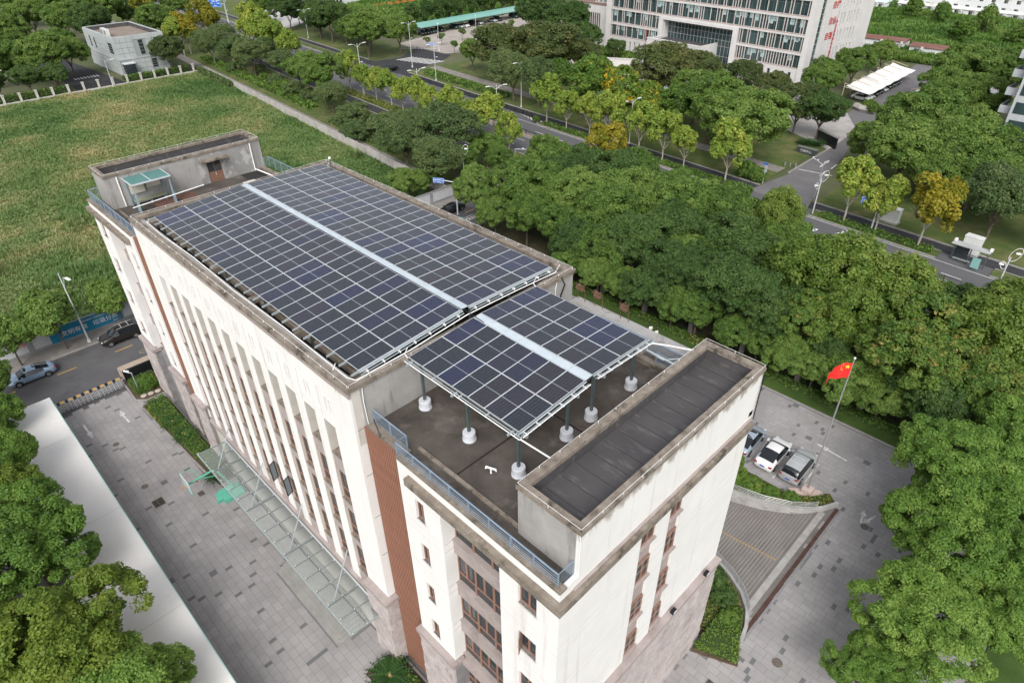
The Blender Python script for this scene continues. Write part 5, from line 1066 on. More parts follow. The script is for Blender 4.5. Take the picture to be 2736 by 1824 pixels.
TREES = {
 'behind the white carport': [(-23.5,-14.5,6.2,2.8,'C'), (-15.6,-16.4,7.6,3.7,'N'), (-7.5,-16.8,8.6,4.2,'N'), (-2.0,-17.4,8.2,4.0,'M'), (4.6,-16.6,9.6,4.9,'N'), (14.0,-17.0,9.6,5.0,'M'), (11.5,-21,8.0,4.0,'M'), (20.0,-16.4,8.0,4.4,'N'), (-1.5,-22,9,4.6,'N'), (6,-23,9,4.6,'M'), (16.5,-22.5,8,4.4,'N')],
 'on the side street pavement': [(-31.4,-10.6,6.9,2.8,'S'), (-31.3,-5.9,7.6,3.2,'S'), (-31.8,.6,6.4,2.6,'S')],
 'beyond the yard at the lower right': [(50.0,37.7,9.6,4.8,'N'), (51.9,45.4,9.1,4.6,'N'), (50.7,30.7,8.8,4.4,'N'), (53.6,33.8,8.9,4.4,'N'), (52.1,22.4,8.1,4.1,'N'), (50.6,18.4,5.3,2.6,'N'), (55.2,28.5,6.8,3.4,'N')],
 'in the wood beside the yard hedge': [(13.5,56.3,8.2,3.9,'C'), (17.4,59.4,10.4,5.0,'D'), (22.1,51.2,9.9,4.7,'D'), (26.8,50,7.9,3.8,'D'), (26.4,54.7,8.4,4.0,'D'), (20.1,47.6,6.0,3.0,'C'), (24.8,46.7,5.4,2.7,'C'), (30.9,46.8,5.6,2.8,'C'), (37.8,46.7,6.0,3.0,'C'), (27.6,57.8,12.7,5.0,'L'), (32.1,58.5,13.0,5.0,'L'), (36.6,59.4,12.2,4.8,'L'), (34.8,53.2,10.7,4.1,'L'), (31.5,51,8.6,3.7,'K'), (40.7,55.7,11.3,4.9,'K'), (41.6,49.6,10.0,4.3,'K'), (40.5,66,7.6,3.8,'D'), (46.9,58.1,12.7,4.9,'L'), (46.5,63.5,11.3,4.5,'L'), (47.4,51,9.2,4.0,'K'), (44.8,47.2,7.4,3.5,'D'), (49.2,55.8,7.9,3.8,'D'), (34.6,49.5,6.2,2.7,'D'), (-15.3,56.3,11.2,5.3,'C'), (-8.2,58.3,10.9,5.2,'C'), (-8.4,66.4,11.5,5.2,'D'), (-6.2,71.5,10.5,4.6,'C'), (-2.1,64.1,11.0,5.2,'C'), (-1.4,56.6,11.3,5.4,'C'), (-10.6,50.8,9.2,4.2,'C'), (-4.1,51.4,8.9,4.2,'C'), (3.3,63.9,10.6,5.0,'C'), (6.4,66.0,11.7,5.2,'C'), (12.2,67.5,11.3,4.6,'C'), (18.5,68.5,12.2,3.6,'L'), (-.3,49.4,7.8,3.4,'D'), (3.9,50.1,8.3,3.9,'C'), (7.4,52.1,10.3,4.9,'D'), (13.5,50.4,8.8,4.2,'D'), (5.9,47.0,5.9,2.8,'C'), (13.0,47.0,6.4,3.1,'D'), (17.2,46.9,5.6,2.7,'C'), (8.8,59.5,10.0,4.8,'D'), (53,62,11,4.6,'L'), (23,64,10,4.6,'C'), (9.6,47.2,5.4,2.6,'C'), (16.0,53.5,8.2,3.8,'D'), (28.0,47.4,4.8,2.3,'C'), (34.4,47.2,5.0,2.4,'C'), (41.2,47.0,5.4,2.6,'C'), (1.0,47.2,5.4,2.6,'C'), (34.0,57.0,9.5,4.0,'K'), (51.5,57.5,10,4.2,'K'), (44.0,53.0,8.8,3.8,'K'), (-13.5,62.5,10.5,4.6,'D'), (2.0,70.0,10,4.4,'C'), (-16,49.5,7.0,3.0,'C')],
 'at the corner of the side street': [(-49,58.0,9.5,4.4,'A'), (-43.7,64,12.0,5.6,'A'), (-36.9,56.5,9.5,4.4,'A'), (-38.6,69.1,7.1,3.4,'C'), (-38.8,61.5,6.2,3.0,'C'), (-37.2,53.5,5.2,2.5,'C'), (-20.4,50.4,10.2,3.6,'C'), (-36.5,49.0,6.2,3.0,'C'), (-33.4,66.6,6.6,2.9,'C'), (-19.8,65.4,11.4,3.6,'C'), (-18.0,71.3,8.6,3.9,'D'), (-56,66,9,4.2,'A')],
 'in the near road verge': [(-106.6,83.5,9.2,3.4,'P'), (-99.5,83,7.6,2.7,'P'), (-93.7,82.6,7.4,2.7,'P'), (-86.5,82,8.5,3.1,'P'), (-81.2,81.4,7.3,2.7,'P'), (-75.0,80.8,8.7,3.2,'P'), (-69.8,80.3,7.2,2.7,'P'), (-61.1,79.6,9.2,3.4,'P'), (-55.4,79,7.2,2.7,'P'), (-47.5,78.2,10.4,3.9,'P'), (-41.5,77.8,7.4,2.8,'P'), (-16.0,75.9,11.3,4.4,'Y'), (-157.9,87,13.5,4.6,'P'), (-167.8,88,14,5.2,'P'), (-151,86.5,11.5,4.2,'P'), (-142.5,86,10.4,3.8,'P')],
 'in the far road verge': [(-49.5,97.6,10.4,3.9,'P'), (-43.3,97.1,7.9,2.8,'P'), (-36.2,96.4,8.8,3.3,'P'), (-30.2,95.8,10.0,3.7,'P'), (-22.6,95.2,9.7,3.6,'P'), (-16.7,94.7,9.1,3.4,'P'), (-11.6,94.2,7.6,2.7,'P'), (-2.3,93.3,10.2,3.8,'P'), (19.7,91.4,9.9,3.7,'P'), (24.6,91,8.2,3.0,'P'), (31.0,90.4,10.6,4.2,'Y')],
 'at the car park junction': [(-138.6,111.5,14,7.2,'C'), (-134.7,121.0,12.2,5.6,'C'), (-100.5,121.3,9.2,4.4,'C')],
 'in front of the office compound': [(-112.6,164.9,15.0,8.7,'D'), (-97.9,160.4,15.0,8.0,'D'), (-87.6,157.4,9.7,4.6,'D'), (-79.0,160.2,6.0,2.9,'D'), (-85.2,115.9,13.9,7.0,'B'), (-81.9,125.0,14.1,7.0,'B'), (-71.5,123.2,15.0,7.9,'B'), (-71.6,133.1,11.7,5.9,'B'), (-68.1,105.6,12.1,5.0,'A'), (-60.0,106.1,11.8,4.9,'A'), (-60.1,113.3,9.7,4.2,'F'), (-44.3,105.7,13.8,5.6,'F'), (-36.1,107.2,12.5,5.2,'F'), (-29.6,106.6,10.5,4.6,'F'), (-24.4,109.5,10.4,4.5,'F'), (-38.3,124.0,14.1,7.1,'B'), (-36.0,137.4,11.6,5.8,'B'), (-16.3,110.3,14.2,6.8,'C'), (-5.6,104.6,14.4,7.4,'C'), (-25.4,119.3,11.9,5.7,'C'), (-27.2,141.6,9.4,4.7,'B'), (-17.7,140.5,9.0,4.5,'B'), (-6.1,127.7,9.9,4.9,'B'), (-1.2,128.2,10.2,4.7,'D'), (-10.3,150.4,11.5,5.3,'C'), (-12.2,171.2,10.8,4.8,'C'), (-13.7,195.8,8.7,4.1,'C')],
 'right of the compound drive': [(11.0,173.8,14,6.8,'C'), (13.0,157.2,11.9,5.5,'C'), (18.6,180.8,12.7,6.0,'C'), (19.4,151.3,13.0,5.4,'C'), (17.2,128.9,13.7,6.3,'C'), (14.2,116.4,10.0,4.5,'C'), (20.6,109.8,13.5,6.2,'C'), (26.4,114.4,13.7,6.4,'C'), (24.0,131.8,11.0,5.2,'C'), (31.3,123.2,10.6,5.2,'C'), (26.3,107.7,10.4,4.9,'C'), (31.7,110.0,11.6,5.5,'C'), (36.2,109.2,9.9,4.7,'C'), (37.6,98.2,11.3,4.6,'A'), (42.4,101.6,10.1,4.4,'A'), (36.8,117.9,8.0,4.0,'D')],
 'behind the fence beside the pale grey block': [(-289.1,48.8,14.3,6.8,'C'), (-250.2,46.6,15.0,7.7,'C'), (-224.1,34.1,13.1,6.3,'C'), (-230.7,51.4,15.0,8.1,'C'), (-213.5,56.3,14.8,6.8,'D'), (-181.0,26.3,13.6,6.3,'C'), (-174.9,31.6,13.7,6.4,'C'), (-181.5,38.4,11.0,5.0,'C'), (-182.9,20.4,9.9,4.7,'C'), (-165.5,23.7,8.0,3.8,'D'), (-165.2,30.2,7.2,3.4,'D'), (-166.0,16.8,7.6,3.7,'D'), (-249.8,67.9,15.0,8.1,'C'), (-251.8,78.6,8.8,4.2,'D'), (-205,72.8,14.5,7.2,'C'), (-247.4,84.2,15.0,6.7,'Y'), (-164.5,59.8,10.4,4.9,'B'), (-187.0,75.0,12.1,4.9,'Y'), (-194.5,84.4,14.0,5.4,'Y'), (-261.3,79.4,12.6,6.0,'C'), (-248.1,95.9,10.9,5.2,'C'), (-282.6,60.9,14.4,6.9,'C'), (-211,44,9.5,4.4,'C'), (-185,72,11,4.4,'P')],
 'in the green belt along the field wall': [(-139.8,73.6,10.6,4.6,'A'), (-110.8,73.9,11.6,5.2,'C'), (-102.9,73.9,11.6,5.2,'C'), (-90.4,68.0,8.0,3.6,'A'), (-153.8,74.7,9.6,4.2,'A'), (-165,73,10,4.3,'A'), (-81.1,68.0,5.0,3.4,'U'), (-70.6,66.5,4.8,3.3,'U'), (-60.4,63.4,4.6,3.1,'U'), (-114.5,71.5,3.7,2.5,'U'), (-125.5,73.0,3.1,2.1,'U'), (-143.6,76.4,3.0,2.0,'U'), (-73.9,71.2,3.9,2.7,'U'), (-71.3,62.3,4.2,2.9,'U'), (-64,69,4,2.8,'U'), (-86,71,3.8,2.6,'U'), (-132,77.5,8,4,'A'), (-121,77,8,3.6,'C'), (-147,79.5,9,4,'A'), (-174,80,10,4.8,'A'), (-158,78,8.5,4,'C'), (-97,70.5,6,3,'A'), (-128,73.5,3.2,2.2,'U'), (-106,70.5,3.6,2.4,'U'), (-150,73,3.4,2.3,'U')],
 'along the far side of the main road': [(-224.5,120.3,10.5,5.0,'C'), (-198.3,118.0,12.6,5.8,'D'), (-206.4,126.1,8.4,4.0,'C'), (-168.1,116.8,13.6,6.2,'D'), (-160.9,117.8,9.0,4.3,'D'), (-154.5,118.9,8.9,4.2,'D'), (-209.1,133.6,8.8,4.2,'D'), (-182,121,9,4.4,'D'), (-176,117,10,4.6,'D'), (-190,123,9,4.5,'C'), (-148,119,8,4,'C'), (-162,124,10,5,'D'), (-172,127,10,5,'C')],
 'behind the green car shelter': [(-164.5-.15*i, 150+i*5.9, 8.4+.3*(i % 3), 2.9, 'V') for i in range(11)],
 'in the car park': [(-137.1,133.9,3.5,1.2,'T'), (-136.3,139.5,4.0,1.3,'T'), (-137.2,149.7,4.1,1.4,'T'), (-122.6,133.4,4.2,1.4,'T'), (-121.7,139.5,4.2,1.4,'T'), (-133.5,162.5,4.6,1.5,'T'), (-135.9,172.6,4.3,1.4,'T'), (-138.3,158.1,3.7,1.2,'T')],
 'in the wild meadow behind the compound': [(-36.8,289.1,8.3,3.4,'W'), (-25.2,284.9,7.2,3.0,'W'), (-8.7,275.0,9.0,3.6,'W'), (-9.8,252.6,7.5,4.2,'W'), (-29.3,296.4,6.2,2.6,'W'), (5,262,7,4,'W'), (12,240,6,4,'W')],
}
def img_x(x, y, z=4): q = CAMI @ np.array([x,y,z,1]); return q[0]/-q[2]
ORD = ['first','second','third','fourth','fifth','sixth','seventh','eighth','ninth','tenth','eleventh','twelfth','thirteenth','fourteenth','fifteenth','sixteenth','seventeenth','eighteenth','nineteenth','twentieth','twenty-first','twenty-second','twenty-third','twenty-fourth','twenty-fifth','twenty-sixth','twenty-seventh','twenty-eighth']
cnt = {}
for reg, L in TREES.items():
    byk = {}
    for tdef in L: byk.setdefault(tdef[4], []).append(tdef)
    for k, lst in byk.items():
        lst.sort(key=lambda q: img_x(q[0], q[1])); kn, adj = KIND[k]
        for i, (u, v, H, R, _) in enumerate(lst):
            V_ = SPEC[k]; c = cnt.get(k, 0); cnt[k] = c+1; cm, tm, R0, H0 = V_[c % len(V_)]
            lab = f'{adj} {kn} {reg}' if len(lst) == 1 else f'{ORD[i]} {adj} {kn} from the left {reg}'
            t = thing(kn.replace('-', '_').replace(' ', '_'), lab, 'shrub' if k == 'U' else 'tree', (u, v, 0), rnd.uniform(0,6.28), 'trees '+reg)
            ks = 1.02 if k in 'NM' else (.97 if reg.startswith('in the wood') else 1.02); t.scale = (R/R0*ks, R/R0*ks, H/H0*(1 if k in 'NM' else .95)); ob('trunk', tm, t); ob('crown', cm, t)
# ---------------------------------------------------------------- hedges, bushes, cycads
def hedge(name, label, cat, poly, h, kind='H', dens=55, leaf=.13, z0=.1, wob=.12, group=None, seed=1, core=True):
    r = np.random.default_rng(seed); P_ = np.array(poly); cx, cy = P_.mean(0)
    t = thing(name, label, cat, (cx, cy, z0), 0, group)
    x0, y0 = P_.min(0); x1, y1 = P_.max(0); n = int((x1-x0)*(y1-y0)*dens)
    q = r.uniform((x0,y0), (x1,y1), (n,2)); q = q[[inpoly(a, b2, poly) for a, b2 in q]]
    zz = h+wob*(fbm(q[:,0]*1.1, q[:,1]*1.1, seed)-.5)*2.2+r.normal(0,.03,len(q))
    pos = [np.c_[q-[cx,cy], zz]]; nr = [np.tile([0,0,1.], (len(q),1))]
    for i in range(len(poly)):
        a, b2 = P_[i], P_[(i+1) % len(poly)]; L = np.linalg.norm(b2-a); k = int(L*h*dens)
        if k == 0: continue
        f = r.uniform(0,1,(k,1)); p = a+(b2-a)*f; d = (b2-a)/L; nn = np.array([d[1], -d[0]])
        if np.dot(nn, (a+b2)/2-[cx,cy]) < 0: nn = -nn
        pos.append(np.c_[p-[cx,cy]+nn*r.normal(0,.04,(k,1)), r.uniform(0,h,k)]); nr.append(np.tile([nn[0],nn[1],.3], (k,1)))
    pos = np.concatenate(pos); nr = unit(np.concatenate(nr)+r.normal(0,.5,(len(pos),3)))
    tint = np.clip(.25+.5*fbm(pos[:,0]*.8+cx, pos[:,1]*.8+cy, seed+3)+r.normal(0,.14,len(pos)), 0, 1)
    ob('foliage', leaves_mesh('foliage', pos, nr, leaf*r.uniform(.7,1.3,len(pos)), tint, LEAF[kind], r), t)
    ins = [((a-cx)*.97, (b2-cy)*.97) for a, b2 in poly]
    MB().prism(ins, -z0, h-.10).build('inner_twigs', mat('hedge_core', (.030,.055,.014), (.05,.08,.02), 6., .95), t)
    return t
ballm = {k: crown_mesh(k, 5, R=1.0, H=1.6, lobes=1, clumps=90, per=60, leaf=.11, rc=.26, spread=0, zc=.40, lobr=.85, vert=.6, up=.2) for k in ('H', 'C', 'D', 'X', 'Z')}
stemm = MB().tube([(0,0,0), (0,0,.6)], .07, 6).mesh('stem', BARK)
def bush(x, y, R, h, label, kind='H', group=None, z=.1):
    t = thing('round_bush', label, 'bush', (x,y,z), rnd.uniform(0,6), group); t.scale = (R, R, h/1.6); ob('foliage', ballm[kind], t); ob('stem', stemm, t)
hedge('clipped_hedge', 'clipped green hedge in the entrance bed between gate and glass canopy', 'hedge', [(-13.7,-3.1), (-11.0,-3.3), (-2.6,-2.9), (1.8,-2.5), (1.8,-1.5), (-13.7,-1.5)], .7, seed=2)
hedge('low_hedge', 'low yellow-green hedge edging at the forecourt side of the entrance bed', 'hedge', [(-13.6,-3.6), (-9,-3.5), (-9,-3.05), (-13.6,-3.0)], .45, 'X', seed=21)
hedge('clipped_hedge', 'dark hedge mass in the gate bed beside the planter wall', 'hedge', [(-18.6,-3.3), (-16.2,-3.3), (-16.2,-.9), (-18.6,-.9)], .9, seed=3)
bush(-16.6,-1.8,.95,1.7,'bright round bush in the gate bed'); bush(-15.6,1.6,1.15,3.2,'tall rounded bush at the far building corner','C')
bush(-18.2,.8,1.3,2.8,'large rounded bush behind the planter wall','C')
hedge('clipped_hedge', 'low hedge with pink-tipped leaves in the bed at the foot of the slat strip', 'hedge', [(27.7,-3.2), (33.0,-3.1), (33.0,-1.2), (27.7,-1.4)], .6, 'H', 60, .12, seed=4)
hedge('clipped_hedge', 'square-cut hedge beside the drain at the front of the near wing', 'hedge', [(41.35,13.85), (44.05,15.0), (43.25,16.7), (42.4,18.6), (41.35,18.0)], .75, seed=5, dens=75, leaf=.11)
hedge('ground_cover', 'yellowish ground cover between the round bushes beside the ramp', 'hedge', [(41.3,18.0), (42.4,18.7), (41.3,19.9), (39.9,20.6), (38.3,21.1), (38.3,15.6), (41.3,15.6)], .35, 'X', 70, .10, seed=6)
bush(40.9,18.6,1.0,1.25,'dark round clipped bush nearest the hedge corner beside the ramp','D'); bush(39.6,19.3,1.15,1.45,'large dark round clipped bush beside the ramp railing','D'); bush(42.0,17.3,.75,1.1,'small clipped bush beside the square-cut hedge','H')
hedge('ground_cover', 'mixed ground cover in the flagpole bed above the ramp wall', 'hedge', [(31,28.7), (35.8,29.1), (38.3,29.8), (40.1,30.7), (41.2,31.6), (42.2,32.8), (42.7,33.8), (42.1,34.2), (41.2,33.0), (40.2,32.2), (39.3,31.8), (31,31.6)], .35, 'X', 70, .11, seed=7)
for i, (x, y, R, h) in enumerate(((33.5,30.6,1.1,1.5), (35.3,30.1,1.2,1.5), (36.9,30.3,1.0,1.2), (38.4,30.7,.8,1.0), (40.0,31.3,.75,1.05), (34.4,31.4,.9,2.2))):
    bush(x, y, R, h, ['shrub at the building end of the flagpole bed','large rounded shrub in the flagpole bed','rounded shrub in the middle of the flagpole bed','small rounded shrub in the flagpole bed near the parked estate','rounded shrub nearest the flagpole base','upright shrub behind the pale blue sedan'][i], 'H', 'shrubs in the flagpole bed')
for i in range(8): hedge('low_hedge', f'low hedge section along the yard kerb under the wood, {ORD[i]} from the far end', 'hedge', [(-16+i*9.0,46.2), (-7.2+i*9.0,46.2), (-7.2+i*9.0,47.2), (-16+i*9.0,47.2)], .5, 'X' if i % 3 == 1 else 'H', 30, .18, seed=30+i, group='hedge sections along the yard kerb')
for i, (a, b2) in enumerate(((-109,-70), (-70,-35), (-17,20))): hedge('verge_hedge', ['far left low hedge in the near road verge','right low hedge in the near road verge before the street mouth','low hedge in the near road verge right of the street mouth'][i], 'hedge', [(a,RV(a,-12.6)), (b2,RV(b2,-12.6)), (b2,RV(b2,-10.6)), (a,RV(a,-10.6))], .45, 'X', 14, .28, seed=40+i)
for i, (a, b2) in enumerate(((-50,-20), (-20,1), (16,33))): hedge('verge_hedge', ['left low hedge in the far road verge','low hedge in the far road verge before the compound drive','low hedge in the far road verge right of the compound drive'][i], 'hedge', [(a,RV(a,7.2)), (b2,RV(b2,7.2)), (b2,RV(b2,9.0)), (a,RV(a,9.0))], .5, 'H', 14, .28, seed=50+i)
for i in range(4): hedge('field_hedge', f'clipped hedge behind the field fence, {ORD[i]} section from the left', 'hedge', [(-164,13+i*9), (-162,13+i*9), (-162,21.6+i*9), (-164,21.6+i*9)] if i < 2 else [(-164,46+(i-2)*9), (-162,46+(i-2)*9), (-162,54.6+(i-2)*9), (-164,54.6+(i-2)*9)], 1.6, 'H', 12, .35, seed=60+i, group='hedge sections behind the field fence')
hedge('wall_hedge', 'reddish hedge along the footpath side of the field wall', 'hedge', [(-158,64.6), (-134,62.9), (-134,64.2), (-158,66.0)], 1.7, 'A', 12, .35, seed=65)
hedge('green_belt_shrubs', 'long dark shrub band beside the near footpath', 'hedge', [(-176,73.4), (-100,66.8), (-100,69.6), (-176,76)], .9, 'H', 7, .45, seed=66)
hedge('green_belt_shrubs', 'flat brownish shrub patch in the green belt near the street corner', 'hedge', [(-88,64.6), (-58,61.6), (-58,66), (-88,69)], .8, 'A', 8, .45, seed=67)
hedge('compound_shrubs', 'dark shrub band along the compound lawn beside the far footpath', 'hedge', [(-108,109), (-72,105.8), (-72,108.4), (-108,112.2)], .9, 'H', 7, .45, seed=68)
hedge('compound_shrubs', 'low shrub bed at the foot of the compound building', 'hedge', [(-92,160.6), (-72,164), (-72,169), (-92,170.5)], .9, 'H', 6, .5, seed=69)
for i, (x, y, R) in enumerate(((-124,71.5,1.5), (-122,73.2,1.5), (-126.5,72.8,1.6), (-121.5,70.9,1.5), (-119.8,72.2,1.6), (-1.0,98.6,1.9), (1.2,98.1,1.7), (-89,160,2.4), (-84,158.2,2.0), (-1.8,157.2,1.6), (-.2,155.4,1.5), (-134.6,73.5,1.4), (-52.6,97.4,.9))):
    bush(x, y, R, R*1.5, ['clipped ball bush at the left of the ball cluster by the footpath fork','rear clipped ball bush of the cluster by the footpath fork','far left clipped ball bush of the footpath cluster','near clipped ball bush of the footpath cluster','right clipped ball bush of the footpath cluster','left clipped ball bush on the lawn beside the compound drive','right clipped ball bush on the lawn beside the compound drive','large clipped bush left of the compound terrace','clipped bush on the compound terrace','clipped bush at the near end of the white tensile shelter','smaller clipped bush by the concrete wall at the white tensile shelter','lone clipped bush in the green belt near the far verge trees','clipped bush at the tip of the far road verge'][i], 'H' if i % 2 else 'C', 'clipped ball bushes')
def cycad(x, y, R, label, z=.12):
    t = thing('cycad', label, 'cycad', (x,y,z)); r = np.random.default_rng(int(x*10)+500); V = []; F = []; TN = []
    for k in range(46):
        az = k*2.399; el = .15+.95*(k/46)**.8; L = R*r.uniform(.85,1.1); tn = np.clip(r.normal(.5,.2), 0, 1); prev = None; N_ = 9
        ax = np.array([math.cos(az), math.sin(az), 0]); sd = np.array([-math.sin(az), math.cos(az), 0])
        for j in range(N_+1):
            f = j/N_; e = el-1.1*f*f*.8; p = ax*L*f*math.cos(el-.45*f)+np.array([0,0,.35+L*(math.sin(el)*f-.55*f*f)])
            w = .17*R*math.sin(PI*min(1,f*.92+.10))*.9
            o = len(V)
            for s in (-1, 1):            # pairs of leaflets along the midrib
                q = p+ax*.10*R; a = p+sd*s*w+ax*.06*R+np.array([0,0,.05]); V += [p, q, a]; F.append((o+(0 if s < 0 else 3), o+(1 if s < 0 else 4), o+(2 if s < 0 else 5))); TN += [tn]*3
    ob('fronds', fast_mesh('fronds', V, F, LEAF['Z'], TN), t); MB().lathe([(.22,0), (.26,.2), (.18,.5)], n=10).build('stem', BARK, t); MB().ball((0,0,.5), .14, 8, 5).build('cone', mat('cycad_cone', (.35,.24,.12), rough=.9), t)
cycad(-8.7,-2.5,1.25,'left cycad palm of the entrance bed hedge'); cycad(-5.9,-2.4,1.35,'cycad palm in the middle of the entrance bed'); cycad(1.4,-2.7,1.2,'dark cycad palm at the end of the glass canopy'); cycad(27.9,-2.5,1.75,'large cycad palm at the foot of the main block corner')
cycad(-1.6,123.6,2.2,'left cycad beside the stone sign at the compound drive'); cycad(.6,124.4,2.2,'right cycad beside the stone sign at the compound drive')
# ---------------------------------------------------------------- grass field and wild meadow
def wall_v_at(u): return RV(u, -32.7)
def terrain(name, label, x0, x1, y0, y1, step, hfun, mat_, maskf):
    xs = np.arange(x0, x1+step, step); ys = np.arange(y0, y1+step, step); X, Y = np.meshgrid(xs, ys, indexing='ij'); Z = hfun(X, Y)
    V = np.stack([X,Y,Z], 2).reshape(-1,3); ny = len(ys); I = np.arange(len(xs)-1)[:,None]*ny+np.arange(ny-1)[None]
    F = np.stack([I, I+ny, I+ny+1, I+1], 2).reshape(-1,4); c = V[F].mean(1); F = F[maskf(c[:,0], c[:,1])]
    o = ob(name, fast_mesh(name, V, F, mat_, None, True)); tag(o, kind='structure'); return o
hf = lambda x, y: .05+.55*(fbm(x*.11, y*.11, 5)-.42)+.35*(fbm(x*.5, y*.5, 9)-.45)
fmask = lambda x, y: (y < wall_v_at(x)-.35) & (x < -33.4) & (x > -159.6)
terrain('field', '', -160, -33.4, -75, 68, .8, lambda x, y: np.maximum(hf(x,y), .0)+.01, FIELD, fmask)
def tufts(n, x0, x1, y0, y1, maskf, hfun, hgt, seed, blades=5, tintf=None, spread=.28, wid=.09, camlim=True):
    r = np.random.default_rng(seed); q = r.uniform((x0,y0), (x1,y1), (n,2)); q = q[maskf(q[:,0], q[:,1])]
    if camlim: q = q[in_frame(np.c_[q, np.zeros(len(q))+.4], 1.06)]
    n = len(q); z = hfun(q[:,0], q[:,1]); hh = hgt*(.45+1.1*fbm(q[:,0]*.16, q[:,1]*.16, seed+1))*r.uniform(.6,1.3,n)
    tn = tintf(q, r)
    dd = np.linalg.norm(np.c_[q, z]-CAMP, axis=1)/90
    az = r.uniform(0,2*PI,(n,blades)); sp = spread*r.uniform(.4,1.2,(n,blades))
    bx = q[:,None,0]+np.cos(az)*sp*.35; by = q[:,None,1]+np.sin(az)*sp*.35
    w = wid*np.maximum(1, dd)[:,None]*r.uniform(.7,1.3,(n,blades)); px, py = -np.sin(az)*w, np.cos(az)*w
    A = np.stack([bx-px, by-py, np.broadcast_to(z[:,None]-.03, bx.shape)], 2); B_ = np.stack([bx+px, by+py, np.broadcast_to(z[:,None]-.03, bx.shape)], 2)
    hb = hh[:,None]*r.uniform(.6,1.15,(n,blades)); T_ = np.stack([bx+np.cos(az)*sp*1.3, by+np.sin(az)*sp*1.3, z[:,None]+hb], 2)
    V = np.stack([A,B_,T_], 2).reshape(-1,3); F = np.arange(len(V)).reshape(-1,3); TN = np.repeat(np.clip(tn[:,None]+r.normal(0,.06,(n,blades)), 0, 1).ravel(), 3)
    return V, F, TN
def ft(q, r):
    a = fbm(q[:,0]*.035, q[:,1]*.05, 3); b2 = fbm(q[:,0]*.16, q[:,1]*.16, 8); return np.clip(.40+1.3*(a-.47)+.9*(b2-.47)+r.normal(0,.06,len(q))+.12*np.clip((-q[:,0]-60)/100,0,1), 0, 1)
V1, F1, T1 = tufts(190000, -160, -33.4, -60, 68, fmask, lambda x, y: np.maximum(hf(x,y),0), .42, 4, 5, ft)
V2, F2, T2 = tufts(26000, -75, -33.4, -40, 45, lambda x, y: fmask(x,y) & (fbm(x*.12,y*.12,31) > .50), lambda x, y: np.maximum(hf(x,y),0), .85, 6, 7, lambda q, r: ft(q, r)*.6, .5, .10)
tag(ob('field_grass', fast_mesh('field_grass', np.concatenate([V1,V2]), np.concatenate([F1,F2+len(V1)]), LEAF['G'], np.concatenate([T1,T2]))), 'tall mixed green and straw-coloured weeds filling the empty field', 'grass', kind='stuff')
mh = lambda x, y: .2+1.6*(fbm(x*.07, y*.07, 15)-.35)+.6*(fbm(x*.3, y*.3, 19)-.4)
mmask = lambda x, y: (y > 216) & (y < 345)
terrain('wild_meadow', '', -75, 75, 216, 345, 1.5, lambda x, y: np.maximum(mh(x,y),.02), mat('meadow_soil', (.05,.095,.022), (.085,.13,.035), .1, .97, .8, 3), mmask)
V1, F1, T1 = tufts(45000, -75, 75, 216, 325, mmask, lambda x, y: np.maximum(mh(x,y),0), 1.3, 14, 5, lambda q, r: np.clip(.22+.9*(fbm(q[:,0]*.06,q[:,1]*.06,3)-.45)+r.normal(0,.07,len(q)),0,1), .8, .12)
tag(ob('meadow_weeds', fast_mesh('meadow_weeds', V1, F1, LEAF['W'], np.clip(T1*1.3,0,1))), 'dense bright green weeds of the meadow behind the compound', 'weeds', kind='stuff')
V1, F1, T1 = tufts(30000, -260, -150, 150, 330, lambda x, y: (x < -172-.1*(y-160)), lambda x, y: 0*x, 1.2, 17, 5, lambda q, r: np.clip(.4+1.0*(fbm(q[:,0]*.06,q[:,1]*.06,3)-.45)+r.normal(0,.07,len(q)),0,1), .8, .14)
tag(ob('roadside_weeds', fast_mesh('roadside_weeds', V1, F1, LEAF['W'], T1)), 'weeds on the rough ground beyond the car park', 'weeds', kind='stuff')
# reed clumps standing out of the field
for i, (x, y, R, H, nb) in enumerate(((-58,-9.5,2.6,3.6,240), (-52,-13,2.2,3.2,200), (-46,-15.5,2.0,3.0,160), (-83,31.0,2.6,3.2,260), (-93,35.5,2.0,2.2,140), (-73,27.5,1.6,2.0,120), (-40,-3,1.2,2.2,80), (-62,55,1.6,2.2,120))):
    r = np.random.default_rng(80+i); az = r.uniform(0,2*PI,nb); rr = R*np.sqrt(r.uniform(0,1,nb)); V = []; F = []; TN = []
    for k in range(nb):
        b0 = np.array([math.cos(az[k])*rr[k]*.5, math.sin(az[k])*rr[k]*.5, 0]); h = H*r.uniform(.6,1.1); out = np.array([math.cos(az[k]), math.sin(az[k]), 0])*rr[k]*.6; w = np.array([-math.sin(az[k]), math.cos(az[k]), 0])*.06
        p = [b0, b0+out*.35+[0,0,h*.6], b0+out+[0,0,h*.85]]; o = len(V); V += [p[0]-w, p[0]+w, p[1]+w*.9, p[1]-w*.9, p[2]]; F += [(o,o+1,o+2,o+2), ]; TN += [r.uniform(.1,.9)]*5
        F[-1] = (o, o+1, o+2, o+3); F.append((o+3, o+2, o+4, o+4))
    F3 = []
    for a, b2, c, d in F:
        F3.append((a,b2,c)); 
        if d != c: F3.append((a,c,d))
    t = thing('reed_clump', ['largest pale reed clump in the field near the street wall','reed clump right of the largest one near the street wall','reed clump behind the left street tree','big fan-shaped reed clump in the middle of the field behind the stair house','reed clump left of the fan-shaped one further out in the field','small reed clump right of the fan-shaped one behind the stair house','small reed clump behind the blue banner','reed clump at the field wall corner'][i], 'reeds', (x,y,.2), 0, 'reed clumps in the field')
    ob('blades', fast_mesh('blades', V, F3, LEAF['R'], TN), t); MB().lathe([(R*.35,-.2), (R*.28,.25)], n=8).build('root_mat', SOIL, t)
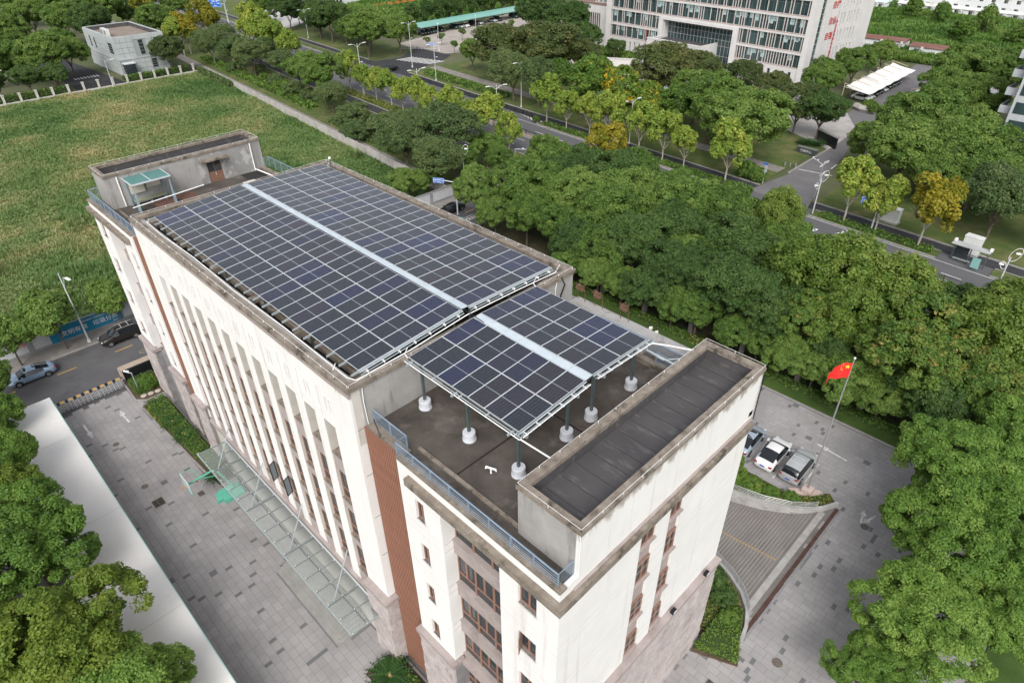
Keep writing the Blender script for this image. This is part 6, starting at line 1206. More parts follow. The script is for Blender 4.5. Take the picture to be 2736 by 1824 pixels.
# ================================================================ WALLS, FENCES, STREET FURNITURE, BACKGROUND BUILDINGS
def text_mesh(txt, size, m_, name='lettering', depth=.01, bold=.0):
    cu = bpy.data.curves.new(name, 'FONT'); cu.body = txt; cu.size = size; cu.align_x = 'CENTER'; cu.align_y = 'CENTER'; cu.extrude = depth; cu.offset = bold; cu.resolution_u = 2
    o = bpy.data.objects.new(name, cu); col.objects.link(o); dg = bpy.context.evaluated_depsgraph_get(); dg.update()
    me_ = bpy.data.meshes.new_from_object(o.evaluated_get(dg)); bpy.data.objects.remove(o); bpy.data.curves.remove(cu)
    me_.name = name; me_.materials.clear(); me_.materials.append(m_); return me_
def put_text(txt, size, m_, parent, loc, rot, bold=.0): 
    o = ob('lettering', text_mesh(txt, size, m_, bold=bold), parent, loc); o.rotation_euler = rot; return o
FACE_PU = (PI/2, 0, PI/2)       # readable from +u
FACE_MV = (PI/2, 0, 0)          # readable from -v
# field wall along the street, with banner
WPLAST = mat('street_wall_plaster', (.42,.43,.45), (.50,.51,.53), .6, .9, dirt=((.27,.27,.27), .7, (1,1,.4), .58, .75)); WGREY = mat('street_wall_grey', (.22,.225,.235), (.28,.285,.29), .8, .9)
t = thing('street_wall', 'plastered field wall along the side street with grey piers', 'wall', (-33.3,0,0))
for k in range(-9, 13):
    v = k*5.0+1.0; MB().box(-.12,.12,v+.3,v+4.7,.42,2.15).build('panel', WPLAST, t); MB().box(-.16,.16,v-.298,v+.298,0,2.2).build('pier', WGREY, t); MB().box(-.15,.15,v+.3,v+4.7,0,.42).build('footing', WGREY, t); MB().box(-.2,.2,v+.3,v+4.7,2.152,2.23).build('coping', STONE_D, t)
put_text('严禁停车', .62, mat('red_lettering', (.50,.05,.06), rough=.7), t, (.13,-9.9,1.45), FACE_PU)
BLUEB = mat('banner_blue', (.012,.155,.27), (.016,.19,.32), .8, .7); LW = mat('white_lettering', (.62,.64,.66), rough=.7)
t = thing('wall_banner', 'blue propaganda banner with white characters hung on the street wall', 'banner', (-33.1,-2.9,0))
m = MB(); N_ = 26
for i in range(N_+1):
    y = -4.0+8.0*i/N_
    for j in range(6): z = .35+j*.37; m.v.append((.03+.03*math.sin(y*2.3+z*2)+.02*math.sin(y*7), y, z))
m.f = [(i*6+j, (i+1)*6+j, (i+1)*6+j+1, i*6+j+1) for i in range(N_) for j in range(5)]; m.m = [0]*len(m.f); m.build('cloth', BLUEB, t, smooth=True)
put_text('文明有我', .72, LW, t, (.11,-1.4,1.15), FACE_PU); put_text('垃圾分类', .72, LW, t, (.11,2.1,1.15), FACE_PU); put_text('共建文明城市  共享美好生活', .24, LW, t, (.11,.9,1.85), FACE_PU); put_text('宣传部', .2, LW, t, (.11,3.1,.6), FACE_PU)
# long concrete wall between field and footpath
t = thing('field_wall', 'long weathered concrete wall between the field and the footpath', 'wall', (0,0,0))
CW_ = mat('old_concrete_wall', (.34,.32,.30), (.44,.42,.395), .7, .92, dirt=((.20,.18,.165), .6, (1,1,.35), .55, .75))
u = -158
while u < -34.5:
    if not (-128 < u+2 < -124): 
        q = lambda a, d: (a, RV(a, d)); MB().prism([q(u,-32.8), q(u+4.3,-32.8), q(u+4.3,-32.6), q(u,-32.6)], 0, 1.75).build('panel', CW_, t); MB().prism([q(u+4.3,-32.88), q(u+4.6,-32.88), q(u+4.6,-32.52), q(u+4.3,-32.52)], 0, 1.9).build('pier', CW_, t)
    u += 4.6
# field fence with pale posts
t = thing('field_fence', 'dark bar fence with pale masonry posts at the far end of the field', 'fence', (-160.6,0,0))
PST = mat('fence_post_stone', (.44,.42,.39), (.52,.50,.47), 1.2, .9)
for k in range(-3, 15):
    v = 12.5+k*3.72; MB().box(-.25,.25,v-.25,v+.25,0,2.3).build('post', PST, t); MB().box(-.33,.33,v-.33,v+.33,2.302,2.48).build('post_cap', PST, t)
    MB().box(-.14,.14,v+.25,v+3.47,0,.5).build('base_wall', PST, t)
    m = MB(); 
    for z in (.7, 1.25, 1.8): m.box(-.02,.02,v+.25,v+3.47,z,z+.05)
    for j in range(14): m.box(-.015,.015,v+.4+j*.23,v+.43+j*.23,.5,1.95)
    m.build('bar_panel', BLACK, t)
# yard fence under the wood
t = thing('yard_fence', 'dark bar fence with stone posts between yard hedge and wood', 'fence', (0,47.75,0))
for k in range(-6, 9):
    u = 19.5+k*6.65; MB().box(u-.24,u+.24,-.24,.24,0,2.0).build('post', mat('yard_post_stone', (.12,.115,.105), (.16,.15,.14), 1.2, .9), t); MB().box(u-.29,u+.29,-.29,.29,2.002,2.12).build('post_cap', MATS['yard_post_stone'], t)
    m = MB()
    for z in (.25, 1.0, 1.7): m.box(u+.28,u+6.37,-.02,.02,z,z+.05)
    for j in range(44): m.box(u+.4+j*.137,u+.425+j*.137,-.012,.012,.25,1.85)
    m.build('bar_panel', BLACK, t)
# black traffic railings
def road_fence(label, u0, u1, d):
    t = thing('road_railing', label, 'railing', (0,0,0)); u = u0
    while u < u1:
        e = min(u+3, u1); a = Vector((u,RV(u,d),0)); c = Vector((e,RV(e,d),0)); m = MB(); m.tube([(a.x,a.y,1.05), (c.x,c.y,1.05)], .035, 4); m.tube([(a.x,a.y,.3), (c.x,c.y,.3)], .03, 4)
        for j in range(1, 12): p = a+(c-a)*j/12; m.box(p.x-.015,p.x+.015,p.y-.015,p.y+.015,.3,1.05)
        m.build('bar_panel', BLACK, t); MB().box(a.x-.05,a.x+.05,a.y-.05,a.y+.05,.0,1.15).build('post', BLACK, t); u = e
road_fence('black railing on the median in the middle of the main road', -54, -33, 0); road_fence('black railing on the median at the right end of the main road', 34, 62, 0); road_fence('black railing between carriageway and far service lane', -107, -53, 9.45)
# ---------------------------------------------------------------- lamps, poles, signs
LP = mat('lamp_pole_grey', (.58,.60,.62), rough=.45, metal=.2)
def street_lamp(x, y, h, rz, label, arms=2, dz=.9, lo=True):
    t = thing('street_lamp', label, 'street lamp', (x,y,0), rz, 'street lamps'); MB().tube([(0,0,0), (0,0,h)], .11, 8, .06).build('pole', LP, t); MB().lathe([(.25,0), (.25,.1), (.16,.5)], n=8).build('base', LP, t)
    for s in ((1,-1) if arms == 2 else (1,)):
        MB().tube([(0,0,h-dz), (s*.9,0,h-.25), (s*1.7,0,h-.12)], .045, 6).build('arm', LP, t); MB().cbox((s*2.0,0,h-.10), (.9,.28,.12)).build('lamp_head', WPIPE, t)
    if lo: MB().tube([(0,0,h*.62), (0,-.9,h*.66)], .035, 5).build('low_arm', LP, t); MB().cbox((0,-1.1,h*.665), (.22,.55,.09)).build('low_lamp_head', WPIPE, t)
for x, y, h, a, l in ((-101.8,84.2,12.5,1.5,'tall double-arm lamp in the near verge beside the first plane trees'), (-117.6,112.4,12.4,1.5,'tall lamp at the junction zebra crossing'), (-99.2,106.4,9.7,1.5,'lamp on the lawn right of the junction'), (-63.6,103.8,10.5,1.5,'lamp beside the far service lane opposite the hatched taper'), (-219.4,103.9,10.5,1.5,'far lamp near the blue gantry sign'), (-182.2,115.5,9.5,1.5,'lamp on the far side before the junction'), (-28.1,99.6,9.0,1.5,'lamp among the far verge plane trees'), (-160,86,10,1.5,'lamp half hidden by the far left plane trees'), (-78,84,10,1.5,'lamp with angled heads among the near verge plane trees'), (-53.5,86.0,10,1.2,'lamp with white camera at the start of the median railing')):
    street_lamp(x, y, h, a, l)
for x, y, h, l in ((-130.2,133.3,8.0,'curved lamp at the car park gate'), (-132.8,152.2,8.0,'curved lamp further inside the car park')): street_lamp(x, y, h, 2.4, l, 1, 1.5, False)
street_lamp(-31.0,-3.6,9.4,.2,'white lamp post on the side street pavement beside the banner',1,2.0,False); street_lamp(-159.3,41.6,7.2,1.6,'white lamp post at the field fence in front of the pale grey block',1,.5,False); street_lamp(-161.9,16.2,8.0,1.6,'white lamp post at the far left of the field fence',1,.5,False)
def loop_lamp(x, y, h, rz, label):
    t = thing('loop_lamp', label, 'street lamp', (x,y,0), rz, 'oval loop street lamps'); MB().tube([(0,0,0), (0,0,h-1.4)], .11, 8, .07).build('pole', LP, t)
    for s, sc_ in ((1,1.), (-1,.55)):
        zc_ = h-1.0 if s > 0 else h-2.6
        MB().tube([(s*.4+s*.65*sc_*math.cos(a)*.9, 0.0, zc_+sc_*.85*math.sin(a)+.35*sc_*math.cos(a)) for a in [2*PI*k/18 for k in range(19)]], .03, 5).build('loop', WPIPE, t)
        MB().cbox((s*.6,0,zc_+.2*sc_), (.5,.28,.16)).build('lamp_head', WPIPE, t)
for x, y, h, a, l in ((-15.8,RV(-15.8,-9.9),9.5,.4,'oval loop lamp behind the bright yellow plane tree'), (8.8,RV(8.8,-10.5),8.6,.2,'oval loop lamp rising from the wood left of the compound drive'), (42.9,RV(42.9,0),7.6,.3,'oval loop lamp at the right end of the main road'), (14.8,RV(14.8,7.6),7.4,.8,'oval loop lamp at the mouth of the compound drive'), (-33.8,59,8.4,.5,'cross-armed lamp among the street corner trees')): loop_lamp(x, y, h, a, l)
SIGNB = mat('sign_blue', (.015,.12,.50), rough=.5)
def arm_sign(x, y, h, L, w, hh, rz, label, lines, col_=LP):
    t = thing('road_sign', label, 'road sign', (x,y,0), rz, 'blue road signs'); MB().tube([(0,0,0), (0,0,h)], .12, 8, .09).build('pole', col_, t); MB().tube([(0,0,h-.1), (-L,0,h+.15)], .07, 6).build('arm', col_, t)
    p = MB().box(-L-w*.75,-L+w*.25,-.09,-.05,h-hh*.45,h+hh*.55).build('panel', SIGNB, t); e = MB()
    X0, X1, Z0, Z1 = -L-w*.75+.06, -L+w*.25-.06, h-hh*.45+.06, h+hh*.55-.06
    e.box(X0,X1,-.10,-.091,Z0,Z0+.05); e.box(X0,X1,-.10,-.091,Z1-.05,Z1); e.box(X0,X0+.05,-.10,-.091,Z0+.05,Z1-.05); e.box(X1-.05,X1,-.10,-.091,Z0+.05,Z1-.05); e.build('border', LW, t)
    for (s, sz, dx, dz) in lines: put_text(s, sz, LW, t, (-L-w*.25+dx, -.10, h+hh*.05+dz), FACE_MV, .01)
    return t
arm_sign(-27.0,51.4,5.6,2.4,1.9,.85,.55,'blue street name sign on a long arm over the side street',[('北(', .26,-.68,0), ('新科四路', .27,0,.09), ('XINKE 4TH RD', .11,0,-.19), (')南', .26,.68,0)])
arm_sign(-238.8,112,6.6,2.4,4.8,2.6,.75,'large blue direction sign over the far left of the main road',[('高新大道', .58,.1,.8), ('临港路', .5,-1.4,0), ('人民路', .5,1.4,0), ('↑', .7,0,-.1), ('市中心', .44,.1,-.85)])
arm_sign(24.0,RV(24,8.4),5.0,.9,2.4,1.15,.65,'small blue street name sign among the right verge plane trees',[('北', .4,-.8,0), ('科技大道', .36,.15,.1), ('KEJI AVE', .15,.15,-.25)])
t = thing('prohibition_sign', 'post with two round signs on the lawn beside the compound drive', 'road sign', (2.6,98.0,0)); MB().tube([(0,0,0), (0,0,3.4)], .05, 8).build('post', LP, t)
for z in (3.1, 2.4): MB().lathe([(.34,-.015), (.34,.015)], n=18).xf(Matrix.Translation((.05,-.08,z)) @ Matrix.Rotation(PI/2,4,'X')).build('disc', mat('sign_back_grey', (.33,.36,.36), rough=.5), t)
MB().box(-.6,.3,-.07,-.03,3.5,3.8).build('plate', SIGNB, t)
cam_pole(-163.2,72.5,5.1,2.2,'grey camera pole with white box in the green belt by the footpath',1.6); cam_pole(12.6,RV(12.6,12.8),6.4,2.5,'white bent camera pole at the mouth of the compound drive',3.2); cam_pole(-30.6,68.5,6.0,.6,'camera arm pole at the side street mouth',2.6); cam_pole(24.6,RV(24.6,-9.6),6.2,.9,'camera pole beside the road sign at the right verge',1.6); cam_pole(21.2,RV(21.2,-10.6),5.6,.9,'second camera pole left of the right verge road sign',1.3)
# bus shelter, cabinets, bin, bollards
t = thing('bus_shelter', 'grey roofed bus shelter at the right end of the main road', 'bus shelter', (37.6,RV(37.6,7.9),0), -.09)
MB().box(-2.4,2.4,-.6,.7,2.6,2.75).build('roof', mat('shelter_roof', (.36,.37,.37), (.44,.45,.45), 1., .6), t)
for x in (-2.1, 0, 2.1): MB().box(x-.06,x+.06,.35,.47,0,2.6).build('post', GALV_D, t)
MB().box(-1.9,-.2,.38,.44,.6,2.3).build('glass_panel', GLASS, t); MB().box(.9,1.9,-1.2,-1.15,.4,1.9).build('poster_panel', mat('poster_teal', (.22,.42,.40), rough=.4), t); MB().box(-1.8,.4,-.1,.25,.42,.5).build('bench', GALV, t)
for x in (-2.2, 2.3): MB().cbox((x,.2,3.0), (.35,.35,.4)).build('sign_box', WPIPE, t)
def cabinet(x, y, w, d, h, rz, label):
    t = thing('utility_cabinet', label, 'cabinet', (x,y,.1), rz, 'white utility cabinets'); MB().box(-w/2-.15,w/2+.15,-d/2-.15,d/2+.15,-.1,.25).build('base', KERB, t); MB().box(-w/2,w/2,-d/2,d/2,.25,h).build('housing', mat('cabinet_white', (.60,.62,.61), (.68,.70,.69), 1., .5), t); MB().box(-w/2-.05,w/2+.05,-d/2-.05,d/2+.05,h+.002,h+.1).build('roof', mat('cabinet_white', (.6,.62,.61)), t)
    for s in (-1, 1): MB().box(s*w/4-w*.22,s*w/4+w*.22,-d/2-.025,-d/2-.003,.35,h-.1).build('door', MATS['cabinet_white'], t)
cabinet(24.6,96.6,2.9,1.3,2.3,-.1,'white utility cabinet under the right verge plane trees'); cabinet(37.0,93.3,2.2,1.2,2.6,-.1,'pale utility cabinet behind the bus shelter')
for i, (x, y) in enumerate(((1.4,108.9), (2.3,109.2), (3.2,109.5))): tag(MB().lathe([(.14,0), (.14,.7), (.1,.78)], n=10).build('bollard', mat('bollard_stone', (.22,.22,.23), rough=.7), None, (x,y,.1)), ['left bollard at the footpath end beside the compound drive','middle bollard at the footpath end beside the compound drive','right bollard at the footpath end beside the compound drive'][i], 'bollard', 'bollards beside the compound drive')
t = thing('litter_bin', 'dark green litter bin on the side street corner pavement', 'litter bin', (-23.6,49.4,0)); MB().box(-.35,.35,-.3,.3,0,1.0).build('body', mat('bin_green', (.02,.09,.07), rough=.5), t); MB().box(-.38,.38,-.33,.33,1.002,1.1).build('lid', mat('bin_lid', (.10,.2,.17), rough=.5), t)
m = MB(); 
for k in range(5): sheet(m, [(-25.4+.2*k,50.4+k*.55), (-24.0,50.4+k*.55), (-24.0,50.62+k*.55), (-25.4+.2*k,50.62+k*.55)], .008)
for x in (-25.3,-24.7,-24.1): sheet(m, [(x,50.2), (x+.16,50.2), (x+.16,53.2), (x,53.2)], .0085)
tag(m.build('street_lettering', LINE_WORN), kind='structure')
# ---------------------------------------------------------------- small pale grey block beyond the field
t = thing('grey_block', 'small pale grey panelled two-storey block beyond the field fence', 'building', (0,0,0))
PALE = mat('pale_panel', (.36,.39,.39), (.41,.44,.44), .5, .7); PALEJ = mat('panel_joint', (.28,.31,.31), rough=.8)
U0, U1, V0, V1, HH = -197.5, -171.0, 48.4, 62.3, 10.2
MB().box(U0+.1,U1-.1,V0+.1,V1-.1,0,HH-1.2).build('core', PALEJ, t)
def pan(face, a0, a1, z0, z1):
    g_ = .04
    if face == '+u': MB().box(U1-.1,U1,a0+g_,a1-g_,z0+g_,z1-g_).build('panel', PALE, t)
    else: MB().box(a0+g_,a1-g_,V0,V0+.1,z0+g_,z1-g_).build('panel', PALE, t)
FW = [(54.9,56.2,5.1,9.0), (59.3,60.8,6.6,9.0), (57.2,58.6,1.2,3.6), (49.0,50.6,0,3.2)]
nz_ = 7; nv_ = 8; nu_ = 12
for j in range(nz_):
    z0, z1 = HH*j/nz_, HH*(j+1)/nz_
    for i in range(nv_):
        a0, a1 = V0+(V1-V0)*i/nv_, V0+(V1-V0)*(i+1)/nv_
        if not any(f[0] < a1-.1 and f[1] > a0+.1 and f[2] < z1-.1 and f[3] > z0+.1 for f in FW): pan('+u', a0, a1, z0, z1)
    for i in range(nu_): pan('-v', U0+(U1-U0)*i/nu_, U0+(U1-U0)*(i+1)/nu_, z0, z1)
for f in FW:
    o = MB().box(U1-.12,U1-.03,f[0],f[1],f[2],f[3]).build('window', PALEJ, t); k = 4
    for q in range(k): z0 = f[2]+(f[3]-f[2])*q/k; MB().box(U1-.03,U1+.005,f[0]+.05,f[1]-.05,z0+.05,f[2]+(f[3]-f[2])*(q+1)/k-.05).build('pane', GLASS, o)
for x in (-193,-189,-176.5):
    o = MB().box(x,x+(3.2 if x > -180 else 1.2),V0-.02,V0+.02,5.6,8.6).build('window', PALEJ, t)
    for q in range(4): MB().box(x+.08,x+(3.12 if x > -180 else 1.12),V0-.05,V0-.021,5.7+q*.72,6.3+q*.72).build('pane', GLASS, o)
m = MB(); m.box(U0,U1,V0,V0+.3,HH-1.2,HH+.0); m.box(U0,U1,V1-.3,V1,HH-1.2,HH); m.box(U0,U0+.3,V0+.3,V1-.3,HH-1.2,HH); m.box(U1-.3,U1,V0+.3,V1-.3,HH-1.2,HH); m = MB()
m.box(U0-.05,U1+.05,V0+.1,V0+.5,HH-1.1,HH+.12); m.box(U0-.05,U1+.05,V1-.5,V1+.05,HH-1.1,HH+.12); m.box(U0-.05,U0+.5,V0+.5,V1-.5,HH-1.1,HH+.12); m.box(U1-.5,U1-.1,V0+.5,V1-.5,HH-1.1,HH+.12); m.build('parapet', [PALE], t)
ip = MB(); ip.box(U0+.5,U1-.5,V1-.53,V1-.5,HH-1.2,HH); ip.box(U0+.5,U0+.53,V0+.5,V1-.53,HH-1.2,HH); ip.build('parapet_lining', MEMB, t)
MB().box(U0+.5,U1-.5,V0+.5,V1-.5,HH-1.19,HH-1.1).build('roof_surface', mat('gravel_roof', (.20,.165,.135), (.26,.22,.185), .6, .95), t)
MB().box(U1+.0,U1+2.2,48.8,52.0,3.35,3.6).build('porch_roof', mat('porch_pale', (.55,.57,.57), rough=.6), t); MB().box(U0,U1+.15,V0-.12,V0-.01,4.2,4.6).build('belt_course', PALE, t); MB().box(U1+.001,U1+.12,V0-.1,V1,4.2,4.6).build('belt_course', PALE, t)
MB().box(U1+1.9,U1+2.0,49,51.8,0,3.35).build('door_screen', GLASS, t)
for x in (-186,-183.4): 
    o = MB().box(x,x+2.0,50.2,51.2,HH-1.1,HH+.9).build('air_conditioner', mat('ac_white', (.6,.62,.6), rough=.5), t); MB().box(x+.2,x+1.8,50.17,50.199,HH-.8,HH+.6).build('grille', STONE_D, o)
struct('grey_block_yard', sheet(MB(), [(-171,34), (-162.2,34), (-162.2,46), (-171,46), (-200,44), (-260,40), (-260,30), (-200,34)], .006), ASPH_D)
m = MB(); [sheet(m, [(-179.4,37.2+k*.85), (-176.9,37.2+k*.85), (-176.9,37.6+k*.85), (-179.4,37.6+k*.85)], .012) for k in range(8)]; tag(m.build('zebra_crossing', LINEW), kind='structure')
# ---------------------------------------------------------------- office compound building (rotated like the main road)
GA = math.atan(-.09)
gov = thing('compound_office', 'large white stone office with vertical fins, portico and red wall lettering', 'building', (-23.3,167.1,0), GA)   # local x runs to -70 along the front, y back
GST = mat('office_stone', (.52,.51,.50), (.58,.57,.56), .35, .8); GGL = mat('office_glass', (.018,.032,.034), (.05,.085,.088), .16, .06, spec=.6, stretch=(1,1,.5)); GFIN = mat('office_fin', (.50,.47,.45), rough=.7); GRED = mat('band_red', (.38,.20,.17), rough=.8); GMUL = mat('office_mullion', (.10,.13,.13), rough=.5)
GH = 25.2; GX = -69.5; GD = 31.0
def Gp(name, mb, mats, par=None): return mb.build(name, mats, par or gov)
Gp('core', MB().box(GX+.5,-.5,2.75,GD-.2,0,GH), GST)
rows_ = [(4.3,7.4), (8.2,11.7), (12.4,15.8), (16.6,20.0), (20.8,24.2)]
Gp('ground_floor', wall_u(MB(), -22, -.0, 0, .5, 0, 3.4, [(-1.6-2.05*i-(.35 if i % 3 else 0),-1.0-2.05*i,.4,3.1) for i in range(10)]), GST); Gp('ground_floor', wall_u(MB(), GX, -47.6, 0, .5, 0, 3.4, [(-50-1.9*i,-49.4-1.9*i,.4,3.1) for i in range(10)]), GST)
Gp('ground_glass', MB().box(GX,-48,.5,.6,0,3.6), GGL); Gp('ground_glass', MB().box(-21.5,-.1,.5,.6,0,3.6), GGL)
for z0, z1 in ((3.4,4.3), (7.4,8.2), (11.7,12.4), (15.8,16.6), (20.0,20.8), (24.2,25.2)):
    if z1 < 11: Gp('floor_band', MB().box(GX,-46.9,-.05,.55,z0,z1), GST); Gp('floor_band', MB().box(-22.2,-1.2,-.05,.55,z0,z1), GST); Gp('band_edge', MB().box(GX+1.5,-46.9,-.10,-.052,z1-.14,z1-.02), GRED); Gp('band_edge', MB().box(-22.2,-1.2,-.10,-.052,z1-.14,z1-.02), GRED)
    else: Gp('floor_band', MB().box(GX,-1.2,-.05,.55,z0,z1), GST); Gp('band_edge', MB().box(GX+1.5,-1.2,-.10,-.052,z1-.14,z1-.02), GRED)
Gp('corner_pier', MB().box(-1.4,0,-.15,.8,0,GH), GST); Gp('corner_pier', MB().box(GX-.6,GX+1.4,-.15,.8,0,GH), GST); Gp('portal_pier', MB().box(-22.4,-20.8,-.3,.6,0,11.7), GST); Gp('portal_pier', MB().box(-48.4,-46.8,-.3,.6,0,11.7), GST); Gp('portal_beam', MB().box(-46.8,-22.4,-.3,.6,11.0,11.7), GST)
r = random.Random(5)
finm = {}
for k, (z0, z1) in enumerate(rows_):
    spans = [(GX+1.5,-48.4), (-20.8,-1.4)] if z1 < 11.8 else [(GX+1.5,-1.4)]
    for a, b2 in spans:
        gl_ = Gp('glass_ribbon', MB().box(a,b2,.45,.5,z0,z1), GGL)
        x = a+.5; 
        while x < b2-.4:
            key = round(z1-z0,2)
            if key not in finm: finm[key] = MB().box(-.075,.075,.02,.26,0,z1-z0).mesh('fin', GFIN)
            ob('fin', finm[key], gov, (x,0,z0)); x += r.choice((.75,.8,.9,1.6,2.1,2.4))
        m = MB(); x = a+1
        while x < b2: m.box(x-.04,x+.04,.40,.449,z0,z1); x += 1.25
        m.box(a,b2,.40,.449,z1-.9,z1-.82); m.build('mullion', GMUL, gl_)
        for _ in range(int((b2-a)/3.2)):
            x = r.uniform(a+.5,b2-1.5); MB().box(x,x+1.15,.451-.03,.449,z1-r.uniform(.9,2.0),z1-.05).build('blind', mat('roller_blind', (.36,.48,.48), rough=.7), gl_)
# recessed glazed entrance bay and portico
eg = Gp('entrance_glazing', MB().box(-46.8,-22.4,2.6,2.7,0,11.0), GGL); m = MB()
for i in range(20): x = -46.8+i*1.22; m.box(x-.04,x+.04,2.52,2.6,0,11.0)
for z in (3.2,5.8,7.4,9.0,10.2): m.box(-46.8,-22.4,2.53,2.599,z-.04,z+.04)
m.build('mullion', mat('pale_mullion', (.4,.42,.42), rough=.5), eg)
for xx in (-46.8,-22.5): Gp('bay_side', MB().box(xx,xx+.1,.6,2.6,0,11.0), GST)
pt = Gp('portico', wall_u(MB(), -47.2, -28.5, -6.4, -5.6, 0, 6.6, [(-45.6,-44.7,0,4.0), (-43.6,-42.7,0,4.0), (-41.4,-34.2,0,4.6), (-32.9,-32.0,0,3.6), (-31.2,-30.4,0,3.6)]), GST)
m = MB(); m.box(-29.1,-28.5,-5.6,2.5,3.4,6.6); m.box(-29.1,-28.5,-5.6,-4.6,0,3.4); m.box(-47.2,-46.6,-5.6,2.5,3.4,6.6); m.box(-29.1,-28.5,1.6,2.5,0,3.4); m.build('portico_side', GST, pt)
MB().box(-46.6,-29.1,-5.6,2.5,5.5,5.9).build('portico_roof', MEMB, pt); MB().box(-47.3,-28.4,-6.5,-5.5,6.602,6.8).build('portico_cornice', GST, pt); MB().box(-41.4,-34.2,-5.3,-5.2,0,4.6).build('portico_glazing', GLASS, pt)
dn = MB().box(0,.22,-6.5,-6.42,6.2,6.45).mesh('dentil', GST)
for i in range(40): ob('dentil', dn, pt, (-47.1+i*.47,0,0))
em = MB().lathe([(.95,0), (.95,.08)], n=24).xf(Matrix.Translation((-37.8,-6.41,5.5)) @ Matrix.Rotation(PI/2,4,'X')).build('emblem', mat('emblem_red', (.42,.05,.03), rough=.5), pt)
GOLD = mat('emblem_gold', (.55,.33,.06), rough=.4, metal=.4); rg = MB(); rg.tube([(-37.8+.86*math.cos(a),-6.50,5.5+.86*math.sin(a)) for a in [2*PI*k/24 for k in range(25)]], .09, 5); rg.build('emblem_wreath', GOLD, em)
m = MB(); m.box(-38.2,-37.4,-6.53,-6.49,5.15,5.4); m.box(-38.05,-37.55,-6.53,-6.49,5.401,5.6); m.box(-37.86,-37.74,-6.53,-6.49,5.75,5.9); m.build('emblem_relief', GOLD, em)
for x, s in ((-42.2,'公诉厅'), (-33.4,'检务厅')): 
    pl_ = MB().box(x-.2,x+.2,-6.46,-6.41,.9,3.6).build('name_board', WPIPE, pt); put_text('\n'.join(s), .34, BLACK, pl_, (x,-6.47,2.2), FACE_MV)
# side wall (faces +u): glass strip, stone joints, slot windows, lettering
Gp('side_wall', wall_v(MB(), .8, GD, -.5, 0, 0, GH, [(2.9,4.9,0,24)]+[(v,v+.62,z,z+3.1) for z in (.9,4.9,9.0,13.1,17.2,21.2) for v in (13.6,15.2,17.4,18.8,20.4,22.2)]), GST)
sg = Gp('side_glass_strip', MB().box(-.45,-.35,2.9,4.9,0,24), GGL); m = MB(); [m.box(-.35,-.31,2.9,4.9,z*1.4-.05,z*1.4+.05) for z in range(1,17)]; m.build('mullion', mat('strip_pane', (.20,.32,.33), rough=.3), sg)
Gp('slot_glass', MB().box(-.46,-.4,13,23.2,.5,24.6), mat('slot_grey', (.16,.17,.175), (.22,.23,.235), .5, .4))
for z in [k*.84 for k in range(1,30)]: Gp('stone_joint', MB().box(-.001,.004,5.2,12.9,z,z+.03), mat('joint_pink', (.44,.40,.39), rough=.9))
for v in (6.6,8.2,9.8,11.4): Gp('stone_joint', MB().box(-.001,.0045,v,v+.03,0,GH), MATS['joint_pink'])
REDL = mat('red_wall_lettering', (.42,.035,.035), rough=.6)
for i, (s, z) in enumerate((('自律',18.4), ('自信',14.7), ('自强',11.1))): put_text(s, 1.9, REDL, gov, (.05,10.0-.35*i,z), FACE_PU, .04)
put_text('\n'.join('︱︱争做高素质城市检察人'), 1.05, REDL, gov, (.05,12.1,10.6), FACE_PU, .02)
Gp('roof', MB().box(GX,0,0,GD,GH+.002,GH+.4), GST)
# left wing with rooftop units
lw = thing('compound_side_wing', 'lower stone side wing left of the compound office with roof-top units', 'building', (-94.6,174.5,0), GA)
MB().box(-16,-.2,1,20,0,12.0).build('wall', GST, lw); MB().box(-16.1,-.0,.8,20,12.002,12.3).build('cornice', mat('brown_cornice', (.20,.13,.11), rough=.8), lw)
wg = MB().box(-14,-3,.9,.99,4,9.5).build('glass_ribbon', GGL, lw)
for i in range(12): MB().box(-14+i*.95,-13.8+i*.95,.6,.99,4,9.5).build('fin', GFIN, lw)
for i in range(3): o = MB().box(-7.5+i*1.9,-6.0+i*1.9,3,4.6,12.3,14.2).build('air_conditioner', mat('ac_white', (.6,.62,.6)), lw); MB().box(-7.3+i*1.9,-6.2+i*1.9,2.96,2.999,12.5,13.9).build('grille', STONE_D, o)
t = thing('terrace_wall', 'low white retaining wall with balustrade before the compound office', 'wall', (0,0,0)); W2 = mat('pale_granite', (.52,.50,.48), (.58,.56,.54), .8, .85)
MB().prism([(-83,152.4), (-69,159.9), (-69.2,160.5), (-83.2,153.0)], 0, 1.4).build('wall', W2, t); MB().prism([(-81,149.6), (-67.5,157.0), (-67.7,157.5), (-81.2,150.1)], 0, .9).build('wall', W2, t)
MB().prism([(-83.1,152.25), (-68.9,159.8), (-69.2,160.6), (-83.3,153.1)], 1.402, 1.6).build('coping', W2, t)
t = thing('compound_stairs', 'broad granite stairs leading up to the compound office portico', 'stairs', (-62,147.5,0), .1)
for k in range(7): MB().box(-4.5,10.0,-4+k*.9,5.0,k*.16+.1,k*.16+.26).build('step', W2, t)
MB().prism([(-4.9,-4.4), (-4.5,-4.4), (-4.5,5), (-4.9,5)], 0, 1.6).build('cheek_wall', W2, t)
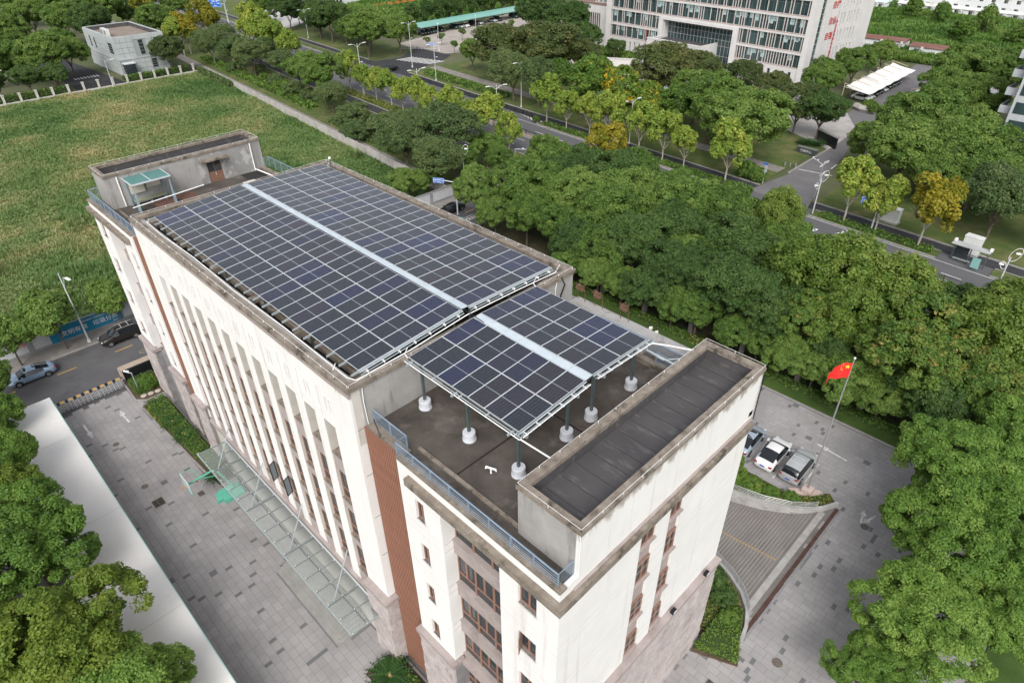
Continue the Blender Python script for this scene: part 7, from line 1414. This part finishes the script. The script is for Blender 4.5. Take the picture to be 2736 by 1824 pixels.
t = thing('compound_flagpole', 'thin pole with a hanging red flag before the compound office', 'flagpole', (-71.8,165.2,0)); MB().tube([(0,0,0), (0,0,9.5)], .09, 8, .05).build('mast', LP, t); MB().ball((0,0,9.6), .12, 8, 5).build('finial', WPIPE, t); MB().add([(0,0,9.0), (0,0,4.6), (.35,-.2,4.2), (.55,-.1,7.0), (.3,-.05,8.9)], [(0,1,2,3,4)]).add([(0,.03,9.0), (0,.03,4.6), (.35,-.17,4.2), (.55,-.07,7.0), (.3,-.02,8.9)], [(4,3,2,1,0)]).build('flag', mat('faded_red_cloth', (.33,.09,.06), rough=.8), t)
t = thing('stone_sign', 'long dark stone name block on the planted corner of the compound drive', 'sign', (1.7,118.2,.1), -.1); MB().box(-2.4,1.6,-.35,.45,0,1.1).build('block', mat('dark_granite', (.045,.05,.055), (.07,.075,.08), 2., .4), t); MB().box(-2.45,1.65,-.4,.5,1.102,1.2).build('top_slab', mat('grey_granite', (.16,.17,.175), rough=.5), t); put_text('行政中心', .6, LW, t, (-.4,-.36,.55), FACE_MV)
t = thing('granite_wall', 'black granite wall beside the compound drive behind the cycads', 'wall', (1.6,126.6,0), -.55); MB().box(-3.0,3.0,-.2,.2,0,2.2).build('wall', mat('black_granite', (.015,.017,.018)), t); MB().box(-3.1,3.1,-.3,.3,2.202,2.4).build('coping', STONE_D, t)
t = thing('ramp_wall', 'curved concrete wall below the clipped bushes at the white tensile shelter', 'wall', (-1.6,155.6,0)); MB().tube([(-3.0,1.2,.7), (-1.2,-.2,.7), (1.0,-.5,.7), (2.4,.3,.7)], .75, 6).build('wall', CW_, t)
# ---------------------------------------------------------------- car shelters
def tensile(name, label, x0, y0, L, W_, rz, zlow, zhigh, matr, masts):
    t = thing(name, label, 'car shelter', (x0,y0,0), rz); m = MB(); n = 36
    for j in range(n+1):
        y = L*j/n; s = .18*abs(math.sin(PI*j/n*masts))
        for k in range(7): f = k/6; m.v.append((-W_/2+W_*f, y, zhigh+(zlow-zhigh)*f-s-.25*math.sin(PI*f)))
    m.f = [(j*7+k, j*7+k+1, (j+1)*7+k+1, (j+1)*7+k) for j in range(n) for k in range(6)]; m.m = [0]*len(m.f); m.build('membrane', matr, t, smooth=True)
    for k in range(masts+1):
        y = L*k/masts; MB().tube([(-W_/2-.3,y,0), (-W_/2-.3,y,zhigh+.6)], .09, 6).build('mast', mat('tan_mast', (.42,.33,.22), rough=.6), t); MB().tube([(-W_/2-.3,y,zhigh+.5), (W_*.15,y,zlow+.7)], .07, 5).build('outrigger', MATS['tan_mast'], t); MB().tube([(-W_/2-.2,y,zhigh-.3), (W_/2,y,zlow-.1)], .06, 5).build('rafter', LP, t)
tensile('tensile_shelter', 'long white tensile car shelter beside the compound office', -6.6,161.5,33,6.0,.02,2.5,3.6,TARP,6); tensile('tensile_shelter', 'shorter white tensile shelter across the lane from the long one', 6.4,158.5,24,6.5,PI*0+.02,3.4,2.6,TARP,4)
t = thing('green_car_shelter', 'long green-roofed car shelter at the back of the car park', 'car shelter', (-156.8,146.5,0), .02)
GRF = mat('green_sheet_roof', (.15,.36,.31), (.24,.44,.39), .25, .5, stretch=(1,.1,1)); m = MB()
m.add([(-3.0,-2,3.6), (3.2,-2,2.9), (3.2,63,2.9), (-3.0,63,3.6), (-3.0,-2,3.5), (3.2,-2,2.8), (3.2,63,2.8), (-3.0,63,3.5)], [(0,1,2,3), (4,7,6,5), (0,4,5,1), (1,5,6,2), (2,6,7,3), (3,7,4,0)]); m.build('roof', GRF, t)
for k in range(12): MB().box(-2.6,-2.45,-1+k*5.8,-.85+k*5.8,0,3.5).build('post', GREENP, t); MB().tube([(-2.5,-.9+k*5.8,3.3), (3.0,-.9+k*5.8,2.75)], .07, 5).build('rafter', GREENP, t)
t = thing('car_park_barrier', 'grey sliding gate across the car park entrance', 'gate', (-140,125.5,0), .75)
for k in range(12): m = MB(); m.tube([(k*1.1,0,.1), (k*1.1,0,1.2)], .04, 5); m.build('post', LP, t)
MB().tube([(0,0,1.2), (12.1,0,1.2)], .04, 5).build('rail', LP, t); MB().tube([(0,0,.5), (12.1,0,.5)], .04, 5).build('rail', LP, t); MB().box(8.5,11.2,-.1,-.04,1.5,2.2).build('sign_board', mat('sign_pale_blue', (.22,.33,.55), rough=.5), t)
t = thing('ticket_kiosk', 'small blue and white kiosk in the middle of the car park', 'kiosk', (-131,165,0), .3); MB().box(-1.6,1.6,-1.3,1.3,0,2.5).build('cabin', WPIPE, t); MB().box(-1.9,1.9,-1.6,1.6,2.502,2.75).build('roof', mat('kiosk_blue', (.25,.36,.48), rough=.5), t); MB().box(-1.2,1.2,-1.33,-1.301,1.0,2.1).build('window', GLASS, t)
# ---------------------------------------------------------------- balcony block at the right edge, prefab houses, sheds, far white block
t = thing('balcony_block', 'grey block with cantilevered balconies at the right edge behind the trees', 'building', (27.9,140.5,0), -.06); BGREY = mat('balcony_grey', (.40,.42,.44), (.46,.48,.50), .6, .75)
MB().box(0,20,.0,26,0,20).build('wall', BGREY, t)
for k in range(6):
    z = 2.2+k*3.2; MB().box(.5,19,-.06,-.01,z,z+2.0).build('glass_ribbon', GGL, t); MB().box(-.06,-.01,2,24,z,z+1.7).build('glass_ribbon', GGL, t)
    for v in (1.5, 11.0, 19.5): o = MB().box(-2.2,-.01,v,v+5,z-.6,z-.3).build('balcony', BGREY, t); MB().box(-2.2,-2.1,v,v+5,z-.298,z+.75).build('parapet', BGREY, o); MB().box(-2.09,-.01,v,v+.1,z-.298,z+.75).build('parapet', BGREY, o)
PREF = mat('prefab_white', (.66,.67,.69), (.72,.73,.75), .3, .7); PREFR = mat('prefab_roof', (.60,.61,.58), (.68,.68,.66), .3, .6, dirt=((.42,.33,.27), .15, (1,1,1), .58, .7)); RUSTR = mat('rust_roof', (.16,.075,.06), (.22,.115,.09), .25, .85, stretch=(.4,1.2,1)); 
def shed(label, x, y, L, D_, h, rz, rf, nw=0, name='prefab_house', wm=None):
    t = thing(name, label, 'building', (x,y,0), rz); MB().box(-L/2,L/2,-D_/2,D_/2,0,h).build('wall', wm or PREF, t); m = MB(); m.profile([(-D_/2-.4,h+.002), (D_/2+.4,h+.002), (D_/2+.4,h+.15), (0,h+.8), (-D_/2-.4,h+.15)], -L/2-.4, L/2+.4).xf(Matrix.Rotation(PI/2,4,'Z')); m.build('roof', rf, t)
    for k in range(nw):
        xx = -L/2+2+k*(L-4)/max(1,nw-1)
        for z in ([1.0] if h < 4 else [1.0, 4.0]): o = MB().box(xx-.7,xx+.7,-D_/2-.04,-D_/2-.001,z,z+1.3).build('window', mat('prefab_window', (.14,.13,.12), rough=.3), t); MB().box(xx-.6,xx-.04,-D_/2-.06,-D_/2-.041,z+.1,z+1.2).build('pane', GLASS, o)
        MB().box(xx+1.2,xx+1.9,-D_/2-.5,-D_/2-.01,h-.6,h+.2).build('ac_unit', mat('ac_white', (.6,.62,.6)), t)
shed('white two-storey prefab barrack at the top right behind the meadow', -13,331,52,7,6.2,-.06,PREFR,12); shed('long white prefab barrack left of the top right one', -58,330,44,7,6.5,-.04,PREFR,10); shed('low prefab row with rusty white roof in front of the barracks', -20,314,60,5,2.6,-.06,PREFR,12)
shed('small pale prefab hut at the meadow edge beside the compound office', -57,311,7,4,2.8,-.03,mat('pale_green_roof', (.55,.66,.62), rough=.5),2)
shed('brown corrugated shed right behind the compound office', -27,231,16,6,3.0,.02,RUSTR,3,'corrugated_shed'); shed('brown corrugated shed peeking between camphor trees', -10,228,12,6,2.8,.0,RUSTR,2,'corrugated_shed'); shed('small brown shed roof among the trees right of the drive', 13.5,196,8,5,3.2,.0,RUSTR,1,'corrugated_shed'); shed('brown shed roof behind the green car shelter', -190,240,16,7,3.2,.3,RUSTR,2,'corrugated_shed')
t = thing('white_frame_block', 'white framed block with dark windows at the top edge beyond the main road', 'building', (-262,160,0), .25); MB().box(-24,24,0,14,0,9).build('wall', PREF, t)
for k in range(24):
    x = -23+k*2; MB().box(x+.2,x+1.7,-.06,-.001,1.2,3.8).build('window', GLASS, t); MB().box(x+.2,x+1.7,-.06,-.001,5.2,7.8).build('window', GLASS, t)
struct('white_frame_block_drive', sheet(MB(), [(-262,139), (-214,119.5), (-206,121), (-225,150), (-255,156)], .11), mat('pale_apron', (.42,.41,.40), rough=.9))
t = thing('van', 'white van parked beside the white framed block at the top edge', 'van', (-233.5,152.5,.11), 2.6)
MB().profile([(-2.5,.35), (2.4,.35), (2.5,.9), (1.6,1.15), (1.0,2.0), (-2.45,2.05)], -.95, .95).build('body', PW, t); MB().profile([(1.56,1.22), (1.62,1.2), (1.06,1.98), (1.0,1.98)], -.85, .85).build('windscreen', CARGL, t)
for s in (-1, 1): MB().box(-2.2,.95,s*.96-.012,s*.96+.012,1.25,1.85).build('side_window', CARGL, t)
for x in (-1.6,1.5):
    for y in (-.85,.85): MB().lathe([(.34,-.1), (.34,.1)], n=14).xf(Matrix.Rotation(PI/2,4,'X')).build('wheel', TYRE, t, (x,y,.34))
t = thing('orange_site_fence', 'orange bar fence along the rough ground at the top edge', 'fence', (-222,172,0)); OR_ = mat('orange_paint', (.50,.17,.05), rough=.6)
for k in range(24): MB().box(-.06,.06,k*2,k*2+.12,0,2.0).build('post', OR_, t); MB().box(-.03,.03,k*2+.12,k*2+2,.3,1.7).build('panel', OR_, t) if k % 2 == 0 else MB().box(-.03,.03,k*2+.12,k*2+2,.9,1.2).build('rail', OR_, t)
# ---------------------------------------------------------------- people and scooters
def person(loc, rz, label, top, legs_c, seated=False):
    t = thing('person', label, 'person', loc, rz); h = 1.7
    if not seated: J = {'pel':(0,0,.93), 'ch':(.02,0,1.28), 'nk':(.03,0,1.47), 'hd':(.05,0,1.60), 'ls':(.02,.2,1.42), 'le':(.0,.26,1.15), 'lh':(.08,.27,.92), 'rs':(.02,-.2,1.42), 're':(-.02,-.26,1.15), 'rh':(.1,-.26,.95), 'lk':(.06,.1,.5), 'lf':(.0,.1,.07), 'lt':(.16,.11,.04), 'rk':(.0,-.1,.5), 'rf':(-.12,-.1,.07), 'rt':(.04,-.11,.04)}
    else: J = {'pel':(-.15,0,.82), 'ch':(-.08,0,1.2), 'nk':(-.04,0,1.38), 'hd':(0,0,1.52), 'ls':(-.06,.2,1.33), 'le':(.14,.27,1.12), 'lh':(.38,.26,1.08), 'rs':(-.06,-.2,1.33), 're':(.14,-.27,1.12), 'rh':(.38,-.26,1.08), 'lk':(.28,.16,.74), 'lf':(.22,.15,.36), 'lt':(.36,.15,.33), 'rk':(.28,-.16,.74), 'rf':(.22,-.15,.36), 'rt':(.36,-.15,.33)}
    rad = dict(pel=.15, ch=.16, nk=.065, hd=.105, ls=.07, le=.05, lh=.04, rs=.07, re=.05, rh=.04, lk=.075, lf=.05, lt=.045, rk=.075, rf=.05, rt=.045)
    E_ = [('pel','ch'), ('ch','nk'), ('nk','hd'), ('ch','ls'), ('ls','le'), ('le','lh'), ('ch','rs'), ('rs','re'), ('re','rh'), ('pel','lk'), ('lk','lf'), ('lf','lt'), ('pel','rk'), ('rk','rf'), ('rf','rt')]
    N_ = list(J); me_ = bpy.data.meshes.new('body'); me_.from_pydata([J[k] for k in N_], [(N_.index(a), N_.index(b2)) for a, b2 in E_], []); o = ob('body', me_, t)
    md = o.modifiers.new('skin', 'SKIN'); sk = me_.skin_vertices[0].data
    for i, k in enumerate(N_): sk[i].radius = (rad[k], rad[k])
    sk[0].use_root = True; o.modifiers.new('sub', 'SUBSURF').levels = 2; o.modifiers['sub'].render_levels = 2
    dg = bpy.context.evaluated_depsgraph_get(); dg.update(); ev = bpy.data.meshes.new_from_object(o.evaluated_get(dg)); o.modifiers.clear(); o.data = ev; ev.name = 'body'
    for q in (top, legs_c, mat('skin_tone', (.45,.28,.20), rough=.7)): ev.materials.append(q)
    zw, zn = J['pel'][2]+.02, J['nk'][2]
    for p in ev.polygons: p.material_index = 2 if p.center.z > zn else (0 if p.center.z > zw else 1); p.use_smooth = True
    hd = J['hd']; MB().ball((hd[0]-.02,0,hd[2]+.055), .115, 10, 6, .8).build('hair', BLACK, t)
    return t
TW = mat('white_cloth', (.72,.72,.72), rough=.9); TN_ = mat('dark_cloth', (.03,.032,.04), rough=.9)
person((16.4,43.9,.022), 2.8, 'person in a white shirt walking by the yard kerb', TW, TN_); person((17.4,43.6,.022), 2.9, 'second person in white just right of the first at the yard kerb', TW, TN_)
def scooter(x, y, rz, label, plabel, top):
    t = thing('scooter', label, 'scooter', (x,y,.01), rz)
    for q in (-.6,.62): MB().lathe([(.16,-.05), (.25,-.05), (.27,0), (.25,.05), (.16,.05)], n=14).xf(Matrix.Rotation(PI/2,4,'X')).build('wheel', TYRE, t, (q,0,.27))
    MB().profile([(-.75,.4), (-.1,.28), (.3,.28), (.42,.9), (.36,.9), (.22,.40), (-.1,.42), (-.3,.74), (-.8,.74)], -.14, .14).build('body', PK, t); MB().tube([(.58,0,.3), (.38,0,1.02)], .04, 6).build('fork', BLACK, t); MB().tube([(.34,-.3,1.06), (.38,0,1.02), (.34,.3,1.06)], .022, 6).build('handlebar', BLACK, t); MB().box(-.75,-.05,-.13,.13,.742,.80).build('seat', CLAD, t)
    p = person((x,y,.01), rz, plabel, top, TN_, True); MB().ball((0,0,1.58), .145, 10, 6).build('helmet', WPIPE, p)
scooter(-72.0,RV(-72,10.6),PI+.1,'black scooter in the far service lane','rider in dark clothes and white helmet on the scooter in the far service lane',TN_); scooter(-103.5,RV(-103.5,-14.6),PI,'scooter in the near service lane by the first plane tree','rider in dark clothes on the scooter in the near service lane',TN_)
